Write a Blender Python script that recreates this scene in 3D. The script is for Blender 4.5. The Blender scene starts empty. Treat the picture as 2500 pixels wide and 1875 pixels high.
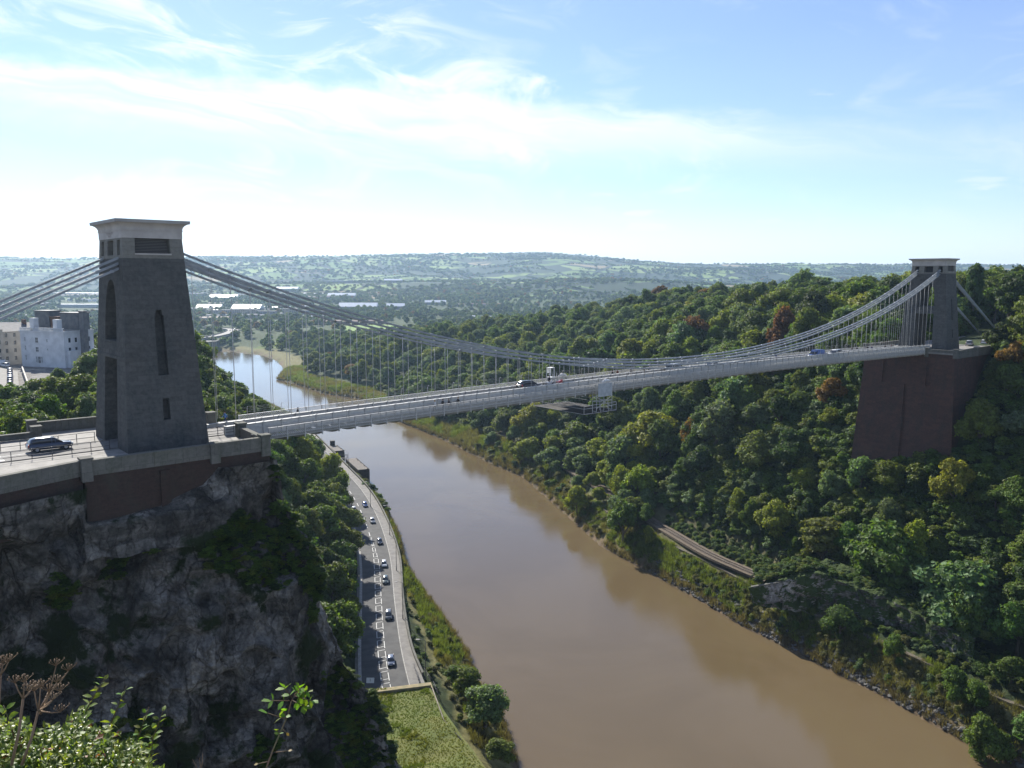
import bpy, math, random
import numpy as np
from mathutils import Vector, Matrix, noise, Euler
PI = math.pi
rad = math.radians
S = bpy.context.scene
random.seed(7)
rng = np.random.default_rng(11)

# ------------------------------------------------------------------ camera, sun, sky, exposure
CAMZ = 94.19
F_PX, PITCH, ROLL = 1992.2, -7.449, 0.111
cd = bpy.data.cameras.new('camera')
cam = bpy.data.objects.new('camera', cd)
S.collection.objects.link(cam)
cd.sensor_width = 36.0
cd.lens = 36.0 * F_PX / 2500.0
cd.clip_start = 0.3
cd.clip_end = 40000
cam.matrix_world = Matrix.Translation((0, 0, CAMZ)) @ Matrix.Rotation(rad(90 + PITCH), 4, 'X') @ Matrix.Rotation(rad(ROLL), 4, 'Z')
S.camera = cam

SUN_AZ, SUN_EL = rad(-29), rad(33)            # azimuth measured from +Y towards +X
SUN = Vector((math.sin(SUN_AZ) * math.cos(SUN_EL), math.cos(SUN_AZ) * math.cos(SUN_EL), math.sin(SUN_EL)))
ld = bpy.data.lights.new('sun', 'SUN')
ld.energy = 5.0
ld.angle = rad(0.53)
ld.color = (1.0, 0.95, 0.86)
sun = bpy.data.objects.new('sun', ld)
S.collection.objects.link(sun)
sun.rotation_euler = (-SUN).to_track_quat('-Z', 'Y').to_euler()
S.view_settings.view_transform = 'Standard'
S.view_settings.look = 'None'
S.view_settings.gamma = 1.0
S.view_settings.exposure = 0.95
S.cycles.use_denoising = True
S.cycles.max_bounces = 5
S.cycles.diffuse_bounces = 2
S.cycles.glossy_bounces = 2
S.cycles.transmission_bounces = 3
S.cycles.volume_bounces = 0
S.cycles.caustics_reflective = False
S.cycles.caustics_refractive = False
S.cycles.sample_clamp_indirect = 4.0


class NT:
    """tiny node helper"""
    def __init__(s, tree):
        s.t = tree; s.n = tree.nodes; s.l = tree.links
    def new(s, typ, **kw):
        n = s.n.new(typ)
        for k, v in kw.items():
            setattr(n, k, v)
        return n
    def put(s, sock, val):
        if val is None: return
        if isinstance(val, (int, float)):
            sock.default_value = val
        elif isinstance(val, (tuple, list)):
            if len(val) == 3 and len(sock.default_value) == 4: val = (*val, 1)
            sock.default_value = val
        else:
            s.l.new(val, sock)
    def m(s, op, a, b=None, c=None, clamp=False):
        n = s.new('ShaderNodeMath', operation=op); n.use_clamp = clamp
        for i, v in enumerate((a, b, c)):
            s.put(n.inputs[i], v)
        return n.outputs[0]
    def mr(s, x, a, b, c=0.0, d=1.0, smooth=True):
        n = s.new('ShaderNodeMapRange'); n.interpolation_type = 'SMOOTHSTEP' if smooth else 'LINEAR'
        s.put(n.inputs['Value'], x)
        for nm, v in (('From Min', a), ('From Max', b), ('To Min', c), ('To Max', d)):
            s.put(n.inputs[nm], v)
        return n.outputs[0]
    def xyz(s, x, y, z):
        n = s.new('ShaderNodeCombineXYZ')
        for i, v in enumerate((x, y, z)): s.put(n.inputs[i], v)
        return n.outputs[0]
    def noise(s, vec, scale, detail=4, rough=0.55, dist=0.0, color=False):
        n = s.new('ShaderNodeTexNoise'); s.put(n.inputs['Vector'], vec)
        n.inputs['Scale'].default_value = scale; n.inputs['Detail'].default_value = detail
        n.inputs['Roughness'].default_value = rough; n.inputs['Distortion'].default_value = dist
        return n.outputs['Color' if color else 'Fac']
    def mix(s, f, a, b, blend='MIX'):
        n = s.new('ShaderNodeMix', data_type='RGBA', blend_type=blend)
        s.put(n.inputs[0], f); s.put(n.inputs[6], a); s.put(n.inputs[7], b)
        return n.outputs[2]
    def bump(s, h, strength=0.5, dist=0.1):
        n = s.new('ShaderNodeBump'); n.inputs['Strength'].default_value = strength
        n.inputs['Distance'].default_value = dist; s.put(n.inputs['Height'], h)
        return n.outputs[0]
    def ramp(s, f, stops):
        n = s.new('ShaderNodeValToRGB'); s.put(n.inputs[0], f)
        e = n.color_ramp.elements
        while len(e) < len(stops): e.new(0.5)
        for i, (p, c) in enumerate(stops):
            e[i].position = p; e[i].color = (*c, 1)
        return n.outputs[0]


W = bpy.data.worlds.new('World')
S.world = W
W.use_nodes = True
w = NT(W.node_tree)
w.n.clear()
sky = w.new('ShaderNodeTexSky', sky_type='NISHITA', sun_disc=False)
sky.sun_elevation = SUN_EL
sky.sun_rotation = SUN_AZ
sky.air_density = 1.0
sky.dust_density = 0.03
sky.ozone_density = 2.2
tc = w.new('ShaderNodeTexCoord')
sp = w.new('ShaderNodeSeparateXYZ'); w.l.new(tc.outputs['Generated'], sp.inputs[0])
az = w.m('ARCTAN2', sp.outputs[0], sp.outputs[1])
el = w.m('ARCSINE', sp.outputs[2])
# direction mapped on a flat cloud sheet for the wisps, and azimuth / elevation for the long bank of cirrus
dot = w.new('ShaderNodeVectorMath', operation='DOT_PRODUCT')
w.l.new(tc.outputs['Generated'], dot.inputs[0]); dot.inputs[1].default_value = tuple(SUN)
near_sun = w.mr(dot.outputs['Value'], 0.55, 0.98)
tilt = w.m('ADD', el, w.m('MULTIPLY', az, 0.14))
warp = w.noise(w.xyz(w.m('MULTIPLY', az, 3.0), w.m('MULTIPLY', tilt, 9.0), 0.3), 1.0, 3)
tw = w.m('ADD', tilt, w.m('MULTIPLY', w.m('SUBTRACT', warp, 0.5), 0.10))
fib = w.noise(w.xyz(w.m('MULTIPLY', az, 2.2), w.m('MULTIPLY', tw, 26.0), 1.7), 1.0, 7, 0.62, 0.9)
big = w.noise(w.xyz(w.m('MULTIPLY', az, 2.6), w.m('MULTIPLY', tw, 8.0), 5.1), 1.0, 3, 0.5)
puff = w.noise(w.xyz(w.m('MULTIPLY', az, 22.0), w.m('MULTIPLY', el, 40.0), 2.0), 1.0, 5, 0.6)
top = w.m('SUBTRACT', 0.218, w.m('MULTIPLY', w.m('MAXIMUM', w.m('ADD', az, 0.1), 0.0), 0.10))
topj = w.m('ADD', top, w.m('MULTIPLY', w.m('SUBTRACT', puff, 0.5), 0.035))
upper = w.mr(w.m('SUBTRACT', el, topj), -0.018, 0.010, 1.0, 0.0)
lower = w.mr(w.m('SUBTRACT', el, w.m('SUBTRACT', 0.135, w.m('MULTIPLY', az, 0.035))), -0.02, 0.05, 0.0, 1.0)
band = w.m('MULTIPLY', upper, lower)
dens = w.mr(w.m('ADD', w.m('MULTIPLY', fib, 0.75), w.m('MULTIPLY', big, 0.25)), 0.40, 0.60)
lefty = w.mr(az, -0.5, 0.6, 1.0, 0.62)
bandf = w.m('MULTIPLY', w.m('MULTIPLY', band, lefty), w.m('ADD', w.m('MULTIPLY', dens, 0.68), 0.32))
fib2 = w.noise(w.xyz(w.m('MULTIPLY', w.m('ADD', az, w.m('MULTIPLY', el, -0.6)), 6.0), w.m('MULTIPLY', tw, 18.0), 8.3), 1.0, 6, 0.6, 1.2)
wisp = w.m('MULTIPLY', w.mr(fib2, 0.47, 0.72), w.mr(el, 0.02, 0.10))
wisp = w.m('MULTIPLY', wisp, w.mr(big, 0.40, 0.62, 0.15, 0.78))
veil = w.m('MULTIPLY', w.noise(w.xyz(w.m('MULTIPLY', az, 1.3), w.m('MULTIPLY', el, 4.0), 3.3), 1.0, 3), 0.16)
small = w.noise(w.xyz(w.m('MULTIPLY', az, 9.0), w.m('MULTIPLY', el, 55.0), 12.0), 1.0, 4, 0.5)
smallf = w.m('MULTIPLY', w.mr(small, 0.62, 0.70), w.m('MULTIPLY', w.mr(el, 0.012, 0.03), w.mr(el, 0.09, 0.12, 1.0, 0.0)))
hz = w.m('MULTIPLY', w.mr(el, 0.0, 0.085, 1.0, 0.0), w.mr(dot.outputs['Value'], 0.2, 0.9, 0.32, 0.80))
def union(a, b):
    return w.m('SUBTRACT', w.m('ADD', a, b), w.m('MULTIPLY', a, b))
cf = union(union(union(bandf, wisp), veil), union(hz, w.m('MULTIPLY', smallf, 0.55)))
cf = w.m('MINIMUM', cf, 0.97)
ccol = w.mix(near_sun, (6.6, 7.1, 7.6), (8.2, 8.4, 8.5))
skyc = w.mix(cf, w.mix(1.0, sky.outputs[0], (0.86, 0.895, 1.10), 'MULTIPLY'), ccol)
bg = w.new('ShaderNodeBackground')
w.l.new(skyc, bg.inputs[0]); bg.inputs[1].default_value = 0.078
wo = w.new('ShaderNodeOutputWorld'); w.l.new(bg.outputs[0], wo.inputs[0])
W.cycles.sampling_method = 'MANUAL'
W.cycles.sample_map_resolution = 512

# ------------------------------------------------------------------ frames, helpers
YAW = rad(49.548)
SY, CY = math.sin(YAW), math.cos(YAW)
AX, AY, DZ = -42.99, 95.58, 75.0              # centre of the near tower, height of the bridge road over the water
PHI = math.atan2(CY, SY)

def BW(u, v, z=0.0):                          # bridge frame -> world
    return Vector((AX + SY * u - CY * v, AY + CY * u + SY * v, DZ + z))

def WB(X, Y):
    dx, dy = X - AX, Y - AY
    return SY * dx + CY * dy, -CY * dx + SY * dy

def lerp(a, b, t): return a + (b - a) * t
def sstep(a, b, x):
    t = np.clip((x - a) / (b - a), 0, 1)
    return t * t * (3 - 2 * t)

def tag(o, label=None, cat=None, group=None, kind=None):
    if label: o['label'] = label
    if cat: o['category'] = cat
    if group: o['group'] = group
    if kind: o['kind'] = kind
    return o

def link(o, parent=None):
    S.collection.objects.link(o)
    if parent: o.parent = parent
    return o

def empty(name, loc=(0, 0, 0), rz=0.0, parent=None, **kw):
    o = bpy.data.objects.new(name, None)
    o.empty_display_size = 0.5
    link(o, parent); o.location = loc; o.rotation_euler = (0, 0, rz)
    return tag(o, **kw)

def bridge_empty(name, u=0, v=0, z=0, rz=0.0, parent=None, **kw):
    return empty(name, BW(u, v, z), PHI + rz, parent, **kw)

def copy_tree(o, parent=None):
    c = o.copy(); S.collection.objects.link(c)
    if parent: c.parent = parent
    for ch in list(o.children): copy_tree(ch, c)
    return c

class MB:
    """collects faces; build() links them as one mesh object"""
    def __init__(s): s.v = []; s.f = []; s.m = []; s.sm = []
    def add(s, vs, fs, mi=0, smooth=False):
        b = len(s.v); s.v += [tuple(p) for p in vs]
        for f in fs:
            s.f.append([b + i for i in f]); s.m.append(mi); s.sm.append(smooth)
        return s
    def hexa(s, p, mi=0):                      # p: 4 bottom, 4 top, both counter-clockwise from above
        return s.add(p, [(3, 2, 1, 0), (4, 5, 6, 7), (0, 1, 5, 4), (1, 2, 6, 5), (2, 3, 7, 6), (3, 0, 4, 7)], mi)
    def box(s, x0, x1, y0, y1, z0, z1, mi=0):
        return s.hexa([(x0, y0, z0), (x1, y0, z0), (x1, y1, z0), (x0, y1, z0), (x0, y0, z1), (x1, y0, z1), (x1, y1, z1), (x0, y1, z1)], mi)
    def bar(s, a, b, w, h, mi=0, up=(0, 0, 1)):
        a, b = Vector(a), Vector(b); d = (b - a).normalized(); u = Vector(up)
        if abs(d.dot(u)) > 0.98: u = Vector((1, 0, 0))
        x = d.cross(u).normalized() * (w / 2); y = x.cross(d).normalized() * (h / 2)
        return s.hexa([a - x - y, a + x - y, b + x - y, b - x - y, a - x + y, a + x + y, b + x + y, b - x + y], mi)
    def tube(s, pts, rs, n=6, mi=0, smooth=True, caps=True):
        pts = [Vector(p) for p in pts]
        if not hasattr(rs, '__len__'): rs = [rs] * len(pts)
        b = len(s.v); k = len(pts)
        for i, p in enumerate(pts):
            d = (pts[min(i + 1, k - 1)] - pts[max(i - 1, 0)]).normalized()
            u = Vector((0, 0, 1)) if abs(d.z) < 0.9 else Vector((1, 0, 0))
            x = d.cross(u).normalized(); y = x.cross(d)
            for j in range(n):
                a = 2 * PI * j / n
                s.v.append(tuple(p + (x * math.cos(a) + y * math.sin(a)) * rs[i]))
        for i in range(k - 1):
            for j in range(n):
                s.f.append([b + i * n + j, b + i * n + (j + 1) % n, b + (i + 1) * n + (j + 1) % n, b + (i + 1) * n + j]); s.m.append(mi); s.sm.append(smooth)
        if caps:
            s.f.append([b + j for j in range(n)][::-1]); s.m.append(mi); s.sm.append(False)
            s.f.append([b + (k - 1) * n + j for j in range(n)]); s.m.append(mi); s.sm.append(False)
        return s
    def loft(s, rings, mi=0, smooth=False, caps=True):
        b = len(s.v); n = len(rings[0])
        for r in rings: s.v += [tuple(p) for p in r]
        for i in range(len(rings) - 1):
            for j in range(n):
                s.f.append([b + i * n + j, b + i * n + (j + 1) % n, b + (i + 1) * n + (j + 1) % n, b + (i + 1) * n + j]); s.m.append(mi); s.sm.append(smooth)
        if caps:
            s.f.append([b + j for j in range(n)][::-1]); s.m.append(mi); s.sm.append(False)
            s.f.append([b + (len(rings) - 1) * n + j for j in range(n)]); s.m.append(mi); s.sm.append(False)
        return s
    def grid(s, fn, nu, nv, mi=0, smooth=False):
        b = len(s.v)
        for i in range(nu + 1):
            for j in range(nv + 1): s.v.append(tuple(fn(i / nu, j / nv)))
        for i in range(nu):
            for j in range(nv):
                a = b + i * (nv + 1) + j
                s.f.append([a, a + nv + 1, a + nv + 2, a + 1]); s.m.append(mi); s.sm.append(smooth)
        return s
    def mesh(s, name, mats):
        me = bpy.data.meshes.new(name)
        me.from_pydata(s.v, [], s.f)
        for m in (mats if isinstance(mats, (list, tuple)) else [mats]): me.materials.append(m)
        me.polygons.foreach_set('material_index', s.m)
        me.polygons.foreach_set('use_smooth', s.sm)
        me.update()
        return me
    def build(s, name, mats, parent=None, **kw):
        o = bpy.data.objects.new(name, s.mesh(name, mats)); link(o, parent)
        return tag(o, **kw)

def inst(name, me, parent, loc=(0, 0, 0), rot=(0, 0, 0), **kw):
    o = bpy.data.objects.new(name, me); link(o, parent); o.location = loc; o.rotation_euler = rot
    return tag(o, **kw)

# ------------------------------------------------------------------ materials
def pbr(name, c1, c2=None, scale=1.0, rough=0.8, bump=0.0, bscale=None, metallic=0.0, spec=0.3, detail=5, stretch=None, coords='Object', lo=0.35, hi=0.65):
    m = bpy.data.materials.new(name); m.use_nodes = True; t = NT(m.node_tree)
    p = t.n['Principled BSDF']
    vec = t.new('ShaderNodeTexCoord').outputs[coords]
    if stretch:
        mp = t.new('ShaderNodeMapping'); t.l.new(vec, mp.inputs[0]); mp.inputs['Scale'].default_value = stretch; vec = mp.outputs[0]
    if c2:
        f = t.mr(t.noise(vec, scale, detail), lo, hi)
        t.put(p.inputs['Base Color'], t.mix(f, c1, c2))
    else:
        t.put(p.inputs['Base Color'], c1)
    p.inputs['Roughness'].default_value = rough
    p.inputs['Metallic'].default_value = metallic
    p.inputs['Specular IOR Level'].default_value = spec
    if bump:
        t.l.new(t.bump(t.noise(vec, bscale or scale * 3, 5), bump, 0.2), p.inputs['Normal'])
    return m

def stonework(name, c1, c2, mortar, bw=0.9, bh=0.38, bump=0.6, stain=(0.03, 0.04, 0.03), stain_amt=0.5):
    m = bpy.data.materials.new(name); m.use_nodes = True; t = NT(m.node_tree)
    p = t.n['Principled BSDF']
    sep = t.new('ShaderNodeSeparateXYZ'); t.l.new(t.new('ShaderNodeTexCoord').outputs['Object'], sep.inputs[0])
    vec = t.xyz(t.m('ADD', sep.outputs[0], sep.outputs[1]), sep.outputs[2], 0.0)
    b = t.new('ShaderNodeTexBrick'); t.l.new(vec, b.inputs['Vector'])
    b.inputs['Color1'].default_value = (*c1, 1); b.inputs['Color2'].default_value = (*c2, 1); b.inputs['Mortar'].default_value = (*mortar, 1)
    b.inputs['Scale'].default_value = 1.0; b.inputs['Brick Width'].default_value = bw; b.inputs['Row Height'].default_value = bh
    b.inputs['Mortar Size'].default_value = 0.018; b.inputs['Bias'].default_value = -0.1
    big = t.noise(t.xyz(t.m('MULTIPLY', t.m('ADD', sep.outputs[0], sep.outputs[1]), 1.0), t.m('MULTIPLY', sep.outputs[2], 0.35), 0.0), 0.45, 6, 0.65)
    col = t.mix(t.mr(big, 0.42, 0.72, 0.0, stain_amt), b.outputs['Color'], stain)
    fine = t.noise(vec, 2.3, 6, 0.7)
    col = t.mix(t.mr(fine, 0.3, 0.7, 0.0, 0.45), col, tuple(min(1, x * 1.45) for x in c2))
    t.put(p.inputs['Base Color'], col)
    p.inputs['Roughness'].default_value = 0.9; p.inputs['Specular IOR Level'].default_value = 0.15
    h = t.m('ADD', t.m('MULTIPLY', b.outputs['Fac'], -1.0), t.m('MULTIPLY', t.noise(vec, 5.0, 6, 0.7), 1.2))
    t.l.new(t.bump(h, bump, 0.06), p.inputs['Normal'])
    return m

def leaf_material(name, source, gloss=0.16, trans=0.34, fixed=None):
    """foliage: tint comes from the object colour or from the scattered point"""
    m = bpy.data.materials.new(name); m.use_nodes = True; t = NT(m.node_tree)
    p = t.n['Principled BSDF']
    if fixed: tint = t.new('ShaderNodeRGB').outputs[0]; tint.default_value = (*fixed, 1)
    elif source == 'object': tint = t.new('ShaderNodeObjectInfo').outputs['Color']
    else:
        a = t.new('ShaderNodeAttribute', attribute_type='INSTANCER', attribute_name='tint'); tint = a.outputs['Color']
    g = t.new('ShaderNodeNewGeometry')
    v = t.mr(g.outputs['Random Per Island'], 0, 1, 0.72, 1.62, False)
    tcn = t.new('ShaderNodeTexCoord')
    big = t.mr(t.noise(tcn.outputs['Object'], 3.0, 3), 0.3, 0.7, 0.75, 1.25)
    hsv = t.new('ShaderNodeHueSaturation'); t.put(hsv.inputs['Color'], tint)
    t.put(hsv.inputs['Hue'], t.mr(g.outputs['Random Per Island'], 0, 1, 0.485, 0.512, False))
    t.put(hsv.inputs['Value'], t.m('MULTIPLY', v, big))
    t.put(p.inputs['Base Color'], hsv.outputs[0])
    p.inputs['Roughness'].default_value = 0.55; p.inputs['Specular IOR Level'].default_value = gloss
    tr = t.new('ShaderNodeBsdfTranslucent')
    t.put(tr.inputs[0], t.mix(1.0, hsv.outputs[0], (1.25, 1.25, 0.45), 'MULTIPLY'))
    mx = t.new('ShaderNodeMixShader'); mx.inputs[0].default_value = trans
    t.l.new(p.outputs[0], mx.inputs[1]); t.l.new(tr.outputs[0], mx.inputs[2])
    t.l.new(mx.outputs[0], t.n['Material Output'].inputs['Surface'])
    return m

M = {}
M['tower'] = stonework('tower_stone', (0.062, 0.062, 0.060), (0.094, 0.093, 0.088), (0.058, 0.058, 0.056), 1.25, 0.52, stain=(0.038, 0.045, 0.047), stain_amt=0.8)
M['tower_pale'] = stonework('tower_pale_stone', (0.15, 0.145, 0.13), (0.18, 0.172, 0.15), (0.13, 0.125, 0.115), 1.0, 0.45, stain=(0.14, 0.145, 0.11))
M['cream'] = pbr('cream_painted_stone', (0.44, 0.41, 0.38), (0.36, 0.335, 0.31), 0.6, 0.75, 0.15)
M['lettering'] = pbr('faded_lettering', (0.35, 0.32, 0.3))
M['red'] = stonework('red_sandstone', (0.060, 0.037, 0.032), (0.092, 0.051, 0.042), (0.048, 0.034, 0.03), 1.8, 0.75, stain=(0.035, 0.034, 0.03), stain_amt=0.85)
M['redbrick'] = stonework('red_brick', (0.042, 0.030, 0.026), (0.056, 0.037, 0.031), (0.036, 0.029, 0.026), 0.6, 0.22, stain=(0.05, 0.05, 0.04), stain_amt=0.8)
M['coping'] = stonework('parapet_stone', (0.105, 0.102, 0.092), (0.14, 0.135, 0.12), (0.06, 0.058, 0.053), 1.5, 1.3, stain=(0.065, 0.075, 0.05), stain_amt=0.8)
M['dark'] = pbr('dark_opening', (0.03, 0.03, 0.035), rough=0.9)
M['iron'] = pbr('pale_grey_ironwork', (0.52, 0.515, 0.49), (0.42, 0.415, 0.40), 1.2, 0.5, 0.05, spec=0.4)
M['chain'] = pbr('chain_paint', (0.31, 0.335, 0.355), (0.22, 0.24, 0.26), 0.6, 0.5, 0.05, spec=0.4)
M['road'] = pbr('bridge_road', (0.13, 0.126, 0.12), (0.17, 0.16, 0.155), 0.7, 0.85, 0.1)
M['plank'] = pbr('footway_planks', (0.30, 0.28, 0.25), (0.22, 0.21, 0.19), 1.5, 0.85, 0.1)
M['flags'] = pbr('pale_paving', (0.27, 0.255, 0.235), (0.2, 0.19, 0.175), 0.8, 0.85, 0.1)
M['tarmac'] = pbr('tarmac', (0.052, 0.052, 0.053), (0.075, 0.074, 0.073), 0.35, 0.85, 0.12, 8)
M['pave'] = pbr('worn_pavement', (0.15, 0.142, 0.133), (0.20, 0.19, 0.175), 0.5, 0.88, 0.1)
M['white'] = pbr('road_paint', (0.6, 0.6, 0.58), (0.42, 0.42, 0.4), 2.5, 0.7)
M['kerb'] = pbr('kerb_stone', (0.34, 0.33, 0.31), (0.26, 0.25, 0.23), 1.2, 0.85)
M['rail_dark'] = pbr('dark_railing', (0.06, 0.06, 0.065), rough=0.5, spec=0.5)
M['timber'] = pbr('old_timber', (0.11, 0.095, 0.08), (0.17, 0.15, 0.13), 1.5, 0.85, 0.3)
M['timber_dark'] = pbr('tarred_timber', (0.025, 0.023, 0.022), (0.05, 0.045, 0.04), 1.2, 0.8, 0.3)

# ------------------------------------------------------------------ the ground: river banks, gorge sides, plateaus, far hills
RB = np.array([(112, -60), (110, 60), (104, 120), (97.9, 147.9), (92.7, 156.7), (84, 175.4), (76.4, 188.8), (62.7, 212.8), (54.3, 232.3), (44.1, 253.4), (31.9, 278.5), (18.3, 331.7), (5.4, 379.6), (-10.8, 408.7), (-39.4, 468.4), (-59.9, 505.1), (-79.3, 538.7), (-120.2, 633.2), (-153.2, 658.5), (-190.9, 716), (-216.6, 748.5), (-231, 824), (-264.2, 915.8), (-310.6, 998.8), (-360, 1042), (-470, 1050), (-520, 1030), (-560, 990)], float)
LB = np.array([(10, -60), (10, 60), (8, 110), (1.4, 147.6), (-1.4, 163.4), (-9, 184), (-10, 192), (-18.6, 215.5), (-33.4, 250.9), (-41.5, 288.4), (-52.2, 324.4), (-60, 345), (-71.5, 366), (-84, 392), (-98, 422), (-112, 456), (-131, 500), (-164.6, 566), (-216, 632), (-298, 783), (-340, 845), (-366, 905), (-392, 925), (-440, 905), (-520, 925), (-560, 985)], float)
RLY = [60, 100, 160, 181.5, 209, 245.6, 285, 323.4, 364, 400, 455, 500, 566, 632, 783]
RLX = [-8, -14, -30.8, -35.2, -40, -47.0, -57.5, -70.5, -87.5, -103, -127, -148, -190, -238, -318]
RRX = [x + w_ for x, w_ in zip(RLX, [9.5, 9.5, 10, 9.2, 8.6, 8.8, 9.2, 9.4, 9.5, 9.5, 9.5, 9.5, 9, 9, 9])]
PRX = [x + w_ for x, w_ in zip(RRX, [3.5, 3.5, 3.7, 2.4, 2.2, 2.9, 2.9, 3.2, 3.2, 3.2, 3.2, 3, 3, 3, 3])]
SKX = [-900, 0, 150, 300, 500, 700, 900, 1150, 1250, 1350, 1450, 1700, 1900, 2212, 3200]
SKY_ = [566, 559, 561, 559, 556.5, 555, 551, 547, 551, 560, 570, 568.5, 571, 570, 572]

def pdist(P, L):
    d = np.full(len(P), 1e9)
    for a, b in zip(L[:-1], L[1:]):
        ab = b - a; t = np.clip(((P - a) @ ab) / (ab @ ab), 0, 1)
        d = np.minimum(d, np.hypot(*(P - a - t[:, None] * ab).T))
    return d

RIV = np.vstack([LB, RB[::-1]])
def inriver(P):
    c = np.zeros(len(P), bool); n = len(RIV)
    for i in range(n):
        a, b = RIV[i], RIV[(i + 1) % n]
        cond = (a[1] > P[:, 1]) != (b[1] > P[:, 1])
        with np.errstate(divide='ignore', invalid='ignore'):
            xx = (b[0] - a[0]) * (P[:, 1] - a[1]) / (b[1] - a[1]) + a[0]
        c ^= cond & (P[:, 0] < xx)
    return c

def vnoise(X, Y, sc, seed=0):                  # smooth lattice noise, -1..1
    x, y = X / sc + seed * 17.3, Y / sc + seed * 9.1
    xi, yi = np.floor(x).astype(np.int64), np.floor(y).astype(np.int64)
    fx, fy = x - xi, y - yi; fx = fx * fx * (3 - 2 * fx); fy = fy * fy * (3 - 2 * fy)
    def h(a, b):
        k = (a * 374761393 + b * 668265263 + seed * 974711) & 0x7fffffff
        k = ((k ^ (k >> 13)) * 1274126177) & 0x7fffffff
        return ((k ^ (k >> 16)) & 0xffff) / 32767.5 - 1
    return (h(xi, yi) * (1 - fx) + h(xi + 1, yi) * fx) * (1 - fy) + (h(xi, yi + 1) * (1 - fx) + h(xi + 1, yi + 1) * fx) * fy

def H(X, Y):
    X = np.asarray(X, float).ravel(); Y = np.asarray(Y, float).ravel()
    P = np.stack([X, Y], 1)
    dR, dL, ri = pdist(P, RB), pdist(P, LB), inriver(P)
    # right side of the gorge
    near = np.interp(dR, [0, 1.5, 3, 8, 12, 24, 44, 72, 110, 300], [0.3, 1.6, 3.2, 6.6, 9, 9.2, 38, 70, 79, 84])
    near2 = np.interp(dR, [0, 3, 8, 12, 18, 34, 60, 100, 150, 300], [0.3, 3.0, 6.0, 8.6, 9, 24, 46, 68, 79, 82])
    near = lerp(near, near2, sstep(245, 300, Y))
    Hp = np.interp(Y, [450, 600, 750, 900, 1100, 1400], [70, 66, 50, 30, 14, 12]) + np.clip(X, 0, 400) * 0.045 * sstep(400, 700, Y)
    k = np.interp(dR, [0, 10, 24, 40, 120, 220, 700], [0, 0.02, 0.035, 0.10, 0.58, 0.98, 1.0])
    far = 0.4 + np.clip(dR, 0, 6) * 0.35 + k * Hp
    right = lerp(near, far, sstep(400, 540, Y))
    right += (vnoise(X, Y, 28, 1) * 2.4 + vnoise(X, Y, 75, 2) * 3.5) * sstep(26, 60, dR) * (1 - 0.6 * sstep(900, 1200, Y))
    # left side
    rl, pr = np.interp(Y, RLY, RLX), np.interp(Y, RLY, PRX)
    PL = np.interp(Y, [0, 350, 480, 650, 850], [62, 60, 34, 12, 9])
    slope = np.interp(Y, [105, 135, 180, 420, 600], [6, 3.2, 1.25, 1.05, 0.4])
    dl = (rl - X) * 0.88 - 1.5
    t = np.clip(dL / np.maximum(dL + (X - pr) * 0.9, 0.5), 0, 1)
    bank = np.where(X > pr, 0.3 + 7.5 * t ** 0.8, 7.8)
    left = bank + np.clip(dl * slope, 0, PL - 7.8)
    left += vnoise(X, Y, 30, 3) * 2.0 * sstep(8, 30, dl) * (1 - sstep(220, 240, Y) * (1 - sstep(330, 350, Y)))
    lf = 0.5 + np.clip(dL, 0, 8) * 0.6 + 4 * sstep(20, 120, dL)
    left = lerp(left, lf, sstep(640, 800, Y))
    u, v = WB(X, Y)
    left = np.where((v < 45) & (Y < 190), np.minimum(left, lerp(7.8 + np.clip((dl - 11) * slope, 0, PL - 7.8), left, sstep(25, 45, v))), left)
    left = np.where((v < -8) & (u < 60) & (X < -9), 7.8, left)
    land = np.where(dR < dL, right, left)
    land = np.where(ri, -np.clip(np.minimum(dR, dL) * 0.35, 0, 4) - 0.2, land)
    # valley floor and far hills
    valley = 10 + 20 * sstep(1800, 3300, Y) + vnoise(X, Y, 400, 4) * 4 * sstep(1500, 2300, Y)
    d0 = 5600.0
    sx = 1106 + 1763 * X / np.maximum(Y, 1)
    ztop = 94 + (599 - np.interp(sx, SKX, SKY_)) * d0 / 1763
    ztop = ztop + vnoise(X, Y, 300, 9) * 3
    kk = np.clip((Y - 3300) / (d0 - 3300), 0, 1)
    hill = lerp(valley, ztop, kk ** 1.15 * (1 - 0.10 * np.sin(kk * PI * 2)))
    hill += (vnoise(X, Y, 700, 5) * 26 + vnoise(X, Y, 260, 6) * 9) * sstep(2500, 3400, Y) * (1 - sstep(4700, 5500, Y))
    hill += 38 * np.exp(-(((X - 380) / 420) ** 2 + ((Y - 3000) / 330) ** 2))
    hill += 22 * np.exp(-(((X + 700) / 900) ** 2 + ((Y - 3300) / 400) ** 2))
    hill = np.where(Y > d0, ztop - (Y - d0) * 0.03, hill)
    m = sstep(1050, 1500, Y)
    return lerp(land, hill, m)

def Hs(x, y): return float(H([x], [y])[0])

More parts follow.
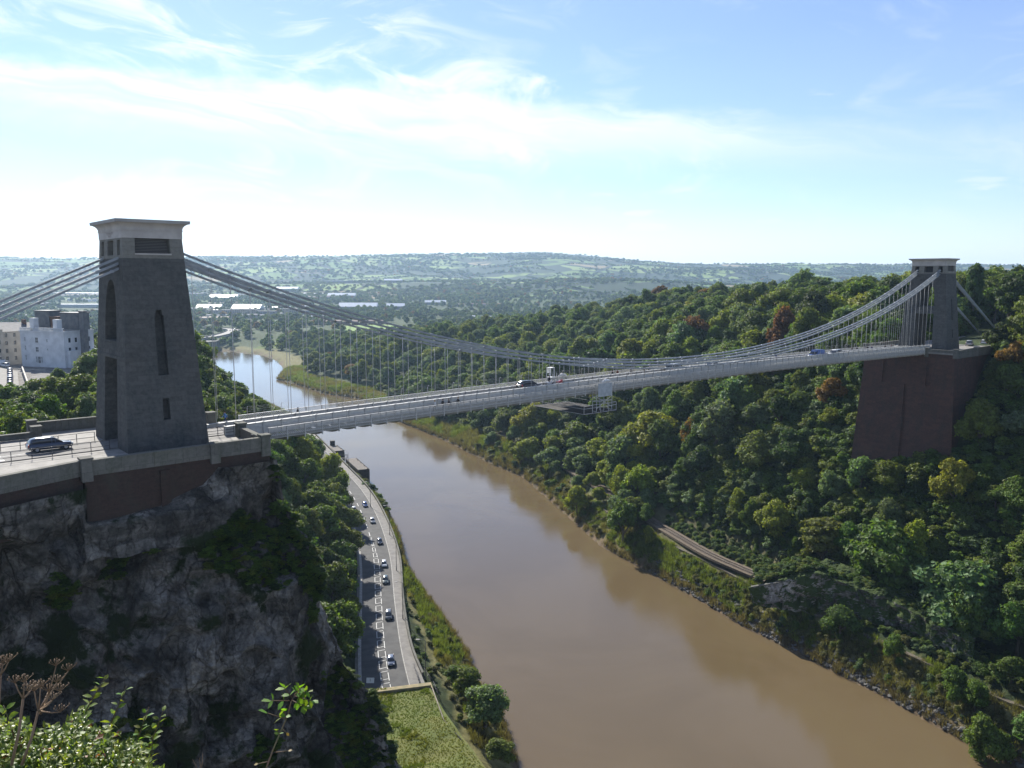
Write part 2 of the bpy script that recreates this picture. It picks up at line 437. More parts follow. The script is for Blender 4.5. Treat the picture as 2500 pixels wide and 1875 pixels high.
def field_material():
    m = bpy.data.materials.new('ground'); m.use_nodes = True; t = NT(m.node_tree)
    p = t.n['Principled BSDF']
    obj = t.new('ShaderNodeTexCoord').outputs['Object']
    cov = t.new('ShaderNodeAttribute', attribute_name='cover').outputs['Color']
    farm = t.new('ShaderNodeAttribute', attribute_name='farm').outputs['Fac']
    mp = t.new('ShaderNodeMapping'); t.l.new(obj, mp.inputs[0]); mp.inputs['Scale'].default_value = (0.0045, 0.0046, 0.0); mp.inputs['Rotation'].default_value = (0, 0, 0.35)
    wv = t.new('ShaderNodeVectorMath', operation='ADD')
    t.l.new(mp.outputs[0], wv.inputs[0])
    sc = t.new('ShaderNodeVectorMath', operation='SCALE'); t.l.new(t.noise(obj, 0.004, 3, color=True), sc.inputs[0]); sc.inputs['Scale'].default_value = 0.5
    t.l.new(sc.outputs[0], wv.inputs[1])
    v1 = t.new('ShaderNodeTexVoronoi', feature='F1'); t.l.new(wv.outputs[0], v1.inputs['Vector']); v1.inputs['Scale'].default_value = 1
    v2 = t.new('ShaderNodeTexVoronoi', feature='DISTANCE_TO_EDGE'); t.l.new(wv.outputs[0], v2.inputs['Vector']); v2.inputs['Scale'].default_value = 1
    sepc = t.new('ShaderNodeSeparateColor'); t.l.new(v1.outputs['Color'], sepc.inputs[0])
    cr = t.ramp(sepc.outputs[0], [(0.0, (0.035, 0.055, 0.03)), (0.24, (0.035, 0.055, 0.03)), (0.25, (0.13, 0.19, 0.05)), (0.42, (0.19, 0.26, 0.07)), (0.60, (0.12, 0.19, 0.05)), (0.75, (0.21, 0.27, 0.09)), (0.9, (0.26, 0.21, 0.12)), (1.0, (0.17, 0.23, 0.08))])
    cr.node.color_ramp.interpolation = 'CONSTANT'
    edge = t.mr(v2.outputs['Distance'], 0.045, 0.075)
    fld = t.mix(edge, (0.03, 0.045, 0.028), cr)
    woods = t.mr(t.noise(obj, 0.0022, 4), 0.52, 0.58)
    fld = t.mix(woods, fld, (0.035, 0.055, 0.03))
    nz = t.mr(t.noise(obj, 0.35, 6, 0.65), 0.3, 0.7, 0.65, 1.3)
    near = t.mix(1.0, cov, t.xyz(nz, nz, nz), 'MULTIPLY')
    t.put(p.inputs['Base Color'], t.mix(farm, near, fld))
    p.inputs['Roughness'].default_value = 0.95; p.inputs['Specular IOR Level'].default_value = 0.1
    t.l.new(t.bump(t.noise(obj, 0.8, 6, 0.7), 0.6, 0.6), p.inputs['Normal'])
    return m
M['ground'] = field_material()

def build_ground():
    ns, ny = 330, 390
    s = np.linspace(-1.05, 1.05, ns); Yl = np.concatenate([np.geomspace(60, 1100, 270), np.geomspace(1113, 9800, ny - 270)])
    SS, YY = np.meshgrid(s, Yl)
    XX = SS * (YY + 45)
    Z = H(XX, YY).reshape(XX.shape)
    v = np.stack([XX, YY, Z], -1).reshape(-1, 3)
    idx = np.arange(ny * ns).reshape(ny, ns)
    q = np.stack([idx[:-1, :-1], idx[:-1, 1:], idx[1:, 1:], idx[1:, :-1]], -1).reshape(-1, 4)
    me = mesh_np('ground', v, q, M['ground'], True)
    X, Y, Zf = XX.ravel(), YY.ravel(), Z.ravel()
    P = np.stack([X, Y], 1); dR, dL = pdist(P, RB), pdist(P, LB)
    c = np.zeros((len(X), 4)); c[:, 3] = 1
    und = np.array([0.034, 0.046, 0.020]); mud = np.array([0.13, 0.095, 0.06]); grass = np.array([0.10, 0.135, 0.035]); reed = np.array([0.15, 0.14, 0.06])
    c[:, :3] = und
    g = (vnoise(X, Y, 18, 8) > 0.25)[:, None]
    c[:, :3] = np.where(g, und * 1.5, c[:, :3])
    valley = sstep(900, 1100, Y)[:, None]
    c[:, :3] = lerp(c[:, :3], np.array([0.055, 0.075, 0.032]), valley)
    shore = (np.minimum(dR, dL))
    reedm = (shore < np.where(Y > 420, 26, 11)) & (Zf > 0)
    c[reedm, :3] = reed
    c[(shore < 2.2) & (Zf < 3), :3] = mud
    shelf = (dR < 26) & (dR > 9) & (Y < 300) & (dR < dL)
    c[shelf, :3] = np.where((Y[shelf] > 198)[:, None], np.array([0.10, 0.095, 0.05]), und)
    greens = (Y > 1040) & (Y < 1130) & (X > -330) & (X < -220)
    c[greens, :3] = grass
    lane = (X < -130) & (Y > 225) & (Y < 330) & (dL < dR)
    c[lane, :3] = (0.2, 0.19, 0.18)
    a = me.attributes.new('cover', 'FLOAT_COLOR', 'POINT'); a.data.foreach_set('color', c.ravel())
    a = me.attributes.new('farm', 'FLOAT', 'POINT'); a.data.foreach_set('value', sstep(2350, 2750, Y))
    o = bpy.data.objects.new('ground', me); link(o); tag(o, 'wooded gorge sides, valley floor and distant farmed hills', kind='structure')

def mesh_np(name, v, q, mat, smooth=False):
    me = bpy.data.meshes.new(name)
    v = np.asarray(v, np.float32); q = np.asarray(q, np.int32); k = q.shape[1]
    me.vertices.add(len(v)); me.vertices.foreach_set('co', v.ravel())
    me.loops.add(q.size); me.loops.foreach_set('vertex_index', q.ravel())
    me.polygons.add(len(q)); me.polygons.foreach_set('loop_start', np.arange(0, q.size, k, dtype=np.int32))
    me.polygons.foreach_set('loop_total', np.full(len(q), k, np.int32))
    if mat: me.materials.append(mat)
    me.polygons.foreach_set('use_smooth', np.full(len(q), smooth))
    me.update(calc_edges=True); me.validate()
    return me
build_ground()

# water
def water_material():
    m = bpy.data.materials.new('muddy_water'); m.use_nodes = True; t = NT(m.node_tree)
    p = t.n['Principled BSDF']; obj = t.new('ShaderNodeTexCoord').outputs['Object']
    f = t.mr(t.noise(obj, 0.02, 4, 0.6, 0.8), 0.35, 0.65)
    t.put(p.inputs['Base Color'], t.mix(f, (0.110, 0.080, 0.042), (0.126, 0.093, 0.051)))
    p.inputs['Roughness'].default_value = 0.07; p.inputs['IOR'].default_value = 1.36; p.inputs['Specular IOR Level'].default_value = 0.5
    calm = t.mr(t.noise(obj, 0.012, 3, 0.5, 1.0), 0.42, 0.6, 0.35, 1.0)
    h = t.m('ADD', t.m('MULTIPLY', t.noise(obj, 0.9, 5, 0.6), 1.0), t.m('MULTIPLY', t.noise(obj, 0.16, 3), 0.5))
    b = t.new('ShaderNodeBump'); b.inputs['Distance'].default_value = 0.10; t.put(b.inputs['Strength'], t.m('MULTIPLY', calm, 0.42)); t.put(b.inputs['Height'], h)
    t.l.new(b.outputs[0], p.inputs['Normal'])
    return m
M['water'] = water_material()
mb = MB(); mb.grid(lambda a, b: (-1400 + 1600 * a, -60 + 1220 * b, 0.0), 16, 12)
mb.build('river', M['water'], label='brown tidal river winding through the gorge', kind='structure')

# ------------------------------------------------------------------ towers and abutments
def face_grid(mb, P, cols, rows, holes, depth, inward, mi=0, mh=1):
    """wall face with recessed openings. P(c, r) -> point; holes: set of (i, j) cells; inward: unit vector"""
    inw = Vector(inward) * depth
    nc, nr = len(cols) - 1, len(rows) - 1
    for i in range(nc):
        for j in range(nr):
            q = [Vector(P(cols[i], rows[j])), Vector(P(cols[i + 1], rows[j])), Vector(P(cols[i + 1], rows[j + 1])), Vector(P(cols[i], rows[j + 1]))]
            if (i, j) not in holes:
                mb.add(q, [(0, 1, 2, 3)], mi); continue
            qi = [p + inw for p in q]
            mb.add(qi, [(0, 1, 2, 3)], mh)
            for a, b, (di, dj) in ((0, 1, (0, -1)), (1, 2, (1, 0)), (2, 3, (0, 1)), (3, 0, (-1, 0))):
                if (i + di, j + dj) in holes: continue
                mb.add([q[a], q[b], qi[b], qi[a]], [(0, 1, 2, 3)], mi)

M['louvre'] = pbr('weathered_louvre', (0.12, 0.115, 0.11))
ZF, ZT = 23.4, 25.41
HU0, HV0, HU1, HV1 = 4.44, 6.69, 3.155, 4.587
def hu(z): return lerp(HU0, HU1, min(max(z / ZF, -0.2), 1))
def hv(z): return lerp(HV0, HV1, min(max(z / ZF, -0.2), 1))

def tower(name, u, dz, label, slits, writing):
    root = bridge_empty(name, u, 0, dz, label=label, cat='bridge tower', group='the two stone towers of the bridge')
    ZS = 21.2                                             # shaft below, belfry-like attic above
    def wop(z):                                           # half width of the road arch
        w0 = lerp(2.75, 2.1, z / 18.8)
        if z > 14.2: w0 *= math.sqrt(max(0.0, 1 - ((z - 14.2) / 4.7) ** 2)) ** 0.8
        return w0
    mb = MB()
    rows = [-1.2, 0, 2.5, 5, 7.5, 10.2, 11.7, 13, 14.2, 15.2, 16.2, 17.0, 17.7, 18.2, 18.6, 18.9, ZS]
    for k in range(len(rows) - 1):
        a, b = rows[k], rows[k + 1]
        wa, wb_ = wop(a) if a < 18.85 else 0, wop(b) if b < 18.85 else 0
        closed = (abs(a - 10.2) < 0.01)
        for s in (-1, 1):                                 # faces across the road (landward, riverward)
            U = lambda z: s * hu(z)
            for t in (-1, 1):
                if closed: wa2 = wb2 = 0
                else: wa2, wb2 = wa, wb_
                if wa2 == 0 and wb2 == 0 and t == 1 and not closed: pass
                p = [(U(a), t * wa2, a), (U(a), t * hv(a), a), (U(b), t * hv(b), b), (U(b), t * wb2, b)]
                mb.add(p, [(0, 1, 2, 3) if s * t > 0 else (3, 2, 1, 0)])
        if not closed and wa > 0:
            for t in (-1, 1):                             # sides of the passage
                p = [(-hu(a), t * wa, a), (hu(a), t * wa, a), (hu(b), t * wb_, b), (-hu(b), t * wb_, b)]
                mb.add(p, [(0, 1, 2, 3) if t > 0 else (3, 2, 1, 0)])
        if closed:
            for z, o in ((a, (0, 1, 2, 3)), (b, (3, 2, 1, 0))):
                mb.add([(-hu(z), -wop(z), z), (-hu(z), wop(z), z), (hu(z), wop(z), z), (hu(z), -wop(z), z)], [o])
    for t in (-1, 1):                                     # long faces along the road, with slit windows
        cols = [-1, -0.14, -0.09, 0.09, 0.14, 1]
        rz = [-1.2, 3.2, 5.6, 8.2, 14.2, 14.9, 15.5, ZS]
        holes = {(1, 3), (2, 3), (3, 3), (1, 4), (2, 4), (3, 4), (2, 5), (2, 1)} if slits else {(2, 3), (2, 1)}
        face_grid(mb, lambda c, z: (c * hu(z), t * hv(z), z), cols if t < 0 else cols[::-1], rz, holes if t < 0 else {(4 - i, j) for i, j in holes}, 0.9, (0, -t, 0), 0, 0)
    mb.add([(-hu(ZS), -hv(ZS), ZS), (hu(ZS), -hv(ZS), ZS), (hu(ZS), hv(ZS), ZS), (-hu(ZS), hv(ZS), ZS)], [(0, 1, 2, 3)])
    mb.build('shaft', [M['tower'], M['dark']], root)
    mb = MB()                                             # string course between the arches, standing 4 cm proud
    for zz, hh in ((10.0, 0.34), (11.75, 0.22)):
        for t in (-1, 1):
            for q in (-1, 1):
                mb.box(*sorted((q * 0.16 * hu(zz), q * (hu(zz) + 0.05))), *sorted((t * (wop(zz) + 0.02), t * (hv(zz) + 0.05))), zz, zz + hh)
        mb.box(-hu(zz) - 0.05, hu(zz) + 0.05, -wop(zz), wop(zz), zz, zz + hh)
    mb.build('string_course', M['tower'], root)
    # attic: saddle chamber with openings for the chains
    mb = MB(); e = 0.03
    for s in (-1, 1):
        cols = [-1, -0.80, -0.56, -0.25, 0.25, 0.56, 0.80, 1]
        cols = cols if s > 0 else cols[::-1]
        n = len(cols) - 2
        holes = {(1, 1), (3, 1), (5, 1)}
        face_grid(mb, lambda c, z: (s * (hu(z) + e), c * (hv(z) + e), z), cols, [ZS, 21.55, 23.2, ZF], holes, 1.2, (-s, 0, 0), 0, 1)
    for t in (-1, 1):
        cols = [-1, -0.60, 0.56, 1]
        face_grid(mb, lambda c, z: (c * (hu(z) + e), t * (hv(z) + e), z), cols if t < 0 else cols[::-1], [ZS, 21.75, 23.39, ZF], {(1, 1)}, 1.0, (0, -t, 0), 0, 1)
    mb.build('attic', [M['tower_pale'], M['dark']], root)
    for t in (-1, 1):
        mb = MB(); mb.box(-0.62 * hu(21.6), 0.58 * hu(21.6), t * hv(21.6) - 0.14, t * hv(21.6) + 0.14, 21.58, 21.75)
        mb.build('window_sill', M['cream'], root)
    for t in (-1, 1):                                     # louvred shutter set back in each opening
        for k in range(9):
            zz = 21.85 + k * 0.17
            y = t * (hv(22.5) - 0.55)
            mb = MB(); mb.box(-0.58 * hu(22), 0.54 * hu(22), y - 0.03, y + 0.05, zz, zz + 0.09); mb.build('louvre', M['louvre'], root)
    # frieze, moulding, flared cornice
    def ring(ou, ov, z): return [(-ou, -ov, z), (ou, -ov, z), (ou, ov, z), (-ou, ov, z)]
    a_, b_ = HU1 + 0.08, HV1 + 0.08
    mb = MB(); mb.loft([ring(a_, b_, ZF), ring(a_, b_, 24.22)]); mb.build('frieze', M['cream'], root)
    mb = MB(); mb.loft([ring(a_ + 0.07, b_ + 0.07, 24.22), ring(a_ + 0.07, b_ + 0.07, 24.32)]); mb.build('moulding', M['cream'], root)
    prof = [(0.02, 24.32), (0.05, 24.55), (0.14, 24.75), (0.30, 24.92), (0.50, 25.03), (0.62, 25.06)]
    mb = MB(); mb.loft([ring(a_ + o, b_ + o, z) for o, z in prof]); mb.build('cornice', M['cream'], root)
    mb = MB(); mb.loft([ring(a_ + 0.70, b_ + 0.70, 25.06), ring(a_ + 0.72, b_ + 0.72, ZT)]); mb.build('roof_slab', pbr('weathered_lead_roof', (0.33, 0.32, 0.30), (0.26, 0.25, 0.24), 0.8, 0.8), root)
    if writing:
        cu = bpy.data.curves.new('inscription', 'FONT'); cu.body = 'SUSPENSA VIX\nVIA FIT'; cu.size = 0.42; cu.align_x = 'CENTER'; cu.align_y = 'CENTER'; cu.extrude = 0.012; cu.space_line = 0.75
        me = bpy.data.objects.new('tmp', cu); S.collection.objects.link(me)
        bpy.context.view_layer.update()
        mm = bpy.data.meshes.new_from_object(me.evaluated_get(bpy.context.evaluated_depsgraph_get())); bpy.data.objects.remove(me)
        mm.materials.clear(); mm.materials.append(M['lettering'])
        o = inst('inscription', mm, root, (-a_ - 0.004, 0, 23.83), (PI / 2, 0, -PI / 2))
    return root

tower('bridge_tower', 0, 0, 'tall dark stone tower with tapering sides on the near cliff beside the road', True, True)
tower('bridge_tower', 214.05, -0.75, 'far stone tower with open arch standing on the high red abutment', False, False)

# --- near terrace (Clifton side): deck, parapet walls, retaining wall
root = bridge_empty('stone_terrace', 0, 0, 0, label='stone terrace with panelled parapet round the foot of the near tower', cat='terrace')
mb = MB(); pts = [(-90, -22.5), (-18, -15.1), (-10.4, -12.5), (-10.2, -12.9), (8.2, -12.9), (9.0, -4.9), (9.2, 4.9), (8.2, 12.9), (-10.2, 12.9), (-18, 14), (-90, 15)]
mb.loft([[(x, y, -0.40) for x, y in pts], [(x, y, -0.06) for x, y in pts]]); mb.build('paving', M['flags'], root)
def wall_run(root, a, b, z0, z1, thick=0.55, cop=0.16, seg=3.1, pill=True):
    a, b = Vector((*a, 0)), Vector((*b, 0)); L = (b - a).length; n = max(1, round(L / seg)); d = (b - a) / n; dn = d.normalized(); nn = Vector((-dn.y, dn.x, 0)) * thick / 2
    for i in range(n):
        p, q = a + d * i + dn * 0.012, a + d * (i + 1) - dn * 0.012
        za, zb = (lerp(z0[0], z0[1], (i + k) / n) for k in (0, 1)); ta, tb = (lerp(z1[0], z1[1], (i + k) / n) for k in (0, 1))
        m = MB(); m.hexa([p - nn + Vector((0, 0, za)), q - nn + Vector((0, 0, zb)), q + nn + Vector((0, 0, zb)), p + nn + Vector((0, 0, za)), p - nn + Vector((0, 0, ta - cop)), q - nn + Vector((0, 0, tb - cop)), q + nn + Vector((0, 0, tb - cop)), p + nn + Vector((0, 0, ta - cop))])
        m.build('wall_panel', M['coping'], root)
        n2 = nn * 1.22; m = MB()
        m.hexa([p - n2 + Vector((0, 0, ta - cop)), q - n2 + Vector((0, 0, tb - cop)), q + n2 + Vector((0, 0, tb - cop)), p + n2 + Vector((0, 0, ta - cop)), p - n2 + Vector((0, 0, ta)), q - n2 + Vector((0, 0, tb)), q + n2 + Vector((0, 0, tb)), p + n2 + Vector((0, 0, ta))])
        m.build('coping_stone', M['coping'], root)
def pillar(root, u, v, z0, z1, w=0.95, name='pillar'):
    m = MB(); m.box(u - w / 2, u + w / 2, v - w / 2, v + w / 2, z0, z1 - 0.2); m.box(u - w / 2 - 0.1, u + w / 2 + 0.1, v - w / 2 - 0.1, v + w / 2 + 0.1, z1 - 0.2, z1)
    m.build(name, M['coping'], root)
wall_run(root, (-9.6, -13.1), (2.2, -13.1), (-0.42, -0.40), (1.15, 1.2))
wall_run(root, (3.0, -13.1), (7.9, -13.1), (-0.40, -0.40), (1.2, 1.2))
wall_run(root, (-18, -15.4), (-10.6, -12.8), (-0.42, -0.42), (1.2, 1.15), seg=3.6); wall_run(root, (-60, -20), (-18.1, -15.4), (-0.42, -0.42), (1.2, 1.2), seg=4.5)
wall_run(root, (8.4, -12.4), (8.9, -5.5), (-1.6, -1.6), (1.15, 1.15), seg=3.4)
wall_run(root, (-9.8, 13.1), (7.9, 13.1), (-2, -2), (1.35, 1.25))
wall_run(root, (-60, 11.0), (-10.6, 9.6), (-2, -2), (0.55, 0.75), seg=4.5)
wall_run(root, (8.4, 12.4), (8.9, 5.5), (-1.6, -1.6), (1.15, 1.15), seg=3.4)
for u_, v_, z_ in ((-10.1, -13.1, 1.45), (2.6, -13.2, 1.3), (8.4, -13.1, 1.5), (8.95, -4.95, 1.65), (8.4, 13.1, 1.5), (8.95, 4.95, 1.7), (-10.1, 13.1, 1.7), (-10.2, 9.9, 1.4)):
    pillar(root, u_, v_, -0.95, z_, 1.0)
mb = MB()
mb.box(-10.3, 2.6, -13.25, 13.2, -6.6, -0.43); mb.box(2.61, 8.9, -13.2, 13.2, -2.6, -0.43); mb.box(-3.2, -2.2, -13.5, -13.26, -6.5, -0.9)
mb.build('retaining_wall', M['redbrick'], root)
mb = MB()
mb.hexa([(-18, -15.5, -5), (-10.4, -12.8, -5), (-10.4, 10, -5), (-18, 12, -5), (-18, -15.5, -0.43), (-10.4, -12.8, -0.43), (-10.4, 9.8, -0.43), (-18, 11.0, -0.43)]); mb.hexa([(-90, -23.1, -5), (-18.01, -15.5, -5), (-18.01, 12, -5), (-90, 12, -5), (-90, -23.1, -0.43), (-18.01, -15.5, -0.43), (-18.01, 11, -0.43), (-90, 11.0, -0.43)])
mb.build('approach_embankment', M['redbrick'], root)
mb = MB(); mb.box(-90, 9.2, -2.9, 2.9, -0.056, 0.03)
mb.build('carriageway', M['road'], root)
mb = MB()
for k in range(5): mb.box(-18.2 + k * 0, -15.4, -2.5 + k * 1.1, -1.95 + k * 1.1, 0.034, 0.04)
mb.box(-60, -11.5, -0.06, 0.06, 0.034, 0.04)
mb.build('road_marking', M['white'], root)
def railing(name, pts, label, cat='railing', h=1.1, rails=(0.45, 1.05), gap=1.9, mat='rail_dark', group=None, frame=None, r=0.035):
    """a run of posts and rails; pts in the given frame"""
    P0 = Vector(pts[0]); rt = empty(name, (0, 0, 0), label=label, cat=cat, group=group)
    if frame: rt.location = BW(0, 0, 0); rt.rotation_euler = (0, 0, PHI)
    for a, b in zip(pts[:-1], pts[1:]):
        a, b = Vector(a), Vector(b); n = max(1, round((b - a).length / gap))
        for i in range(n + 1):
            p = a.lerp(b, i / n)
            MB().tube([p, p + Vector((0, 0, h))], r * 1.2, 6).build('post', M[mat], rt)
        for z in rails:
            MB().tube([a + Vector((0, 0, z)), b + Vector((0, 0, z))], r, 6).build('rail', M[mat], rt)
    return rt
railing('road_railing', [(-34, -3.2, 0), (-5.4, -3.2, 0)], 'dark post and rail barrier in front of the blue estate car', frame=1)
railing('road_railing', [(-34, 3.2, 0), (-5.4, 3.2, 0)], 'dark post and rail barrier on the road side behind the blue estate car', frame=1)
railing('road_railing', [(4.8, -3.2, 0), (8.8, -3.2, 0)], 'dark post and rail barrier between the near tower and the start of the deck', frame=1, rails=(0.3, 0.65, 1.0))
railing('footway_gate', [(8.2, -12.3, 0), (8.2, -9.9, 0)], 'small dark metal gate rail inside the corner of the near terrace', frame=1, gap=0.6)

# --- far abutment (Leigh side)
root = bridge_empty('red_abutment', 201.4, 0, -0.75, label='huge red sandstone abutment carrying the far tower above the trees', cat='abutment')
def Bp(c, z):        # river face, batter
    return (-0.06 * min(0, z) * -1 * 0 - 0.05 * (-z) , c * (12.1 + 0.055 * (-z)), z)
zb = -60
mb = MB()
rows = [zb, -33, -27, -20, -19.2, -9.5, -3.2, -0.5]
cols = [-1, -0.5, -0.42, -0.04, 0.03, 0.46, 0.54, 1]
face_grid(mb, Bp, cols[::-1], rows, {(3, 1), (3, 2), (3, 3), (1, 5), (5, 5), (3, 4)}, 0.45, (1, 0, 0), 0, 0)
Lb = 34
def side(s):
    face_grid(mb, lambda c, z: (lerp(-0.05 * -z, Lb, c), s * (12.1 + 0.055 * (-z)), z), [0, 0.28, 0.36, 0.62, 0.7, 1] if s < 0 else [1, 0.7, 0.62, 0.36, 0.28, 0], rows, {(1, 2), (1, 3), (3, 5)} if s < 0 else set(), 0.45, (0, -s, 0), 0, 0)
side(-1); side(1)
mb.add([(0, -12.1, -0.5), (Lb, -12.1, -0.5), (Lb, 12.1, -0.5), (0, 12.1, -0.5)], [(0, 1, 2, 3)])
mb.add([(Lb, -12.1 - 0.055 * 60, zb), (Lb, 12.1 + 0.055 * 60, zb), (Lb, 12.1, -0.5), (Lb, -12.1, -0.5)], [(0, 1, 2, 3)])
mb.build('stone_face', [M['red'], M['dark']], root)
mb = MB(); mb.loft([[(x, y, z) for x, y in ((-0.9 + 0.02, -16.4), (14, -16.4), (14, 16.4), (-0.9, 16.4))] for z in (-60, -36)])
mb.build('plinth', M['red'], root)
mb = MB(); pts = [(-0.4, -12.5), (90, -12.5), (90, 13.5), (-0.4, 12.5)]
mb.loft([[(x, y, -0.5) for x, y in pts], [(x, y, -0.05) for x, y in pts]]); mb.build('paving', M['flags'], root)
mb = MB(); mb.box(4, 110, -2.9, 2.9, -0.046, 0.03); mb.build('carriageway', M['road'], root)
wall_run(root, (0.0, -12.1), (0.0, -5.2), (-0.4, -0.4), (0.75, 0.75)); wall_run(root, (0.0, 5.2), (0.0, 12.1), (-0.4, -0.4), (0.75, 0.75))
wall_run(root, (0.5, -12.2), (36, -13.4), (-1.5, -1.3), (0.65, 1.35)); wall_run(root, (0.5, 12.2), (36, 12.2), (-0.4, -0.4), (1.0, 1.2))
wall_run(root, (36, -13.4), (62, -12.5), (-1.3, -1.3), (1.35, 1.5))
for u_, v_, z_ in ((0, -12.4, 1.15), (0, 12.4, 1.15), (0, -5.0, 1.1), (0, 5.0, 1.1), (12.6, -12.9, 1.1), (36, -13.5, 1.7)): pillar(root, u_, v_, -1.4, z_, 1.0)
mb = MB(); mb.hexa([(Lb + .01, -13.6, -14), (92, -12.8, -14), (92, 13, -14), (Lb + .01, 12, -14), (Lb + .01, -13.2, -0.51), (92, -12.3, -0.51), (92, 12.8, -0.51), (Lb + .01, 11.8, -0.51)])
mb.build('approach_wall', M['red'], root)
railing('approach_fence', [(222, 6.3, -0.75), (262, 6.6, -0.75)], 'low post and rail barrier along the far approach beside the parked cars', frame=1, gap=4)

# --- stone houses where the far back chains go down
for sv in (-1, 1):
    r_ = bridge_empty('chain_anchorage', 262, sv * 3.05, -0.75, label='low stone block swallowing the %s back chain beyond the far tower' % ('nearer' if sv < 0 else 'farther'), cat='anchorage')
    m = MB(); m.loft([[(-2, -1.3, -0.2), (5, -1.3, -0.2), (5, 1.3, -0.2), (-2, 1.3, -0.2)], [(-1.6, -1.1, 0.5), (5, -1.1, 1.6), (5, 1.1, 1.6), (-1.6, 1.1, 0.5)]]); m.build('block', M['coping'], r_)

# ------------------------------------------------------------------ the suspended bridge
def Tpar(u): return 0.30 + 0.0175 * u - 0.0000905 * u * u        # top of the outer parapet
def zroad(u): return Tpar(u) - 0.50
def zfoot(u): return Tpar(u) - 1.15
def chz(u):
    x = u - 107.0
    return 2.15 - 0.0033 * u + 0.00157 * x * x + 1.5e-8 * x ** 4
deck = bridge_empty('suspension_bridge', 0, 0, 0, label='pale grey iron suspension bridge deck hung on triple chains across the gorge', cat='suspension bridge')
D = 2.44
NP = 78
U0 = 12.6
def slope(u): return math.atan((Tpar(u + 0.5) - Tpar(u - 0.5)))

# lattice panel mesh, origin at top left, spans D along x
def lattice_mesh():
    mb = MB(); hh = 1.0
    mb.box(0, D, -0.07, 0.07, -0.07, 0.0, 0); mb.box(0, D, -0.045, 0.045, -hh - 0.05, -hh, 0)
    p = 0.27; t = 0.05
    for s in (-1, 1):
        k = -5
        while k * p < D + hh:
            x0, x1 = k * p, k * p + hh; k += 1
            # clip to 0..D
            a0, a1 = max(x0, 0), min(x1, D)
            if a1 - a0 < 0.05: continue
            za, zb_ = -hh + (a0 - x0), -hh + (a1 - x0)
            if s < 0: za, zb_ = -(a0 - x0) - 0.07, -(a1 - x0) - 0.07
            za, zb_ = min(za, -0.07), min(zb_, -0.07)
            mb.bar((a0, s * 0.012, za), (a1, s * 0.012, zb_), t, t * 0.5, 0, (0, 1, 0))
    # lower girder web: small uprights between two flanges
    mb.box(0, D, -0.05, 0.05, -1.42, -1.36, 0)
    n = 10
    for i in range(n):
        x = (i + 0.0) * D / n
        mb.bar((x, 0, -1.36), (x + D / n / 2, 0, -1.05), 0.03, 0.03, 0, (0, 1, 0)); mb.bar((x + D / n / 2, 0, -1.05), (x + D / n, 0, -1.36), 0.03, 0.03, 0, (0, 1, 0))
    return mb.mesh('lattice_panel', M['iron'])
def girder_mesh():
    mb = MB()
    mb.box(0.02, D - 0.02, -0.02, 0.02, -1.5, -0.05); mb.box(0, D, -0.22, 0.22, -0.05, 0.0); mb.box(0, D, -0.22, 0.22, -1.55, -1.5)
    mb.box(-0.05, 0.05, -0.24, 0.24, -1.5, 0.06)
    return mb.mesh('girder_panel', M['iron'])
def post_mesh():
    mb = MB(); mb.box(-0.045, 0.045, -0.11, 0.11, -1.45, 0.02); mb.hexa([(-0.06, -0.12, -1.75), (0.06, -0.12, -1.75), (0.06, 0.12, -1.75), (-0.06, 0.12, -1.75), (-0.08, -0.14, -1.42), (0.08, -0.14, -1.42), (0.08, 0.14, -1.42), (-0.08, 0.14, -1.42)])
    return mb.mesh('parapet_post', M['iron'])
def cross_mesh():
    mb = MB(); n = 12; pr = [(-4.55, -0.12), (-4.7, -0.3), (-3.9, -0.62), (-2.8, -0.85), (-1.4, -0.98), (0, -1.02), (1.4, -0.98), (2.8, -0.85), (3.9, -0.62), (4.7, -0.3), (4.55, -0.12)]
    mb.loft([[(-0.06, y, z) for y, z in pr], [(0.06, y, z) for y, z in pr]])
    return mb.mesh('cross_girder', M['iron'])
lm, gm, pm_, cm_ = lattice_mesh(), girder_mesh(), post_mesh(), cross_mesh()
pp = {}
for s in (-1, 1):
    pp[s] = empty('footway_parapet', parent=deck); pp[s, 'g'] = empty('plate_girder', parent=deck)
cg = empty('cross_girders', parent=deck)
for k in range(NP):
    u = U0 + k * D; a = slope(u + D / 2)
    for s in (-1, 1):
        dz = 0.38 if s > 0 else 0.0; inst('lattice_panel', lm, pp[s], (u, s * 4.7, Tpar(u) + dz), (0, -a, 0))
        inst('parapet_post', pm_, pp[s], (u, s * 4.7, Tpar(u) + dz))
    inst('cross_girder', cm_, cg, (u, 0, zroad(u) - 0.75))
for k in range(-2, NP + 2):
    u = U0 + k * D; a = slope(u + D / 2)
    for s in (-1, 1):
        inst('girder_panel', gm, pp[s, 'g'], (u, s * 3.05, zroad(u) + (1.10 if s < 0 else 0.50)), (0, -a, 0))
def strip(name, v0, v1, zf, th, mat, u0=9.1, u1=203.5, n=80, **kw):
    rings = []
    for i in range(n + 1):
        u = lerp(u0, u1, i / n); z = zf(u); rings.append([(u, v0, z - th), (u, v1, z - th), (u, v1, z), (u, v0, z)])
    mb = MB(); mb.loft(rings); return mb.build(name, mat, deck, **kw)
strip('carriageway', -2.8, 2.8, zroad, 0.18, M['road'])
for s in (-1, 1):
    a, b = sorted((s * 3.3, s * 4.6)); strip('footway', a, b, zfoot, 0.12, M['plank'])
    a, b = sorted((s * 3.30, s * 3.38)); strip('hand_rail', a, b, lambda u: zroad(u) + 0.55, 0.05, M['iron'])
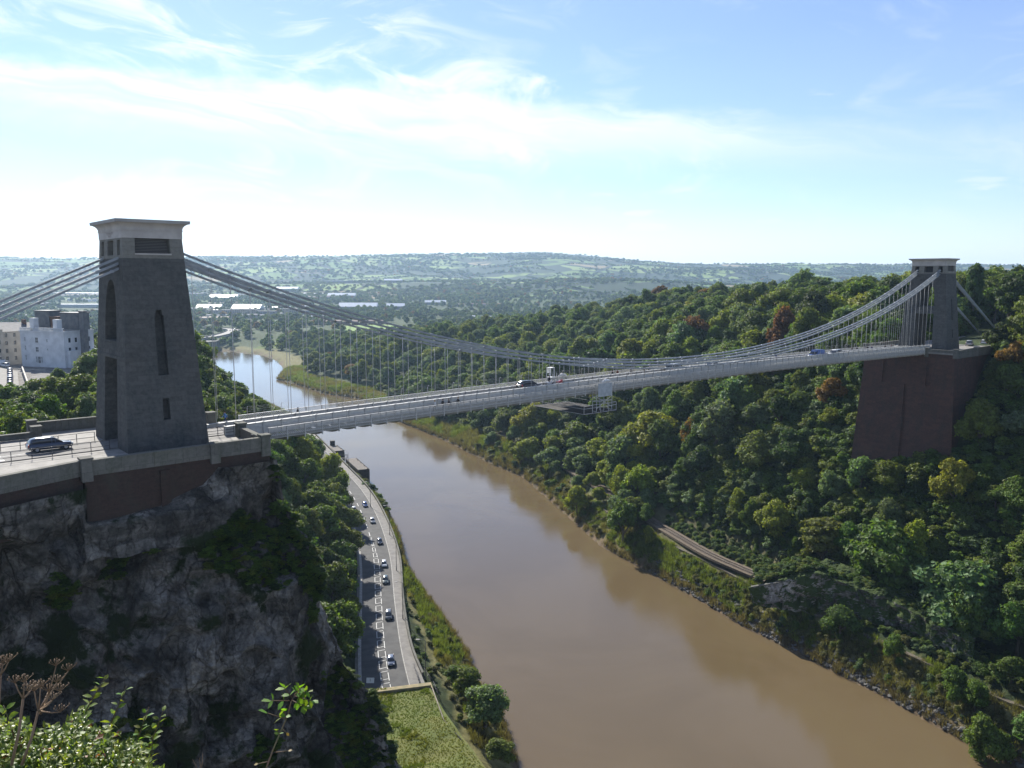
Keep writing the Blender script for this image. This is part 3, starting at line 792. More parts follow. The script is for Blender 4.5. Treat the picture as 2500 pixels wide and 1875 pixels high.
# curved posts carrying the fence wires above each parapet
mb = MB(); mb.tube([(0, 0, -0.1), (0, 0, 0.75), (0, 0.06, 0.95), (0, 0.2, 1.08), (0, 0.36, 1.12)], 0.032, 5)
wp = mb.mesh('wire_post', M['iron'])
for s in (-1, 1):
    for k in range(0, NP, 2):
        u = U0 + k * D
        inst('wire_post', wp, pp[s], (u + 1.2, s * 4.7, Tpar(u) + (0.38 if s > 0 else 0)), (0, 0, 0 if s < 0 else PI))
for s in (-1, 1):
    for h_, o_ in ((0.3, 0), (0.55, 0), (0.8, 0.02), (1.0, 0.1)):
        mb = MB(); mb.tube([(lerp(U0, 202, i / 40), s * (4.7 - o_), Tpar(lerp(U0, 202, i / 40)) + h_ + (0.38 if s > 0 else 0)) for i in range(41)], 0.006, 4)
        mb.build('fence_wire', M['iron'], deck)
# chains: three tiers each side, links of 3 D with staggered joints
def link_mesh(L, name):
    mb = MB()
    for k in range(5):
        y = (k - 2) * 0.088
        mb.box(0, L, y - 0.017, y + 0.017, -0.115, 0.115)
    for x in (0, L):
        mb.tube([(x, -0.27, 0), (x, 0.27, 0)], 0.16, 8)
    mb.box(L * 0.5 - 0.04, L * 0.5 + 0.04, -0.24, 0.24, -0.11, 0.11)
    return mb
link_cache = {}
def link_between(parent, a, b, v):
    L = round(math.hypot(b[0] - a[0], b[1] - a[1]), 2)
    if L not in link_cache: link_cache[L] = link_mesh(L, 'link').mesh('link', M['chain'])
    inst('link', link_cache[L], parent, (a[0], v, a[1]), (0, -math.atan2(b[1] - a[1], b[0] - a[0]), 0))
for s in (-1, 1):
    for tier in range(3):
        ch = empty('chain', parent=deck); off = 0.08 + tier * 0.58
        st = 4.3 + tier * D; us = [3.2] + [st + i * 3 * D for i in range(40) if st + i * 3 * D < 209.3] + [210.9]
        if us[1] - us[0] < 1.5: us.pop(1)
        for a, b in zip(us[:-1], us[1:]): link_between(ch, (a, chz(a) + off), (b, chz(b) + off), s * 3.05)
        bs = empty('back_chain', parent=deck)
        # landward chains: down from the saddle to the anchorage
        def bz(d): return 21.45 + off - 0.445 * d - 0.0002 * d * d
        ds = [2.6, 4.0 + tier * 1.6] + [4.0 + tier * 1.6 + 7.32 * (i + 1) for i in range(6)]
        for a, b in zip(ds[:-1], ds[1:]): link_between(bs, (-b, bz(b)), (-a, bz(a)), s * 3.05)
        def bz2(d): return 20.75 + off - 0.41 * d - 0.0004 * d * d if False else 20.9 + off - (21.0 + off * 1.0) * (d / 49.0)
        ds = [d for d in ds if d < 42] + [48.5]
        for a, b in zip(ds[:-1], ds[1:]): link_between(bs, (214.05 + a, bz2(a)), (214.05 + b, bz2(b)), s * 3.05)
# hangers: one to every joint of the three tiers
hang = {}
for s in (-1, 1):
    k = 0; u = 4.3 + D
    while u < 209:
        tier = int(round((u - 4.3) / D)) % 3
        z1 = chz(u) + 0.08 + tier * 0.58; z0 = zroad(u) + 1.0 if u > 9 else 0.9
        if u > 203: z0 = 0.3
        if z1 - z0 > 0.4:
            mb = MB(); mb.tube([(u, s * 3.05, z0), (u, s * 3.05, z1)], 0.033, 6); mb.build('hanger', M['iron'], deck)
        u += D

# maintenance gantry slung under the deck
g = bridge_empty('maintenance_gantry', 70.5, 0, 0, label='pale scaffold gantry hung under and beside the middle of the deck', cat='gantry')
def bars(name, segs, w=0.07, mat='iron'):
    mb = MB()
    for a, b in segs: mb.bar(a, b, w, w)
    return mb.build(name, M[mat], g)
zt = Tpar(70.5)
for s in (-1, 1):
    y0, y1 = s * 4.95, s * 5.9
    frame = [((x, y, zt + 1.0 if x < 2 else zt + .3), (x, y, -3.4)) for x in (-0.2, 1.6, 3.6) for y in (y0, y1)]
    frame += [((-0.2, y, z), (3.6, y, z)) for y in (y0, y1) for z in (zt + 0.3, -0.9, -1.7)] + [((x, y0, z), (x, y1, z)) for x in (-0.2, 1.6, 3.6) for z in (zt + 0.3, -0.9, -1.7, -3.4)]
    frame += [((-0.2, y1, -0.9), (3.6, y1, -2.9)), ((3.6, y1, -0.9), (-0.2, y1, -2.9))]
    bars('side_frame', frame)
    mb = MB(); mb.box(0.1, 3.5, y1 * 1.0 - 0.02 + s * .04, y1 + 0.02 + s * .04, -0.85, zt + 0.25); mb.build('side_panel', pbr('dusty_mesh_sheet', (0.40, 0.43, 0.45), (0.30, 0.33, 0.35), 1.5, 0.7), g)
    mb = MB(); mb.tube([(1.6, s * 5.4, zt + .3), (2.4, s * 5.4, zt + .62), (3.5, s * 5.4, zt + .45)], [.18, .3, .2], 7); mb.build('tarpaulin', pbr('white_tarpaulin', (0.6, 0.6, 0.6)), g)
    if s > 0:
        mb = MB(); mb.box(-0.9, 0.2, 4.9, 5.9, zt + 0.35, zt + 0.42)
        for x in (-0.9, 0.15):
            for y in (4.9, 5.85): mb.box(x, x + 0.06, y, y + 0.06, zt + 0.3, zt + 2.1)
        mb.box(-0.9, 0.2, 5.85, 5.9, zt + 1.1, zt + 2.1); mb.box(-0.9, 0.2, 4.9, 5.9, zt + 2.06, zt + 2.14)
        mb.build('access_cage', pbr('white_painted_cage', (0.7, 0.72, 0.72)), g)
rails = [((-3.5, -6.2, z), (4.4, -6.2, z)) for z in (-2.1, -2.6, -3.5)] + [((-3.5, 6.2, z), (4.4, 6.2, z)) for z in (-2.1, -2.6, -3.5)]
rails += [((x, y, -2.1), (x, y, -3.5)) for x in (-3.5, -1.5, 0.5, 2.5, 4.4) for y in (-6.2, 6.2)]
rails += [((x, -6.2, z), (x, 6.2, z)) for x in (-3.5, 4.4) for z in (-2.1, -2.6, -3.5)]
bars('guard_rails', rails, 0.06)
mb = MB(); mb.box(-3.5, 4.4, -6.2, 6.2, -3.6, -3.52); mb.build('platform', M['timber_dark'], g)

# ------------------------------------------------------------------ cliff under the near tower, road, gallery, banks
M['rock'] = None
def rock_material(name, pale, dark, green, gscale=0.12, veg=0.5):
    m = bpy.data.materials.new(name); m.use_nodes = True; t = NT(m.node_tree)
    p = t.n['Principled BSDF']; obj = t.new('ShaderNodeTexCoord').outputs['Object']
    f = t.mr(t.noise(obj, 0.22, 7, 0.65, 0.6), 0.35, 0.68)
    col = t.mix(f, dark, pale)
    pale_ = t.mr(t.noise(obj, 0.075, 5, 0.6), 0.47, 0.66); col = t.mix(t.m('MULTIPLY', pale_, 0.8), col, tuple(min(1, c_ * 1.55) for c_ in pale))
    bed = t.new('ShaderNodeMapping'); t.l.new(obj, bed.inputs[0]); bed.inputs['Scale'].default_value = (0.12, 0.12, 1.0); bed.inputs['Rotation'].default_value = (0.0, 0.22, 0.0)
    bl = t.mr(t.noise(bed.outputs[0], 0.9, 4, 0.55), 0.50, 0.60); col = t.mix(t.m('MULTIPLY', bl, 0.45), col, dark)
    iron = t.mr(t.noise(obj, 0.10, 4, 0.6), 0.56, 0.72); col = t.mix(t.m('MULTIPLY', iron, 0.6), col, (0.075, 0.048, 0.036))
    mp = t.new('ShaderNodeMapping'); t.l.new(obj, mp.inputs[0]); mp.inputs['Scale'].default_value = (1, 1, 0.18)
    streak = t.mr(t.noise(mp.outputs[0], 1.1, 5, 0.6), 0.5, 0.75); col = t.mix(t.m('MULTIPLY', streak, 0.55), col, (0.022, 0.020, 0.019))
    wp_ = t.new('ShaderNodeVectorMath', operation='ADD'); t.l.new(mp.outputs[0], wp_.inputs[0])
    ws = t.new('ShaderNodeVectorMath', operation='SCALE'); t.l.new(t.noise(obj, 0.6, 4, color=True), ws.inputs[0]); ws.inputs['Scale'].default_value = 1.1; t.l.new(ws.outputs[0], wp_.inputs[1])
    mp.inputs['Scale'].default_value = (1, 1, 0.55)
    hts = []
    for vs_, amt, crack in ((0.30, 0.30, 0.05), (1.0, 0.24, 0.06)):
        va = t.new('ShaderNodeTexVoronoi', feature='F1'); t.l.new(wp_.outputs[0], va.inputs['Vector']); va.inputs['Scale'].default_value = vs_
        vb = t.new('ShaderNodeTexVoronoi', feature='DISTANCE_TO_EDGE'); t.l.new(wp_.outputs[0], vb.inputs['Vector']); vb.inputs['Scale'].default_value = vs_
        sc_ = t.new('ShaderNodeSeparateColor'); t.l.new(va.outputs['Color'], sc_.inputs[0])
        k_ = t.mr(sc_.outputs[0], 0, 1, 1 - amt, 1 + amt, False); col = t.mix(1.0, col, t.xyz(k_, k_, k_), 'MULTIPLY')
        e_ = t.mr(vb.outputs['Distance'], 0.0, crack); cm = t.mr(t.noise(obj, vs_ * 0.5, 3), 0.45, 0.62)
        col = t.mix(t.m('MULTIPLY', t.m('SUBTRACT', 1.0, e_), cm), col, t.mix(1.0, col, (0.5, 0.48, 0.47), 'MULTIPLY'))
        hts.append(t.m('ADD', t.m('MULTIPLY', e_, 0.8), t.m('MULTIPLY', sc_.outputs[1], 1.3)))
    fine = t.noise(obj, 2.2, 7, 0.7); fv = t.mr(fine, 0.3, 0.7, 0.6, 1.35)
    col = t.mix(1.0, col, t.xyz(fv, fv, fv), 'MULTIPLY')
    nrm = t.new('ShaderNodeNewGeometry'); sp_ = t.new('ShaderNodeSeparateXYZ'); t.l.new(nrm.outputs['Normal'], sp_.inputs[0])
    up = t.mr(t.m('ADD', t.m('MULTIPLY', sp_.outputs[2], 0.0 if veg < .4 else 0.8), t.m('MULTIPLY', t.noise(obj, gscale, 6, 0.65), 1.3)), 0.60 + (0.5 - veg) * 0.3, 0.68 + (0.5 - veg) * 0.3)
    col = t.mix(up, col, green)
    t.put(p.inputs['Base Color'], col); p.inputs['Roughness'].default_value = 0.92; p.inputs['Specular IOR Level'].default_value = 0.2
    v = t.new('ShaderNodeTexVoronoi', feature='DISTANCE_TO_EDGE'); t.l.new(obj, v.inputs['Vector']); v.inputs['Scale'].default_value = 0.7
    h = t.m('ADD', t.m('MULTIPLY', t.noise(obj, 1.3, 8, 0.72), 1.6), t.m('ADD', hts[0], t.m('MULTIPLY', hts[1], 0.5)))
    t.l.new(t.bump(h, 0.9, 0.35), p.inputs['Normal'])
    return m
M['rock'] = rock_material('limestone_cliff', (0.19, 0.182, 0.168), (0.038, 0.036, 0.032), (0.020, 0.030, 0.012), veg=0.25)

def blocky(p, sc, seed=0.0):
    """blocky fracture: a random step per Voronoi cell"""
    q = Vector((p.x * sc + seed, p.y * sc, p.z * sc * 0.62))
    d, pts = noise.voronoi(q)
    h = noise.cell(pts[0] * 7.31)
    return h, min((d[1] - d[0]) * 3.0, 1.0)

def cliff_point(s, t):
    """s along the face (0 far left .. 1 bridge end then round the corner), t 0 top .. 1 foot; local bridge frame"""
    depth = 1.5 + t * 70.0                                    # metres below the road
    zz = -depth
    ue = 9.2 + np.interp(depth, [0, 5, 11, 15, 21, 28, 34, 38, 45, 60, 72], [0, 0.9, 2.6, 4.0, 6.0, 8.0, 10.6, 12.0, 13.6, 15.0, 16])
    if s < 0.74:
        k = s / 0.74; u = lerp(-64, ue, k ** 0.8)
        v = -13.9 - t * 8.0 + float(np.interp(u, [-64, -18, -10.5, 0], [-7.2, -2.7, 0, 0])) * (1 - t)
        if -10.6 < u < 3.5: v += 1.6 * (1 - sstep(4.3, 5.6, depth + 0.055 * (u + 5) ** 2 * (u > -5))) * sstep(-10.6, -9.6, u)
        nx, ny = 0.0, -1.0
        bulge = math.sin(u * 0.17 + depth * 0.05) * 1.6 + math.sin(u * 0.41 + 2 + depth * 0.11) * 0.8
        return u, v - bulge * min(1, t * 4), zz, nx, ny
    k = (s - 0.74) / 0.26
    a = min(1, k / 0.18) * PI / 2
    v0 = -13.9 - t * 8.0
    bulge = (math.sin(ue * 0.17 + depth * 0.05) * 1.6 + math.sin(ue * 0.41 + 2 + depth * 0.11) * 0.8) * min(1, t * 4)
    v = v0 - bulge + (k * 46)
    u = ue + 2.2 * math.sin(a) * min(1, t * 5) - 4.0 * k * 0 + math.sin(v * 0.3) * 0.8 * t
    return u, v, zz, math.sin(a), -math.cos(a)
def depth_of(j, nt): return 1.5 + j / nt * 70.0
def build_cliff():
    ns, nt = 330, 230
    V = []
    for i in range(ns + 1):
        for j in range(nt + 1):
            u, v, z, nx, ny = cliff_point(i / ns, j / nt)
            p = Vector((u, v, z))
            amp = min(1.0, j / nt * 14)
            pw = p + noise.noise_vector(p * 0.25) * 1.2
            h1, e1 = blocky(pw, 0.11, 3.0); h2, e2 = blocky(pw + Vector((11, 5, 0)), 0.30, 9.0); h3, e3 = blocky(pw, 0.8, 4.0)
            n = noise.fractal(p * 0.07, 1.0, 2.1, 4) * 2.4 + noise.fractal(p * 0.5, 0.8, 2.1, 4) * 0.28
            d = n + (h1 - 0.5) * 2.6 * e1 + (h2 - 0.5) * 1.5 * e2 + (h3 - 0.5) * 0.5 * e3 - (1 - e2) * 0.3 - (1 - e3) * 0.12
            if -10.6 < u < 3.6 and depth_of(j, nt) < 5: d = min(d, 0.0)
            elif -11 < u < 4 and depth_of(j, nt) < 9: d = max(d, 0.4)
            ledge = (abs(((z + u * 0.12) / 5.3) % 1 - 0.5) - 0.25) * 1.0
            d = (d + ledge) * amp
            if i > ns * 0.735 and amp < 1: d *= 0.4
            V.append((p.x + nx * d, p.y + ny * d, p.z + noise.noise(p * 0.5) * 0.5 * amp))
    idx = np.arange((ns + 1) * (nt + 1)).reshape(ns + 1, nt + 1)
    q = np.stack([idx[:-1, :-1], idx[:-1, 1:], idx[1:, 1:], idx[1:, :-1]], -1).reshape(-1, 4)
    me = mesh_np('cliff', V, q, M['rock'], False)
    r = bpy.data.objects.new('cliff', me); link(r); r.location = BW(0, 0, 0); r.rotation_euler = (0, 0, PHI)
    tag(r, 'shaded grey limestone cliff falling away under the near tower', kind='structure')
    return np.array(V)
CLV = build_cliff()

# roads as ribbons laid over the shelf
def ribbon(name, left, right, zf, mat, th=0.0, ys=None, n=90, **kw):
    mb = MB(); ys = np.linspace(ys[0], ys[1], n + 1)
    L = [(left(y), y) for y in ys]; Rr = [(right(y), y) for y in ys]
    rings = []
    for (xl, y), (xr, _) in zip(L, Rr):
        z = zf(y) if callable(zf) else zf
        rings.append([(xl, y, z - max(th, 0.3)), (xr, y, z - max(th, 0.3)), (xr, y, z), (xl, y, z)])
    mb.loft(rings); return mb.build(name, mat, **kw)
from functools import partial
def sm(xs):
    import bisect
    def f(y):                                   # smooth interpolation (Catmull-Rom)
        ks = RLY; i = min(max(bisect.bisect_right(ks, y) - 1, 0), len(ks) - 2)
        x0, x1, x2, x3 = xs[max(i - 1, 0)], xs[i], xs[i + 1], xs[min(i + 2, len(ks) - 1)]
        y0, y1, y2, y3 = ks[max(i - 1, 0)], ks[i], ks[i + 1], ks[min(i + 2, len(ks) - 1)]
        m1 = (x2 - x0) / (y2 - y0) if y2 != y0 else 0; m2 = (x3 - x1) / (y3 - y1) if y3 != y1 else 0
        h = y2 - y1; t = (y - y1) / h
        return (2 * t**3 - 3 * t**2 + 1) * x1 + (t**3 - 2 * t**2 + t) * h * m1 + (-2 * t**3 + 3 * t**2) * x2 + (t**3 - t**2) * h * m2
    return f
fl, fr, fp = sm(RLX), sm(RRX), sm(PRX)
RY = (100, 560)
ribbon('riverside_road', fl, fr, 8.02, M['tarmac'], ys=RY, kind='structure')
ribbon('riverside_pavement', lambda y: fr(y) + 0.22, fp, 8.15, M['pave'], ys=RY, kind='structure')
ribbon('road_kerb', fr, lambda y: fr(y) + 0.22, 8.18, M['kerb'], ys=RY, kind='structure')
ribbon('inland_kerb', lambda y: fl(y) - 0.75, fl, 8.20, M['kerb'], ys=RY, kind='structure')
# markings: double hatched centre strip, dashes beyond, edge line
mb = MB()
def pt(y, k): return Vector((lerp(fl(y), fr(y), k), y, 8.03))
def mark(a, b, w=0.14):
    d = (b - a); d.z = 0
    n = Vector((-d.y, d.x, 0)).normalized() * w / 2
    mb.add([a - n, b - n, b + n, a + n], [(0, 1, 2, 3)])
y = 140.0
KL, KR = 0.42, 0.60
while y < 262:
    k1, k2 = (KL, KR)
    if y > 235: f_ = (y - 235) / 27; k1, k2 = lerp(KL, 0.48, f_), lerp(KR, 0.50, f_)
    for k in (k1, k2): mark(pt(y, k), pt(y + 3.6, k), 0.16)
    mark(pt(y, k1), pt(y + 0.9, k2), 0.16); mark(pt(y + 3.6, k1), pt(y + 4.3, k2) , 0.16) if k2 - k1 > 0.05 else None
    y += 5.2
while y < 440:
    mark(pt(y, 0.47), pt(y + 4, 0.47), 0.22); y += 9
mb.build('lane_markings', M['white'], kind='structure', label='white hatched centre strip and dashes on the riverside road')
# low river wall beside the pavement, in panels
rw = empty('river_wall', (0, 0, 0), label='low stone wall following the outer edge of the riverside pavement', cat='wall')
y = 168.0
while y < 480:
    y2 = y + 3.6
    a, b = Vector((fp(y) + 0.25, y, 8.0)), Vector((fp(y2) + 0.25, y2 - 0.04, 8.0))
    m = MB(); m.bar(a + Vector((0, 0, 0.1)), b + Vector((0, 0, 0.1)), 0.38, 1.3); m.bar(a + Vector((0, 0, .82)), b + Vector((0, 0, .82)), 0.48, 0.14)
    m.build('wall_section', M['coping'], rw); y = y2
# inland retaining strip
ribbon('rock_foot_wall', lambda y: fl(y) - 1.4, lambda y: fl(y) - 0.80, 8.9, M['coping'], ys=(165, 420), kind='structure')

# rockfall gallery with a grassed roof where the road goes under
gz = 13.0
ga = empty('road_gallery', (0, 0, 0), label='grass roofed gallery that the riverside road runs into', cat='gallery')
far = [(-33.5, 148.4), (-16.2, 153.0)]
M['turf'] = pbr('rough_turf', (0.09, 0.115, 0.026), (0.125, 0.13, 0.036), 0.25, 0.95, 0.7, 1.6)
outl = [(-60, 60), (12, 60), (3, 112), (-4.7, 127), (-10.5, 139), (-16.0, 152.2), (-33.5, 147.6), (-60, 142)]
mb = MB(); mb.loft([[(x, y, 11.6) for x, y in outl], [(x, y, gz - 0.05) for x, y in outl]]); mb.build('roof_slab', M['coping'], ga)
def roofpt(a, b):
    xr = np.interp(60 + b * 92, [60, 112, 127, 139, 152], [12, 3, -4.7, -10.5, -16.0]); y = 60 + b * (92 - 3.0 * (1 - a) * b)
    x = lerp(-60, xr, a)
    return (x, y, gz + 0.12 + 0.35 * noise.fractal(Vector((x, y, 0)) * 0.15, 1, 2, 4) + 0.4)
mb = MB(); mb.grid(roofpt, 70, 90, 0, True); mb.build('turf', M['turf'], ga)
for nm, o, h_, w_ in (('front_parapet', 0.0, 1.0, 0.5), ('front_ledge', 1.6, -0.1, 2.2)):
    a, b = Vector((-33.5, 148.3 + o, gz)), Vector((-16.0, 152.9 + o, gz)); m = MB(); m.bar(a + Vector((0, 0, h_ / 2)), b + Vector((0, 0, h_ / 2)), w_, 1.0 if o == 0 else 0.35); m.build(nm, pbr('ochre_' + nm, (0.30, 0.24, 0.14), (0.2, 0.18, 0.1), 1.0, 0.9), ga)
m = MB(); m.tube([(-15.7, 152.6, gz + .5), (-12.4, 140.6, gz + .5), (-7.5, 132, gz + .4)], 0.12, 6); m.build('edge_pipe', M['timber'], ga)
for i in range(7):
    p = Vector((-33 + i * 2.9, 148.6 + i * 0.75, 7.8)); m = MB(); m.box(p.x - .3, p.x + .3, p.y - .3, p.y + .3, 7.8, 11.7); m.build('column', M['coping'], ga) if i in (0, 6) else None
railing('pavement_railing', [(-19.3, 163.0, 8.15), (-21.6, 171.5, 8.15)], 'short black railing between the road and the path down to the gallery', gap=1.4, rails=(0.5, 1.05))
railing('pavement_railing', [(-14.8, 158.0, 8.15), (-16.6, 163.5, 8.15), (-19.2, 169.5, 8.15)], 'black railing on the river side of the path by the gallery', gap=1.5, rails=(0.5, 1.05))

# street lamps
def lamp(X, Y, h, label, arm=(-1.6, 0)):
    r_ = empty('street_lamp', (X, Y, 8.1), label=label, cat='street lamp', group='street lamps along the river wall')
    m = MB(); m.tube([(0, 0, 0), (0, 0, 1.2)], 0.13, 8); m.build('base', M['rail_dark'], r_)
    m = MB(); m.tube([(0, 0, 1.2), (0, 0, h - 0.3)], [0.09, 0.06], 8); m.build('column', M['rail_dark'], r_)
    m = MB(); m.tube([(0, 0, h - 0.32), (arm[0] * 0.2, arm[1] * 0.2, h - 0.05), (arm[0], arm[1], h)], 0.045, 6); m.build('arm', M['rail_dark'], r_)
    m = MB(); x, y = arm; m.loft([[(x * 0.85 - .12, y - .28, h - .05), (x * 0.85 + .12, y - .28, h - .05), (x * .85 + .12, y + .28, h - .05), (x * .85 - .12, y + .28, h - .05)], [(x * 1.1 - .25, y - .2, h + .08), (x * .85 + .12, y - .2, h + .08), (x * .85 + .12, y + .2, h + .08), (x * 1.1 - .25, y + .2, h + .08)]]); m.build('lamp_head', M['kerb'], r_)
for X_, Y_, h_, l_ in ((-53.3, 299.5, 9.8, 'tall street lamp nearest the wooden landing stage'), (-41.0, 265.5, 10.2, 'tall street lamp on the outside of the road bend'),
                       (-34.1, 232.3, 9.8, 'tall street lamp just short of the road bend, beside the hatched strip'), (-27.6, 197.8, 9.8, 'tall street lamp beside the straight stretch of pavement'),
                       (-18.4, 165.6, 9.4, 'street lamp on the path at the gallery mouth')):
    lamp(X_, Y_, h_, l_)
lamp(-74.2, 362.5, 7.5, 'small street lamp where the road meets the landing stages')
r_ = empty('gallery_sign', (-27.6, 150.6, 13.4), label='small white square sign on a dark pole at the gallery edge', cat='sign')
m = MB(); m.tube([(0, 0, -0.6), (0, 0, 3.0)], 0.05, 6); m.build('pole', M['rail_dark'], r_)
m = MB(); m.box(-0.75, 0.75, -0.06, 0.06, 2.3, 3.3); o = m.build('panel', pbr('white_sign_board', (0.62, 0.63, 0.64)), r_); o.rotation_euler = (rad(-28), 0, 0); o.location = (0, -1.2, 0.1)

# landing stages
def stage(loc, L, Wd, rz, h, label, grp='timber landing stages'):
    r_ = empty('landing_stage', loc, rz, label=label, cat='landing stage', group=grp)
    m = MB()
    for k in range(int(L / 0.45)): m.box(-Wd / 2, Wd / 2, k * 0.45, k * 0.45 + 0.41, h - 0.12, h)
    o = m.build('decking', M['timber'], r_); tag(o, kind='stuff')
    for i in range(int(L / 1.5) + 1):
        for sx in (-1, 1):
            m = MB(); m.box(sx * Wd / 2 - .2, sx * Wd / 2 + .2, i * 1.5 - .2, i * 1.5 + .2, -2.5, h - 0.13); m.build('pile', M['timber_dark'], r_)
    m = MB(); m.box(-Wd / 2 - .1, Wd / 2 + .1, -.28, -.2, -1, h + .25); m.box(Wd / 2 + .2, Wd / 2 + .28, -.2, L, -1, h + .1); m.box(-Wd / 2 - .28, -Wd / 2 - .2, -.2, L, h - 1, h + .1); m.build('fender_boards', M['timber_dark'], r_)
    m = MB()
    for i in range(4): m.tube([(Wd / 2 - .4, 1 + i * L / 4, h), (Wd / 2 - .4, 1 + i * L / 4, h + .6)], .16, 8)
    m.build('bollard', M['rail_dark'], r_)
    return r_
stage((-68.2, 367.5, 0), 26, 4.8, rad(24), 6.2, 'near timber landing stage with dark piles at the river edge')
r_ = stage((-88.0, 409, 0), 16, 4.4, rad(26), 6.0, 'farther landing stage partly hidden behind the wooded bank')
m = MB(); m.box(-1.0, 1.2, 14.5, 16.5, -2, 8.6); m.build('dolphin', M['timber_dark'], r_)
r_ = empty('gangway', (-80.5, 390, 6.4), label='dark framed gangway linking the near landing stage to the wall', cat='gangway')
m = MB()
for k in range(7):
    x = -k * 1.2; m.bar((x, 0, 0), (x, 0, 1.6), .12, .12); m.bar((x, 1.6, 0), (x, 1.6, 1.6), .12, .12)
m.bar((0, 0, 1.6), (-7.2, 0, 1.6), .12, .12); m.bar((0, 1.6, 1.6), (-7.2, 1.6, 1.6), .12, .12); m.bar((0, 0.8, 0), (-7.2, 0.8, 0), 1.5, .12); m.build('truss', M['timber_dark'], r_)

# ------------------------------------------------------------------ right bank: railway, towpath, rock outcrop and tunnel wall
def offset_line(L, dist):
    out = []
    for i in range(len(L)):
        a, b = L[max(i - 1, 0)], L[min(i + 1, len(L) - 1)]; d = b - a; d = d / np.hypot(*d); out.append(L[i] + np.array([d[1], -d[0]]) * dist)
    return np.array(out)
seg = RB[(RB[:, 1] > 100) & (RB[:, 1] < 640)]
rail_pts = [Vector((51.0, 272, 9.55)), Vector((53.2, 266.4, 9.5)), Vector((60.8, 244.5, 9.5)), Vector((67.5, 231.3, 9.5)), Vector((74.2, 220.2, 9.5)), Vector((84, 206, 9.5)), Vector((98, 188, 9.5))]
rail_pts = [Vector((-12, 452, 9.8)), Vector((12, 396, 9.8)), Vector((34, 330, 9.7)), Vector((44, 296, 9.6))] + rail_pts
def dense(pts, n=6):
    out = []
    for i in range(len(pts) - 1):
        p0, p1, p2, p3 = pts[max(i - 1, 0)], pts[i], pts[i + 1], pts[min(i + 2, len(pts) - 1)]
        for k in range(n):
            t = k / n
            out.append(0.5 * ((2 * p1) + (p2 - p0) * t + (2 * p0 - 5 * p1 + 4 * p2 - p3) * t * t + (3 * p1 - p0 - 3 * p2 + p3) * t ** 3))
    return out + [pts[-1]]
rp = dense(rail_pts, 8)
def swept(pts, w, h, z, off=0.0):
    rings = []
    for i, p in enumerate(pts):
        d = (pts[min(i + 1, len(pts) - 1)] - pts[max(i - 1, 0)]).normalized(); n = Vector((d.y, -d.x, 0)); c = p + n * off
        rings.append([c - n * w / 2 + Vector((0, 0, z - h)), c + n * w / 2 + Vector((0, 0, z - h)), c + n * w / 2 + Vector((0, 0, z)), c - n * w / 2 + Vector((0, 0, z))])
    mb = MB(); mb.loft(rings); return mb
rr = empty('railway_track', (0, 0, 0), label='single railway track on brown ballast along the wooded far bank', cat='railway')
swept(rp, 4.6, 0.7, 0.0).build('ballast', pbr('brown_ballast', (0.105, 0.082, 0.058), (0.15, 0.118, 0.085), 1.5, 0.95, 0.6, 6), rr)
for o_ in (-0.75, 0.75): swept(rp, 0.12, 0.16, 0.22, o_).build('rail', pbr('rusty_rail', (0.10, 0.07, 0.055), rough=0.6), rr)
mb = MB()
for i in range(0, len(rp) - 1):
    a, b = rp[i], rp[i + 1]; n_ = int((b - a).length / 0.75)
    for k in range(n_):
        c = a.lerp(b, k / n_); d = (b - a).normalized(); nn = Vector((d.y, -d.x, 0)); mb.bar(c - nn * 1.25 + Vector((0, 0, .03)), c + nn * 1.25 + Vector((0, 0, .03)), .26, .10)
tag(mb.build('sleepers', M['timber'], rr), kind='stuff')
tp = dense([Vector((x, y, 0)) for x, y in offset_line(seg, 9.5)][::-1], 4)
for p in tp: p.z = max(Hs(p.x, p.y), 0) + 0.25
swept(tp, 1.5, 0.5, 0.0).build('towpath', pbr('muddy_path', (0.13, 0.11, 0.085), (0.09, 0.08, 0.06), 1, .95), kind='structure')

M['rock2'] = rock_material('dark_rock', (0.30, 0.285, 0.27), (0.11, 0.10, 0.095), (0.05, 0.075, 0.02), 0.2, 0.6)
def outcrop():
    """rock face above the towpath where the line goes into its tunnel"""
    base = [(66.5, 208.5), (72, 206.0), (79, 203.0), (86, 197.5), (92, 190), (97, 181), (102, 171)]
    topz = [13.0, 15.5, 18.5, 17.0, 16.5, 15, 14]
    n, m_ = 110, 46; V = []
    for i in range(n + 1):
        k = i / n * (len(base) - 1); j0 = min(int(k), len(base) - 2); f_ = k - j0
        bx, by = lerp(base[j0][0], base[j0 + 1][0], f_), lerp(base[j0][1], base[j0 + 1][1], f_); tz = lerp(topz[j0], topz[j0 + 1], f_)
        for j in range(m_ + 1):
            t = j / m_
            if t < 0.75: z = lerp(7.0, tz, t / 0.75); back = 0.8 * t
            else: z = tz + (t - .75) * 5; back = 0.6 + (t - 0.75) * 36
            p = Vector((bx + back * 0.55, by + back * 0.83, z)); h1, e1 = blocky(p, 0.45); d = (h1 - .5) * 1.1 * e1 + noise.fractal(p * .5, 1, 2, 4) * .5
            V.append((p.x - .5 * d, p.y - .85 * d, p.z + (d * .3 if t > .7 else 0)))
    idx = np.arange((n + 1) * (m_ + 1)).reshape(n + 1, m_ + 1); q = np.stack([idx[:-1, :-1], idx[1:, :-1], idx[1:, 1:], idx[:-1, 1:]], -1).reshape(-1, 4)
    o = bpy.data.objects.new('rock_outcrop', mesh_np('rock_outcrop', V, q, M['rock2'])); link(o); tag(o, 'dark vertical rock face between the railway and the towpath', 'rock face')
outcrop()
tw = empty('tunnel_wall', (0, 0, 0), label='sloping stone wall top at the end of the visible railway', cat='wall')
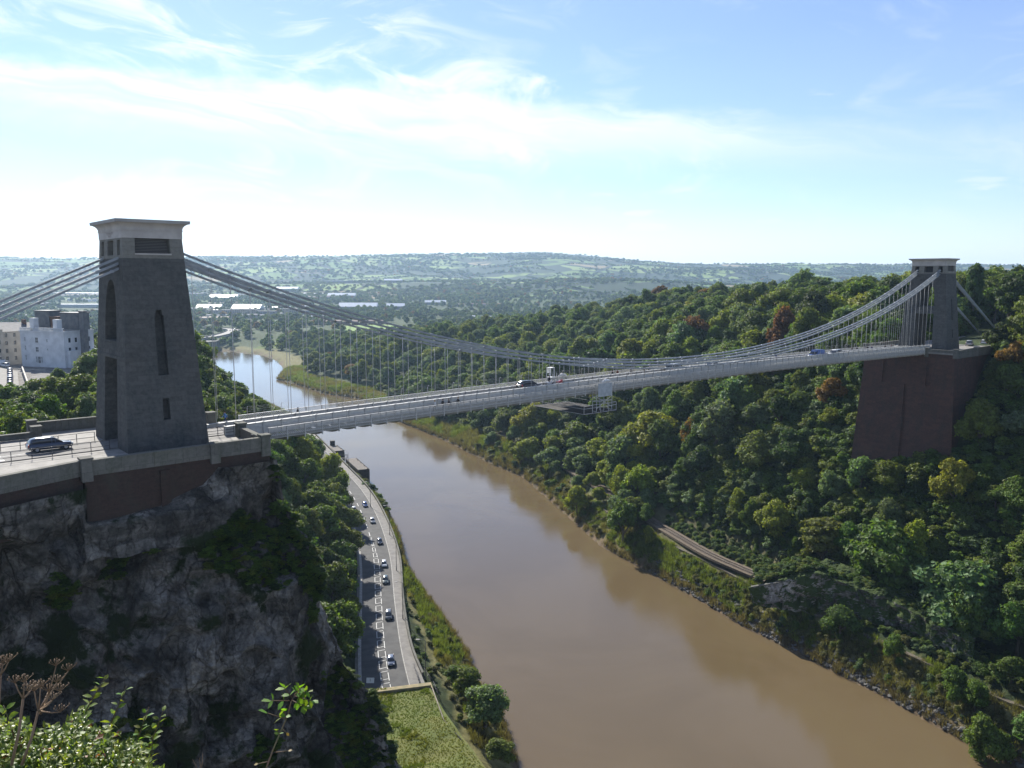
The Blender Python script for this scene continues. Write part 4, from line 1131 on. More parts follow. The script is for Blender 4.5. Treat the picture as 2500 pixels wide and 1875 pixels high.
for i in range(6):
    a, b = Vector((64.0 + i * 2.1, 209.2 - i * 0.55, 12.2 + i * 0.62)), Vector((64.0 + (i + 1) * 2.1 - .05, 209.2 - (i + 1) * .55, 12.2 + (i + 1) * .62))
    m = MB(); m.bar(a - Vector((0, 0, 2.6)), b - Vector((0, 0, 2.6)), .6, 5.2, 0); m.bar(a + Vector((0, 0, .12)), b + Vector((0, 0, .12)), .85, .22, 1); m.build('wall_stone', [M['rock2'], M['coping']], tw)

# ------------------------------------------------------------------ trees
LM = leaf_material('leaves', 'object', trans=0.42)
LI = leaf_material('scattered_leaves', 'instancer', trans=0.42)
M['bark'] = pbr('bark', (0.075, 0.06, 0.045), (0.13, 0.11, 0.085), 3.0, 0.9, 0.4)

def crown_mesh(name, seed, lobes=18, per=330, leaf=0.062, zc=0.60, rz=0.42, kind='round', core=True):
    """unit tree crown: radius 1, ground at z=0, top at z=1 (z gets scaled to the tree's height ~2)"""
    g = np.random.default_rng(seed); A = 2.0                      # mesh is laid out for height = 2 radii, then z halved
    C, Rl = [], []
    for k in range(lobes):
        if kind == 'pine':
            lev = k / lobes; a = k * 2.4; rr_ = (0.25 + 0.6 * (1 - abs(lev - 0.45) * 1.3)) * g.uniform(0.6, 1)
            C.append((math.cos(a) * rr_ * 0.7, math.sin(a) * rr_ * 0.7, A * (0.42 + 0.54 * lev))); Rl.append(g.uniform(0.2, 0.32))
            continue
        if kind == 'spire':
            lev = (k + 0.5) / lobes; a = k * 2.4; rr_ = 0.75 * (1 - lev) ** 0.8
            C.append((math.cos(a) * rr_ * 0.6, math.sin(a) * rr_ * 0.6, A * (0.08 + 0.85 * lev))); Rl.append(0.34 * (1 - lev) + 0.14)
            continue
        th = g.uniform(0, 2 * PI); cz = g.uniform(-0.75, 1.0); r = math.sqrt(max(0, 1 - cz * cz))
        q = g.uniform(0.42, 0.86)
        rl = g.uniform(0.20, 0.42)
        squash = 0.75 + 0.25 * (cz < 0)
        C.append((math.cos(th) * r * q * squash, math.sin(th) * r * q * squash, A * (zc + cz * rz * 0.72 * g.uniform(0.85, 1.12)))); Rl.append(rl)
    if kind == 'round':
        C.append((0, 0, A * (zc + rz * 0.45))); Rl.append(0.42)
        C.append((0.05, 0.1, A * zc)); Rl.append(0.5)
    V = []; Nf = 0
    for c, rl in zip(C, Rl):
        n = int(per * (rl / 0.34) ** 2)
        d = g.normal(size=(n, 3)); d /= np.linalg.norm(d, axis=1)[:, None]
        d[:, 2] = np.where((d[:, 2] < -0.3) & (g.random(n) < 0.6), -d[:, 2], d[:, 2])
        lump = 1 + 0.22 * np.sin(d[:, 0] * 7 + seed + c[0] * 9) * np.sin(d[:, 1] * 6 + c[1] * 11) + 0.12 * np.sin(d[:, 2] * 13 + c[2] * 5)
        rad_ = rl * lump * (1 - 0.28 * g.random(n) ** 2)
        flat = 0.82 if kind != 'pine' else 0.5
        p = np.array(c) + d * rad_[:, None] * np.array([1, 1, flat])
        if kind == 'pine': p[:, 2] -= 0.0
        nn = d * 0.9 + g.normal(size=(n, 3)) * 0.55; nn[:, 2] += 0.25; nn /= np.linalg.norm(nn, axis=1)[:, None]
        t1 = np.cross(nn, g.normal(size=(n, 3))); t1 /= np.linalg.norm(t1, axis=1)[:, None]; t2 = np.cross(nn, t1)
        s = leaf * g.uniform(0.6, 1.35, n)[:, None]
        quad = np.stack([p - t1 * s, p - t2 * s * 0.62 + nn * s * 0.15, p + t1 * s, p + t2 * s * 0.62 + nn * s * 0.15], 1)
        V.append(quad.reshape(-1, 3)); Nf += n
    V = np.concatenate(V); q = np.arange(len(V)).reshape(-1, 4)
    V[:, 2] /= A
    tt = np.concatenate([q[:, [0, 1, 2]], q[:, [0, 2, 3]]])
    if core:                                                          # solid inner boughs so the sky does not shine through everywhere
        bm = bmesh_ico(); bv, bf = bm
        for c, rl in zip(C, Rl):
            k = len(V); pv_ = bv * rl * 0.80 * np.array([1, 1, 0.82]) + np.array(c); pv_[:, 2] /= A
            V = np.concatenate([V, pv_]); tt = np.concatenate([tt, bf + k])
    return mesh_np(name, V, tt, LM)

def bmesh_ico():
    t = (1 + 5 ** .5) / 2
    v = np.array([(-1, t, 0), (1, t, 0), (-1, -t, 0), (1, -t, 0), (0, -1, t), (0, 1, t), (0, -1, -t), (0, 1, -t), (t, 0, -1), (t, 0, 1), (-t, 0, -1), (-t, 0, 1)], float)
    v /= np.linalg.norm(v[0])
    f = np.array([(0, 11, 5), (0, 5, 1), (0, 1, 7), (0, 7, 10), (0, 10, 11), (1, 5, 9), (5, 11, 4), (11, 10, 2), (10, 7, 6), (7, 1, 8), (3, 9, 4), (3, 4, 2), (3, 2, 6), (3, 6, 8), (3, 8, 9), (4, 9, 5), (2, 4, 11), (6, 2, 10), (8, 6, 7), (9, 8, 1)])
    return v, f

def trunk_mesh(seed, top=0.62, pine=False):
    g = random.Random(seed); mb = MB()
    mb.tube([(0, 0, -0.08), (0.01, 0.01, 0.15), (0.03, -0.02, 0.38), (0.02, 0.03, top if not pine else 0.9)], [0.085, 0.06, 0.05, 0.02], 7)
    for k in range(4):
        a = k * 1.6 + g.random(); z0 = 0.25 + k * 0.05
        mb.tube([(0.02, 0, z0), (math.cos(a) * 0.25, math.sin(a) * 0.25, z0 + 0.13), (math.cos(a) * 0.5, math.sin(a) * 0.5, z0 + 0.26)], [0.035, 0.022, 0.01], 5)
    return mb.mesh('trunk', M['bark'])

KINDS = [('round', dict(lobes=19)), ('round', dict(lobes=23, leaf=0.056)), ('round', dict(lobes=15, leaf=0.066)), ('round', dict(lobes=20, zc=0.55, rz=0.46)),
         ('tall', dict(lobes=20, zc=0.56, rz=0.48)), ('tall', dict(lobes=24, zc=0.56, rz=0.48, leaf=0.055)),
         ('open', dict(lobes=13, kind='loose', leaf=0.06)), ('open', dict(lobes=16, kind='loose', leaf=0.055)),
         ('pine', dict(lobes=22, kind='pine', leaf=0.05, per=280)), ('shrubby', dict(lobes=14, zc=0.45, rz=0.58)), ('spire', dict(lobes=24, kind='spire', leaf=0.05, per=260))]
CR = [crown_mesh('crown', 40 + i, **kw) for i, (nm, kw) in enumerate(KINDS)]
TRK = [trunk_mesh(1), trunk_mesh(2), trunk_mesh(3, pine=True)]
SHRUB = [crown_mesh('shrub', 90 + i, lobes=7, per=120, leaf=0.11, zc=0.42, rz=0.6, core=False) for i in range(3)]
FARC = [crown_mesh('far_crown', 80 + i, lobes=9, per=60, leaf=0.16, zc=0.5, rz=0.5) for i in range(3)]
TUFT = []
for i in range(2):
    g = np.random.default_rng(5 + i); V = []; n = 60
    for k in range(n):
        a, r = g.uniform(0, 2 * PI), g.uniform(0, 0.5) ** 1; x, y = math.cos(a) * r, math.sin(a) * r; lx, ly = g.normal(size=2) * 0.22; w_ = 0.035; h_ = g.uniform(0.5, 1.0)
        V += [(x - w_ * math.sin(a), y + w_ * math.cos(a), 0), (x + w_ * math.sin(a), y - w_ * math.cos(a), 0), (x + lx, y + ly, h_)]
    TUFT.append(mesh_np('tuft', V, np.arange(3 * n).reshape(-1, 3), LM))

COL = {'mid-green': (0.082, 0.130, 0.030), 'olive': (0.115, 0.142, 0.034), 'yellow-green': (0.175, 0.205, 0.032), 'grey-green': (0.110, 0.158, 0.072), 'dark green': (0.045, 0.075, 0.026),
       'rust-brown': (0.125, 0.070, 0.035), 'amber': (0.190, 0.115, 0.028), 'bright green': (0.088, 0.128, 0.028)}
CN = list(COL)

def proto_collection(name, meshes):
    c = bpy.data.collections.new(name)
    for i, me in enumerate(meshes):
        o = bpy.data.objects.new('%s_%02d' % (name, i), me); c.objects.link(o)
        if me.materials:
            o.material_slots[0].link = 'OBJECT'; o.material_slots[0].material = LI if me.materials[0] == LM else me.materials[0]
    return c

def scatter(name, pts, scl, idx, tint, coll, label, cat=None, rz=None, **kw):
    n = len(pts); me = bpy.data.meshes.new(name); me.vertices.add(n)
    me.vertices.foreach_set('co', np.asarray(pts, np.float32).ravel())
    def at(nm, typ, key, arr):
        a = me.attributes.new(nm, typ, 'POINT'); a.data.foreach_set(key, np.ascontiguousarray(arr).ravel())
    scl = np.asarray(scl, np.float32); scl = scl if scl.ndim == 2 else np.repeat(scl[:, None], 3, 1)
    at('sc', 'FLOAT_VECTOR', 'vector', scl)
    at('rot', 'FLOAT_VECTOR', 'vector', np.stack([np.zeros(n), np.zeros(n), rng.uniform(0, 6.28, n) if rz is None else rz], 1).astype(np.float32))
    at('pick', 'INT', 'value', np.asarray(idx, np.int32))
    at('tint', 'FLOAT_COLOR', 'color', np.concatenate([np.asarray(tint, np.float32), np.ones((n, 1), np.float32)], 1))
    o = bpy.data.objects.new(name, me); link(o)
    gt = bpy.data.node_groups.new(name + '_nodes', 'GeometryNodeTree')
    gt.interface.new_socket('Geometry', in_out='INPUT', socket_type='NodeSocketGeometry'); gt.interface.new_socket('Geometry', in_out='OUTPUT', socket_type='NodeSocketGeometry')
    gi, go = gt.nodes.new('NodeGroupInput'), gt.nodes.new('NodeGroupOutput')
    ip = gt.nodes.new('GeometryNodeInstanceOnPoints'); ci = gt.nodes.new('GeometryNodeCollectionInfo')
    ci.inputs['Collection'].default_value = coll; ci.inputs['Separate Children'].default_value = True; ci.inputs['Reset Children'].default_value = True
    def na(nm, t):
        q = gt.nodes.new('GeometryNodeInputNamedAttribute'); q.data_type = t; q.inputs['Name'].default_value = nm; return q.outputs['Attribute']
    L = gt.links.new
    L(gi.outputs[0], ip.inputs['Points']); L(ci.outputs[0], ip.inputs['Instance']); ip.inputs['Pick Instance'].default_value = True
    L(na('pick', 'INT'), ip.inputs['Instance Index']); L(na('rot', 'FLOAT_VECTOR'), ip.inputs['Rotation']); L(na('sc', 'FLOAT_VECTOR'), ip.inputs['Scale'])
    L(ip.outputs[0], go.inputs[0])
    md = o.modifiers.new('scatter', 'NODES'); md.node_group = gt
    tag(o, label, None, kind='stuff', **kw)
    return o

PC = proto_collection('crowns', CR)
PS = proto_collection('shrubs', SHRUB)
PF = proto_collection('farcrowns', FARC)
PT = proto_collection('tufts', TUFT)

cp, sp_ = math.cos(rad(-PITCH)), math.sin(rad(-PITCH))
def pix(X, Y, Z):                                            # pixel in the 2212-wide view, only used to describe and thin out
    X, Y, Z = np.asarray(X, float), np.asarray(Y, float), np.asarray(Z, float) - CAMZ
    dep = Y * cp - Z * sp_; up = Y * sp_ + Z * cp
    return (1250 + F_PX * X / dep) / 1.1302, (937.5 - F_PX * up / dep) / 1.1302, dep

def dart(n, gen, spacing, keep):
    P = gen(n); P = P[keep(P)]; s = spacing(P); cell = {}; out = []
    cs = 6.0
    for i, (x, y) in enumerate(P):
        r = s[i]; cx, cy = int(x // cs), int(y // cs); ok = True; R_ = int(r // cs) + 1
        for a in range(cx - R_, cx + R_ + 1):
            for b in range(cy - R_, cy + R_ + 1):
                for (px, py) in cell.get((a, b), ()):
                    if (px - x) ** 2 + (py - y) ** 2 < r * r: ok = False; break
                if not ok: break
            if not ok: break
        if ok: cell.setdefault((cx, cy), []).append((x, y)); out.append(i)
    return P[out]

def gen(n):
    Y = np.sqrt(rng.uniform(85 ** 2, 1150 ** 2, n)); X = rng.uniform(-0.86, 0.86, n) * (Y + 20); return np.stack([X, Y], 1)
def near_rail(P, r):
    L = np.array([(p.x, p.y) for p in rp]); return pdist(P, L) < r
def keep(P):
    X, Y = P.T; dR, dL = pdist(P, RB), pdist(P, LB); ri = inriver(P); right = dR < dL
    u, v = WB(X, Y)
    k = ~ri
    k &= ~(right & (dR < np.where(Y < 196, 4.5, np.where(Y < 262, 24, 6))))
    k &= ~(right & (Y > 430) & (dR < np.where(Y > 560, 27, 13)))
    k &= ~(near_rail(P, 4.5) & (Y < 276) & (Y > 202))
    k &= ~(right & (Y < 276) & (Y > 202) & (dR < 30) & near_rail(P, 7))
    k &= ~(right & (X > 63) & (X < 104) & (Y > 168) & (Y < 212) & (dR > 8) & (dR < 19))
    fl_ = np.interp(Y, RLY, RLX)
    lft = ~right & (Y < 700)
    k &= ~(lft & (X > fl_ - 4.5))
    k &= ~(lft & (u < 12) & (v < 16) ) ; k &= ~(lft & (Y < 100))
    k &= ~((u > 198) & (u < 300) & (abs(v) < 16.5))
    k &= ~((u > 196) & (u < 215) & (abs(v) < 19))
    k &= ~(lft & (X < -132) & (X > -260) & (Y > 205) & (Y < 345))
    k &= ~(~right & (Y >= 700) & (rng.random(len(X)) < 0.7))
    k &= ~((u > 9) & (u < 195) & (abs(v) < 9) & (Y < 130))
    return k
def spacing(P):
    X, Y = P.T; dR = pdist(P, RB)
    return np.interp(Y, [100, 250, 500, 1000], [4.0, 4.6, 6.4, 9.0]) * (0.8 + 0.45 * (vnoise(X, Y, 40, 12) > 0)) * np.where((Y < 205) & (dR < 30), 0.75, 1)
T = dart(26000, gen, spacing, keep)
X, Y = T.T; n = len(T)
dR, dL = pdist(T, RB), pdist(T, LB)
Z = H(X, Y)
big = rng.beta(1.5, 1.9, n)
hgt = lerp(6.8, 20.0, big) * np.where(dR < 14, 0.72, 1.0)
hgt *= np.where((dR < dL) & (dR > 27) & (dR < 60) & (Y < 262) & (Y > 185), 0.72, 1)
hgt *= np.where(Y < 180, 0.85, 1)
hgt *= np.interp(Y, [400, 700, 1000], [1.0, 1.05, 0.8])
left = dL < dR
hgt = np.where(left & (Y < 260), np.minimum(hgt, 11.0), hgt)
kind = rng.choice(11, n, p=[.15, .14, .12, .13, .10, .10, .09, .07, .01, .08, .01])
plateau = (dR < dL) & (Z > 68)
kind = np.where(plateau & (rng.random(n) < 0.10), 8, kind)
rad_ = hgt * np.where(np.isin(kind, (4, 5)), 0.36, np.where(kind == 10, 0.24, np.where(kind == 9, 0.56, 0.53))) * rng.uniform(0.8, 1.22, n)
pc = np.array([.28, .22, .10, .18, .16, .001, .006, .056])
ci = rng.choice(8, n, p=pc / pc.sum())
ci = np.where(vnoise(X, Y, 60, 21) > 0.45, np.where(rng.random(n) < .6, 3, ci), ci)
ci = np.where((dR < 30) & (Y > 240) & (Y < 420) & (rng.random(n) < .45), 2, ci)
ci = np.where((Y < 200) & (dR < dL) & np.isin(ci, (2,)), 0, ci)
ci = np.where(left & (Y < 400) & (rng.random(n) < .5), 7, ci)
rad_ = np.where(left & (Y < 320), np.clip(np.minimum(rad_, (np.interp(Y, RLY, RLX) - X) + 0.4), 1.8, 20), rad_)
# keep sight lines that the place has: hotel, river bend, abutment, deck
xd, yd, _ = pix(X, Y, Z + hgt)
lim = np.full(n, -1e4)
L1 = left & (Y < 640) & (Y > 90)
lim = np.where(L1 & (xd < 118), 838, lim)
lim = np.where(L1 & (xd >= 118) & (xd < 205) , 798, lim)
lim = np.where(L1 & (xd > 425), np.interp(xd, [430, 460, 520, 560, 600, 640, 700, 735, 780, 800], [800, 822, 858, 862, 885, 935, 940, 985, 1100, 1300]), lim)
L2 = left & (Y >= 640) & (xd > 435); lim = np.where(L2, 746, lim)
u, v = WB(X, Y)
L3 = ~left & (v < -8) & (u < 270)
lim = np.where(L3, np.interp(xd, [0, 1300, 1600, 1850, 1862, 1905, 1935, 2020, 2060, 2150, 2190, 2300], [950, 900, 840, 800, 990, 925, 930, 900, 866, 846, 740, 650]), lim)
L4 = ~left & (abs(v) < 13) & (u > 20) & (u < 200); lim = np.where(L4, np.interp(xd, [600, 1100, 1862, 1900], [960, 880, 800, 990]), lim)
L5 = ~left & (v > 8) & (Y > 640) & (xd < 800); lim = np.where(L5, np.interp(xd, [600, 640, 800], [752, 700, 640]), lim)
sc = np.ones(n)
for _ in range(9):
    _, yt, _ = pix(X, Y, Z + hgt * sc); sc = np.where(yt < lim, sc * 0.86, sc)
ok = (sc > 0.30)
T, X, Y, Z, hgt, kind, rad_, ci, left, dR, dL, plateau, u, v = (a[ok] for a in (T, X, Y, Z, hgt * sc, kind, rad_ * sc ** 0.8, ci, left, dR, dL, plateau, u, v))
n = len(X)
# trees placed one by one where the photograph shows a striking one
hand = [  # x_d, y_d of the foot, distance Y, height, radius, kind, colour, label
    (1692, 738, 330, 20, 7.0, 4, 'rust-brown', 'tall copper-brown tree rising behind the far half of the chains'),
    (1472, 688, 520, 14, 8, 0, 'rust-brown', 'rust-coloured round crown on the wooded rise above the bridge'),
    (2092, 660, 300, 23, 4.6, 8, 'dark green', 'dark pine poking above the flat roof of the far tower'),
    (2170, 690, 262, 20, 7.5, 8, 'dark green', 'large dark pine with bare trunks beside the far approach road'),
    (2205, 790, 225, 16, 6.0, 3, 'bright green', 'green leafy tree at the right frame edge beside the red abutment'),
    (2075, 985, 205, 15, 5.5, 0, 'yellow-green', 'yellow-topped tree standing in front of the red abutment'),
    (1935, 1030, 214, 11, 4.0, 1, 'grey-green', 'grey-green tree at the left foot of the red abutment'),
    (1800, 845, 262, 11, 5.5, 2, 'amber', 'amber autumn tree just under the deck left of the abutment'),
    (1500, 900, 300, 14, 4.2, 4, 'amber', 'slim yellow-ochre tree under the deck beyond the gantry'),
    (1250, 1030, 310, 12, 5.0, 1, 'yellow-green', 'yellow-tinged round tree on the lower slope above the river'),
    (1352, 1150, 272, 16, 7.0, 0, 'bright green', 'big bright round tree standing right above the river wall'),
    (755, 840, 700, 13, 8, 1, 'amber', 'golden tree behind the reed spit on the river bend'),
    (2180, 1510, 150, 10, 4.5, 3, 'bright green', 'sunlit green tree at the lower right corner above the water'),
    (2112, 700, 320, 19, 8.5, 1, 'mid-green', 'tall green tree on the skyline just right of the far tower'),
    (2150, 700, 335, 20, 9, 3, 'olive', 'broad olive tree on the skyline between the far tower and the frame edge'),
    (2190, 700, 325, 21, 9.5, 0, 'dark green', 'tall dark tree on the skyline at the right frame edge'),
    (2140, 720, 300, 13, 6.5, 2, 'bright green', 'bright leafy tree behind the far approach, below the skyline'),
    (2150, 930, 232, 9, 4.5, 3, 'dark green', 'dark tall tree against the right side of the red abutment'),
    (2120, 1060, 212, 14, 5.5, 1, 'olive', 'olive tree to the right of the yellow-topped one below the abutment'),
    (1060, 1640, 150, 0, 0, 9, 'dark green', None),
]
hx = []
for (a, b, yy, h_, r_, kd, cn, lab) in hand:
    if not lab: continue
    x_ = (a * 1.1302 - 1250) / F_PX * (yy * 0.9916 + 0.13 * (CAMZ - 60)); hx.append((x_, yy, Hs(x_, yy) - 0.3, h_, r_, kd, cn, lab))
hx += [(-5.2, 152, 6.5, 8.5, 5.4, 9, 'grey-green', 'big dark round bush with silvery top at the bottom river edge'), (-9.5, 160, 7.5, 7.0, 4.2, 6, 'olive', 'loose olive bush behind the dark round one by the gallery'),
       (-12.5, 168, 7.6, 3.2, 2.4, 9, 'mid-green', 'low green shrub between the path railing and the river'), (-2.0, 141, 6.0, 4.0, 3.0, 9, 'olive', 'short bush in front of the dark round bush at the bottom edge'),
       (6.5, 136, 3.0, 4.2, 2.4, 9, 'yellow-green', 'small reedy bush at the very bottom edge beside the water')]
for q in hx:
    far_ = np.hypot(X - q[0], Y - q[1]) > (q[4] * 0.9)
    T, X, Y, Z, hgt, kind, rad_, ci, left, dR, dL, plateau, u, v = (a[far_] for a in (T, X, Y, Z, hgt, kind, rad_, ci, left, dR, dL, plateau, u, v))
n = len(X)
xd, yd, dep = pix(X, Y, Z + hgt); _, yb, _ = pix(X, Y, Z)
vis = (xd > -40) & (xd < 2260) & (yd < 1640)
for i in np.where(vis)[0]:                                    # hidden behind a nearer rise?
    ts = np.linspace(0.25, 0.93, 16); hs = H(X[i] * ts, Y[i] * ts); ray = CAMZ + (Z[i] + hgt[i] - CAMZ) * ts
    if np.any((hs + 5 > ray) & (hs < ray + 200) & (ts * Y[i] > 130)): vis[i] = False
size = rad_ / dep * vis
order = np.argsort(-size); NI = 284
solo = order[:NI]; rest = np.array([i for i in order[NI:]])

def place_tree(x, y, z, h, r, kd, col, label=None, group=None, name=None):
    nm = name or ('pine_tree' if kd == 8 else 'conifer_tree' if kd == 10 else 'broadleaf_tree')
    e = empty(nm, (x, y, z - 0.2), random.uniform(0, 6.28), label=label, cat='shrub' if h < 5 else 'tree', group=group); q_ = random.uniform(.86, 1.16); e.scale = (r * q_, r / q_, h)
    o = inst('crown', CR[kd], e); o.color = (*[c * random.uniform(0.9, 1.12) for c in col], 1)
    inst('trunk', TRK[2] if kd == 8 else TRK[kd % 2], e)
    return e
for (x_, y_, z_, h_, r_, kd, cn, lab) in hx: place_tree(x_, y_, z_, h_, r_, kd, COL[cn], lab, 'trees of the gorge')
def zone(i):
    x, y = xd[i], (yd[i] + yb[i]) / 2
    deck_y = np.interp(x, [440, 700, 1000, 1300, 1600, 1880, 2050], [905, 885, 855, 825, 795, 768, 752])
    if left[i]:
        if x < 205: return 'beside the white hotel, left of the near tower'
        if y < deck_y: return 'just right of the near tower above the parapet'
        if Y[i] < 230: return 'low on the slope beside the riverside road'
        return 'on the steep slope under the start of the deck'
    if y < deck_y:
        if plateau[i]: return 'on the wooded plateau behind ' + ('the left half of the chains' if x < 1000 else 'the lowest part of the chains' if x < 1500 else 'the right half of the chains' if x < 1960 else 'the far tower')
        return 'on the wooded slope behind ' + ('the longest hangers' if x < 800 else 'the short left hangers' if x < 1150 else 'the lowest part of the chains' if x < 1500 else 'the right half of the chains')
    if dR[i] < 26: return 'at the water side ' + ('left of the gantry' if x < 1280 else 'below the gantry, short of the railway' if x < 1480 else 'along the railway' if x < 1800 else 'at the lower right')
    if x < 1200: return 'under the left half of the deck'
    if x < 1420: return 'straight below the scaffold gantry'
    if x < 1640: return 'between the gantry and the railway cutting'
    if x < 1880: return 'left of the red abutment' + (', high up' if y < 1000 else ', low down')
    return 'right of the abutment in the shaded slope' if x > 2100 else 'below the red abutment'
ORD = ['leftmost', 'second', 'third', 'fourth', 'fifth', 'sixth', 'seventh', 'eighth', 'ninth', 'tenth', 'eleventh', 'twelfth', 'thirteenth', 'fourteenth', 'fifteenth', 'sixteenth', 'seventeenth', 'eighteenth']
SH = {'round': 'round', 'tall': 'tall oval', 'open': 'loose-crowned', 'pine': 'dark pine', 'shrubby': 'low bushy', 'spire': 'pointed'}
buckets = {}
for i in solo:
    sz = 'big' if rad_[i] > 6.3 else 'small' if rad_[i] < 4.6 else 'medium'
    buckets.setdefault((sz, CN[ci[i]], SH[KINDS[kind[i]][0]], zone(i)), []).append(i)
for (sz, cn, sh, zn), ids in buckets.items():
    ids.sort(key=lambda i: xd[i])
    for k, i in enumerate(ids):
        base = '%s %s %s tree %s' % (sz, cn, sh, zn)
        if len(ids) == 2: base = ('left ' if k == 0 else 'right ') + 'of two: ' + base
        elif len(ids) > 2: base = (ORD[k] if k == 0 else ORD[k] + ' from left:' if k < 18 else 'farther right:') + ' ' + base
        w_ = base.split(); base = ' '.join(w_[:16])
        place_tree(X[i], Y[i], Z[i], hgt[i], rad_[i], kind[i], COL[cn], base, 'trees of the gorge')
r_ = rest[np.isfinite(X[rest])]
tint = np.array([COL[CN[c]] for c in ci[r_]]) * rng.uniform(0.85, 1.15, (len(r_), 1))
scatter('woodland', np.stack([X[r_], Y[r_], Z[r_] - 0.3], 1), np.stack([rad_[r_], rad_[r_], hgt[r_]], 1), kind[r_], tint, PC, 'dense autumn woodland filling the gorge slopes between the larger trees')

# undergrowth on the slopes
def keep2(P):
    X, Y = P.T; dR, dL = pdist(P, RB), pdist(P, LB); k = ~inriver(P); fl_ = np.interp(Y, RLY, RLX); fp_ = np.interp(Y, RLY, PRX); u, v = WB(X, Y)
    lf = dL < dR
    k &= ~(lf & (X > fl_ - 2.6) & (X < fp_ + 0.8) & (Y < 640)); k &= ~(lf & (v < 15) & (u < 9)); k &= ~(lf & (X < -132) & (Y > 205)); k &= ~(lf & (Y < 152))
    k &= ~near_rail(P, 3.2) & ~(pdist(P, np.array([(p.x, p.y) for p in tp])) < 1.7) & (np.minimum(dR, dL) > 1.6) & (Y < 700)
    k &= ~((u > 200) & (abs(v) < 15) & (u < 300))
    k &= ~(~lf & (Y > 430) & (dR < 13))
    return k
def gen2(n):
    Y = np.sqrt(rng.uniform(88 ** 2, 640 ** 2, n)); X = rng.uniform(-0.8, 0.8, n) * (Y + 15); return np.stack([X, Y], 1)
P2 = dart(42000, gen2, lambda P: np.interp(P[:, 1], [100, 250, 600], [1.5, 1.8, 4.2]), keep2)
P2b = dart(14000, lambda n: np.stack([rng.uniform(55, 185, n), rng.uniform(118, 292, n)], 1), lambda P: np.full(len(P), 1.55), keep2)
P2 = np.concatenate([P2, P2b])
x2, y2 = P2.T; d2, l2 = pdist(P2, RB), pdist(P2, LB); m = len(P2)
s2 = rng.uniform(1.2, 2.9, m) * np.where(np.minimum(d2, l2) < 9, 0.62, 1) * np.interp(y2, [150, 500], [1, 1.5])
s2 = np.where((d2 < 26) & (y2 < 280), np.minimum(s2, 1.15), s2)
s2 = np.where((l2 < d2) & (l2 < 22) & (y2 < 300), np.minimum(s2, .9), s2)
keys = ['mid-green', 'olive', 'grey-green', 'dark green', 'bright green']
tn = np.array([COL[k] for k in rng.choice(keys, m, p=[.3, .25, .2, .15, .1])]) * rng.uniform(.8, 1.2, (m, 1))
tn = np.where((np.minimum(d2, l2) < 12)[:, None] & (rng.random(m) < .6)[:, None], np.array([0.11, 0.112, 0.045]), tn)
scatter('undergrowth', np.stack([x2, y2, H(x2, y2) - 0.25], 1), np.stack([s2 * 1.25, s2 * 1.25, s2 * rng.uniform(1.2, 2.2, m)], 1), rng.integers(0, 3, m), tn, PS, 'ivy, bramble and scrub covering the gorge slopes and banks')

# reeds and grass on both banks
def genb(n):
    L = RB if n % 2 else LB; out = []
    return None
pts = []
for L, sgn, wd in ((RB, 1, (10, 24)), (LB, -1, (9, 9))):
    L = L[(L[:, 1] > 125) & (L[:, 1] < 860)]
    for a, b in zip(L[:-1], L[1:]):
        ln = np.hypot(*(b - a)); yy = (a[1] + b[1]) / 2; k = int(ln * (wd[0] if yy < 430 else wd[1]) * (0.85 if yy < 300 else 0.45 if yy < 600 else 0.22)); t_ = rng.random(k)[:, None]
        d = (b - a) / ln; nrm_ = np.array([d[1], -d[0]]); off = (rng.random(k) * ((wd[0] if yy < 430 else wd[1])))[:, None]
        pts.append(a + (b - a) * t_ + nrm_ * off * (1 if sgn > 0 else -1) * (1 if (nrm_ @ np.array([1, 0])) * 1 > 0 else -1))
P3 = np.concatenate(pts); P3 = P3[~inriver(P3)]; x3, y3 = P3.T
fl_, fp_ = np.interp(y3, RLY, RLX), np.interp(y3, RLY, PRX); d3, l3 = pdist(P3, RB), pdist(P3, LB)
okk = ~((l3 < d3) & (x3 < fp_ + 0.7)) & ~near_rail(P3, 3.0); P3, x3, y3, d3, l3 = P3[okk], x3[okk], y3[okk], d3[okk], l3[okk]
g3 = (vnoise(x3, y3, 9, 31) > 0.0)[:, None]
t3 = np.where(g3, np.array([0.115, 0.145, 0.035]), np.array([0.13, 0.122, 0.055])) * rng.uniform(.75, 1.25, (len(x3), 1))
t3 = np.where((np.minimum(d3, l3) < 1.6)[:, None], np.array([0.12, 0.10, 0.06]), t3)
sz3 = rng.uniform(0.7, 1.5, len(x3)) * np.interp(y3, [150, 600], [1, 2.0])
scatter('reeds', np.stack([x3, y3, H(x3, y3) - 0.05], 1), np.stack([sz3 * 1.5, sz3 * 1.5, sz3 * 1.25], 1), rng.integers(0, 2, len(x3)), t3, PT, 'reeds and rough grass lining both river banks')
# grass on the gallery roof
k = 26000; gx, gy = rng.uniform(-38, 8, k), rng.uniform(100, 152, k); okk = gx < np.interp(gy, [60, 112, 127, 139, 152], [12, 3, -4.7, -10.5, -16.0]) - 0.4
gx, gy = gx[okk], gy[okk]
zz = np.array([roofpt(0.5, 0.5)[2]] * len(gx)); zz = np.array([gz + 0.5 + 0.35 * noise.fractal(Vector((a, b, 0)) * 0.15, 1, 2, 4) for a, b in zip(gx, gy)])
tg = np.where((vnoise(gx, gy, 7, 33) > 0.2)[:, None], np.array([0.105, 0.14, 0.03]), np.array([0.14, 0.152, 0.04])) * rng.uniform(.85, 1.15, (len(gx), 1))
scatter('roof_grass', np.stack([gx, gy, zz], 1), rng.uniform(.13, .27, len(gx)) * (1 + (vnoise(gx, gy, 3, 77) > .3) * .8), rng.integers(0, 2, len(gx)), tg, PT, 'rough yellow-green grass on the gallery roof')

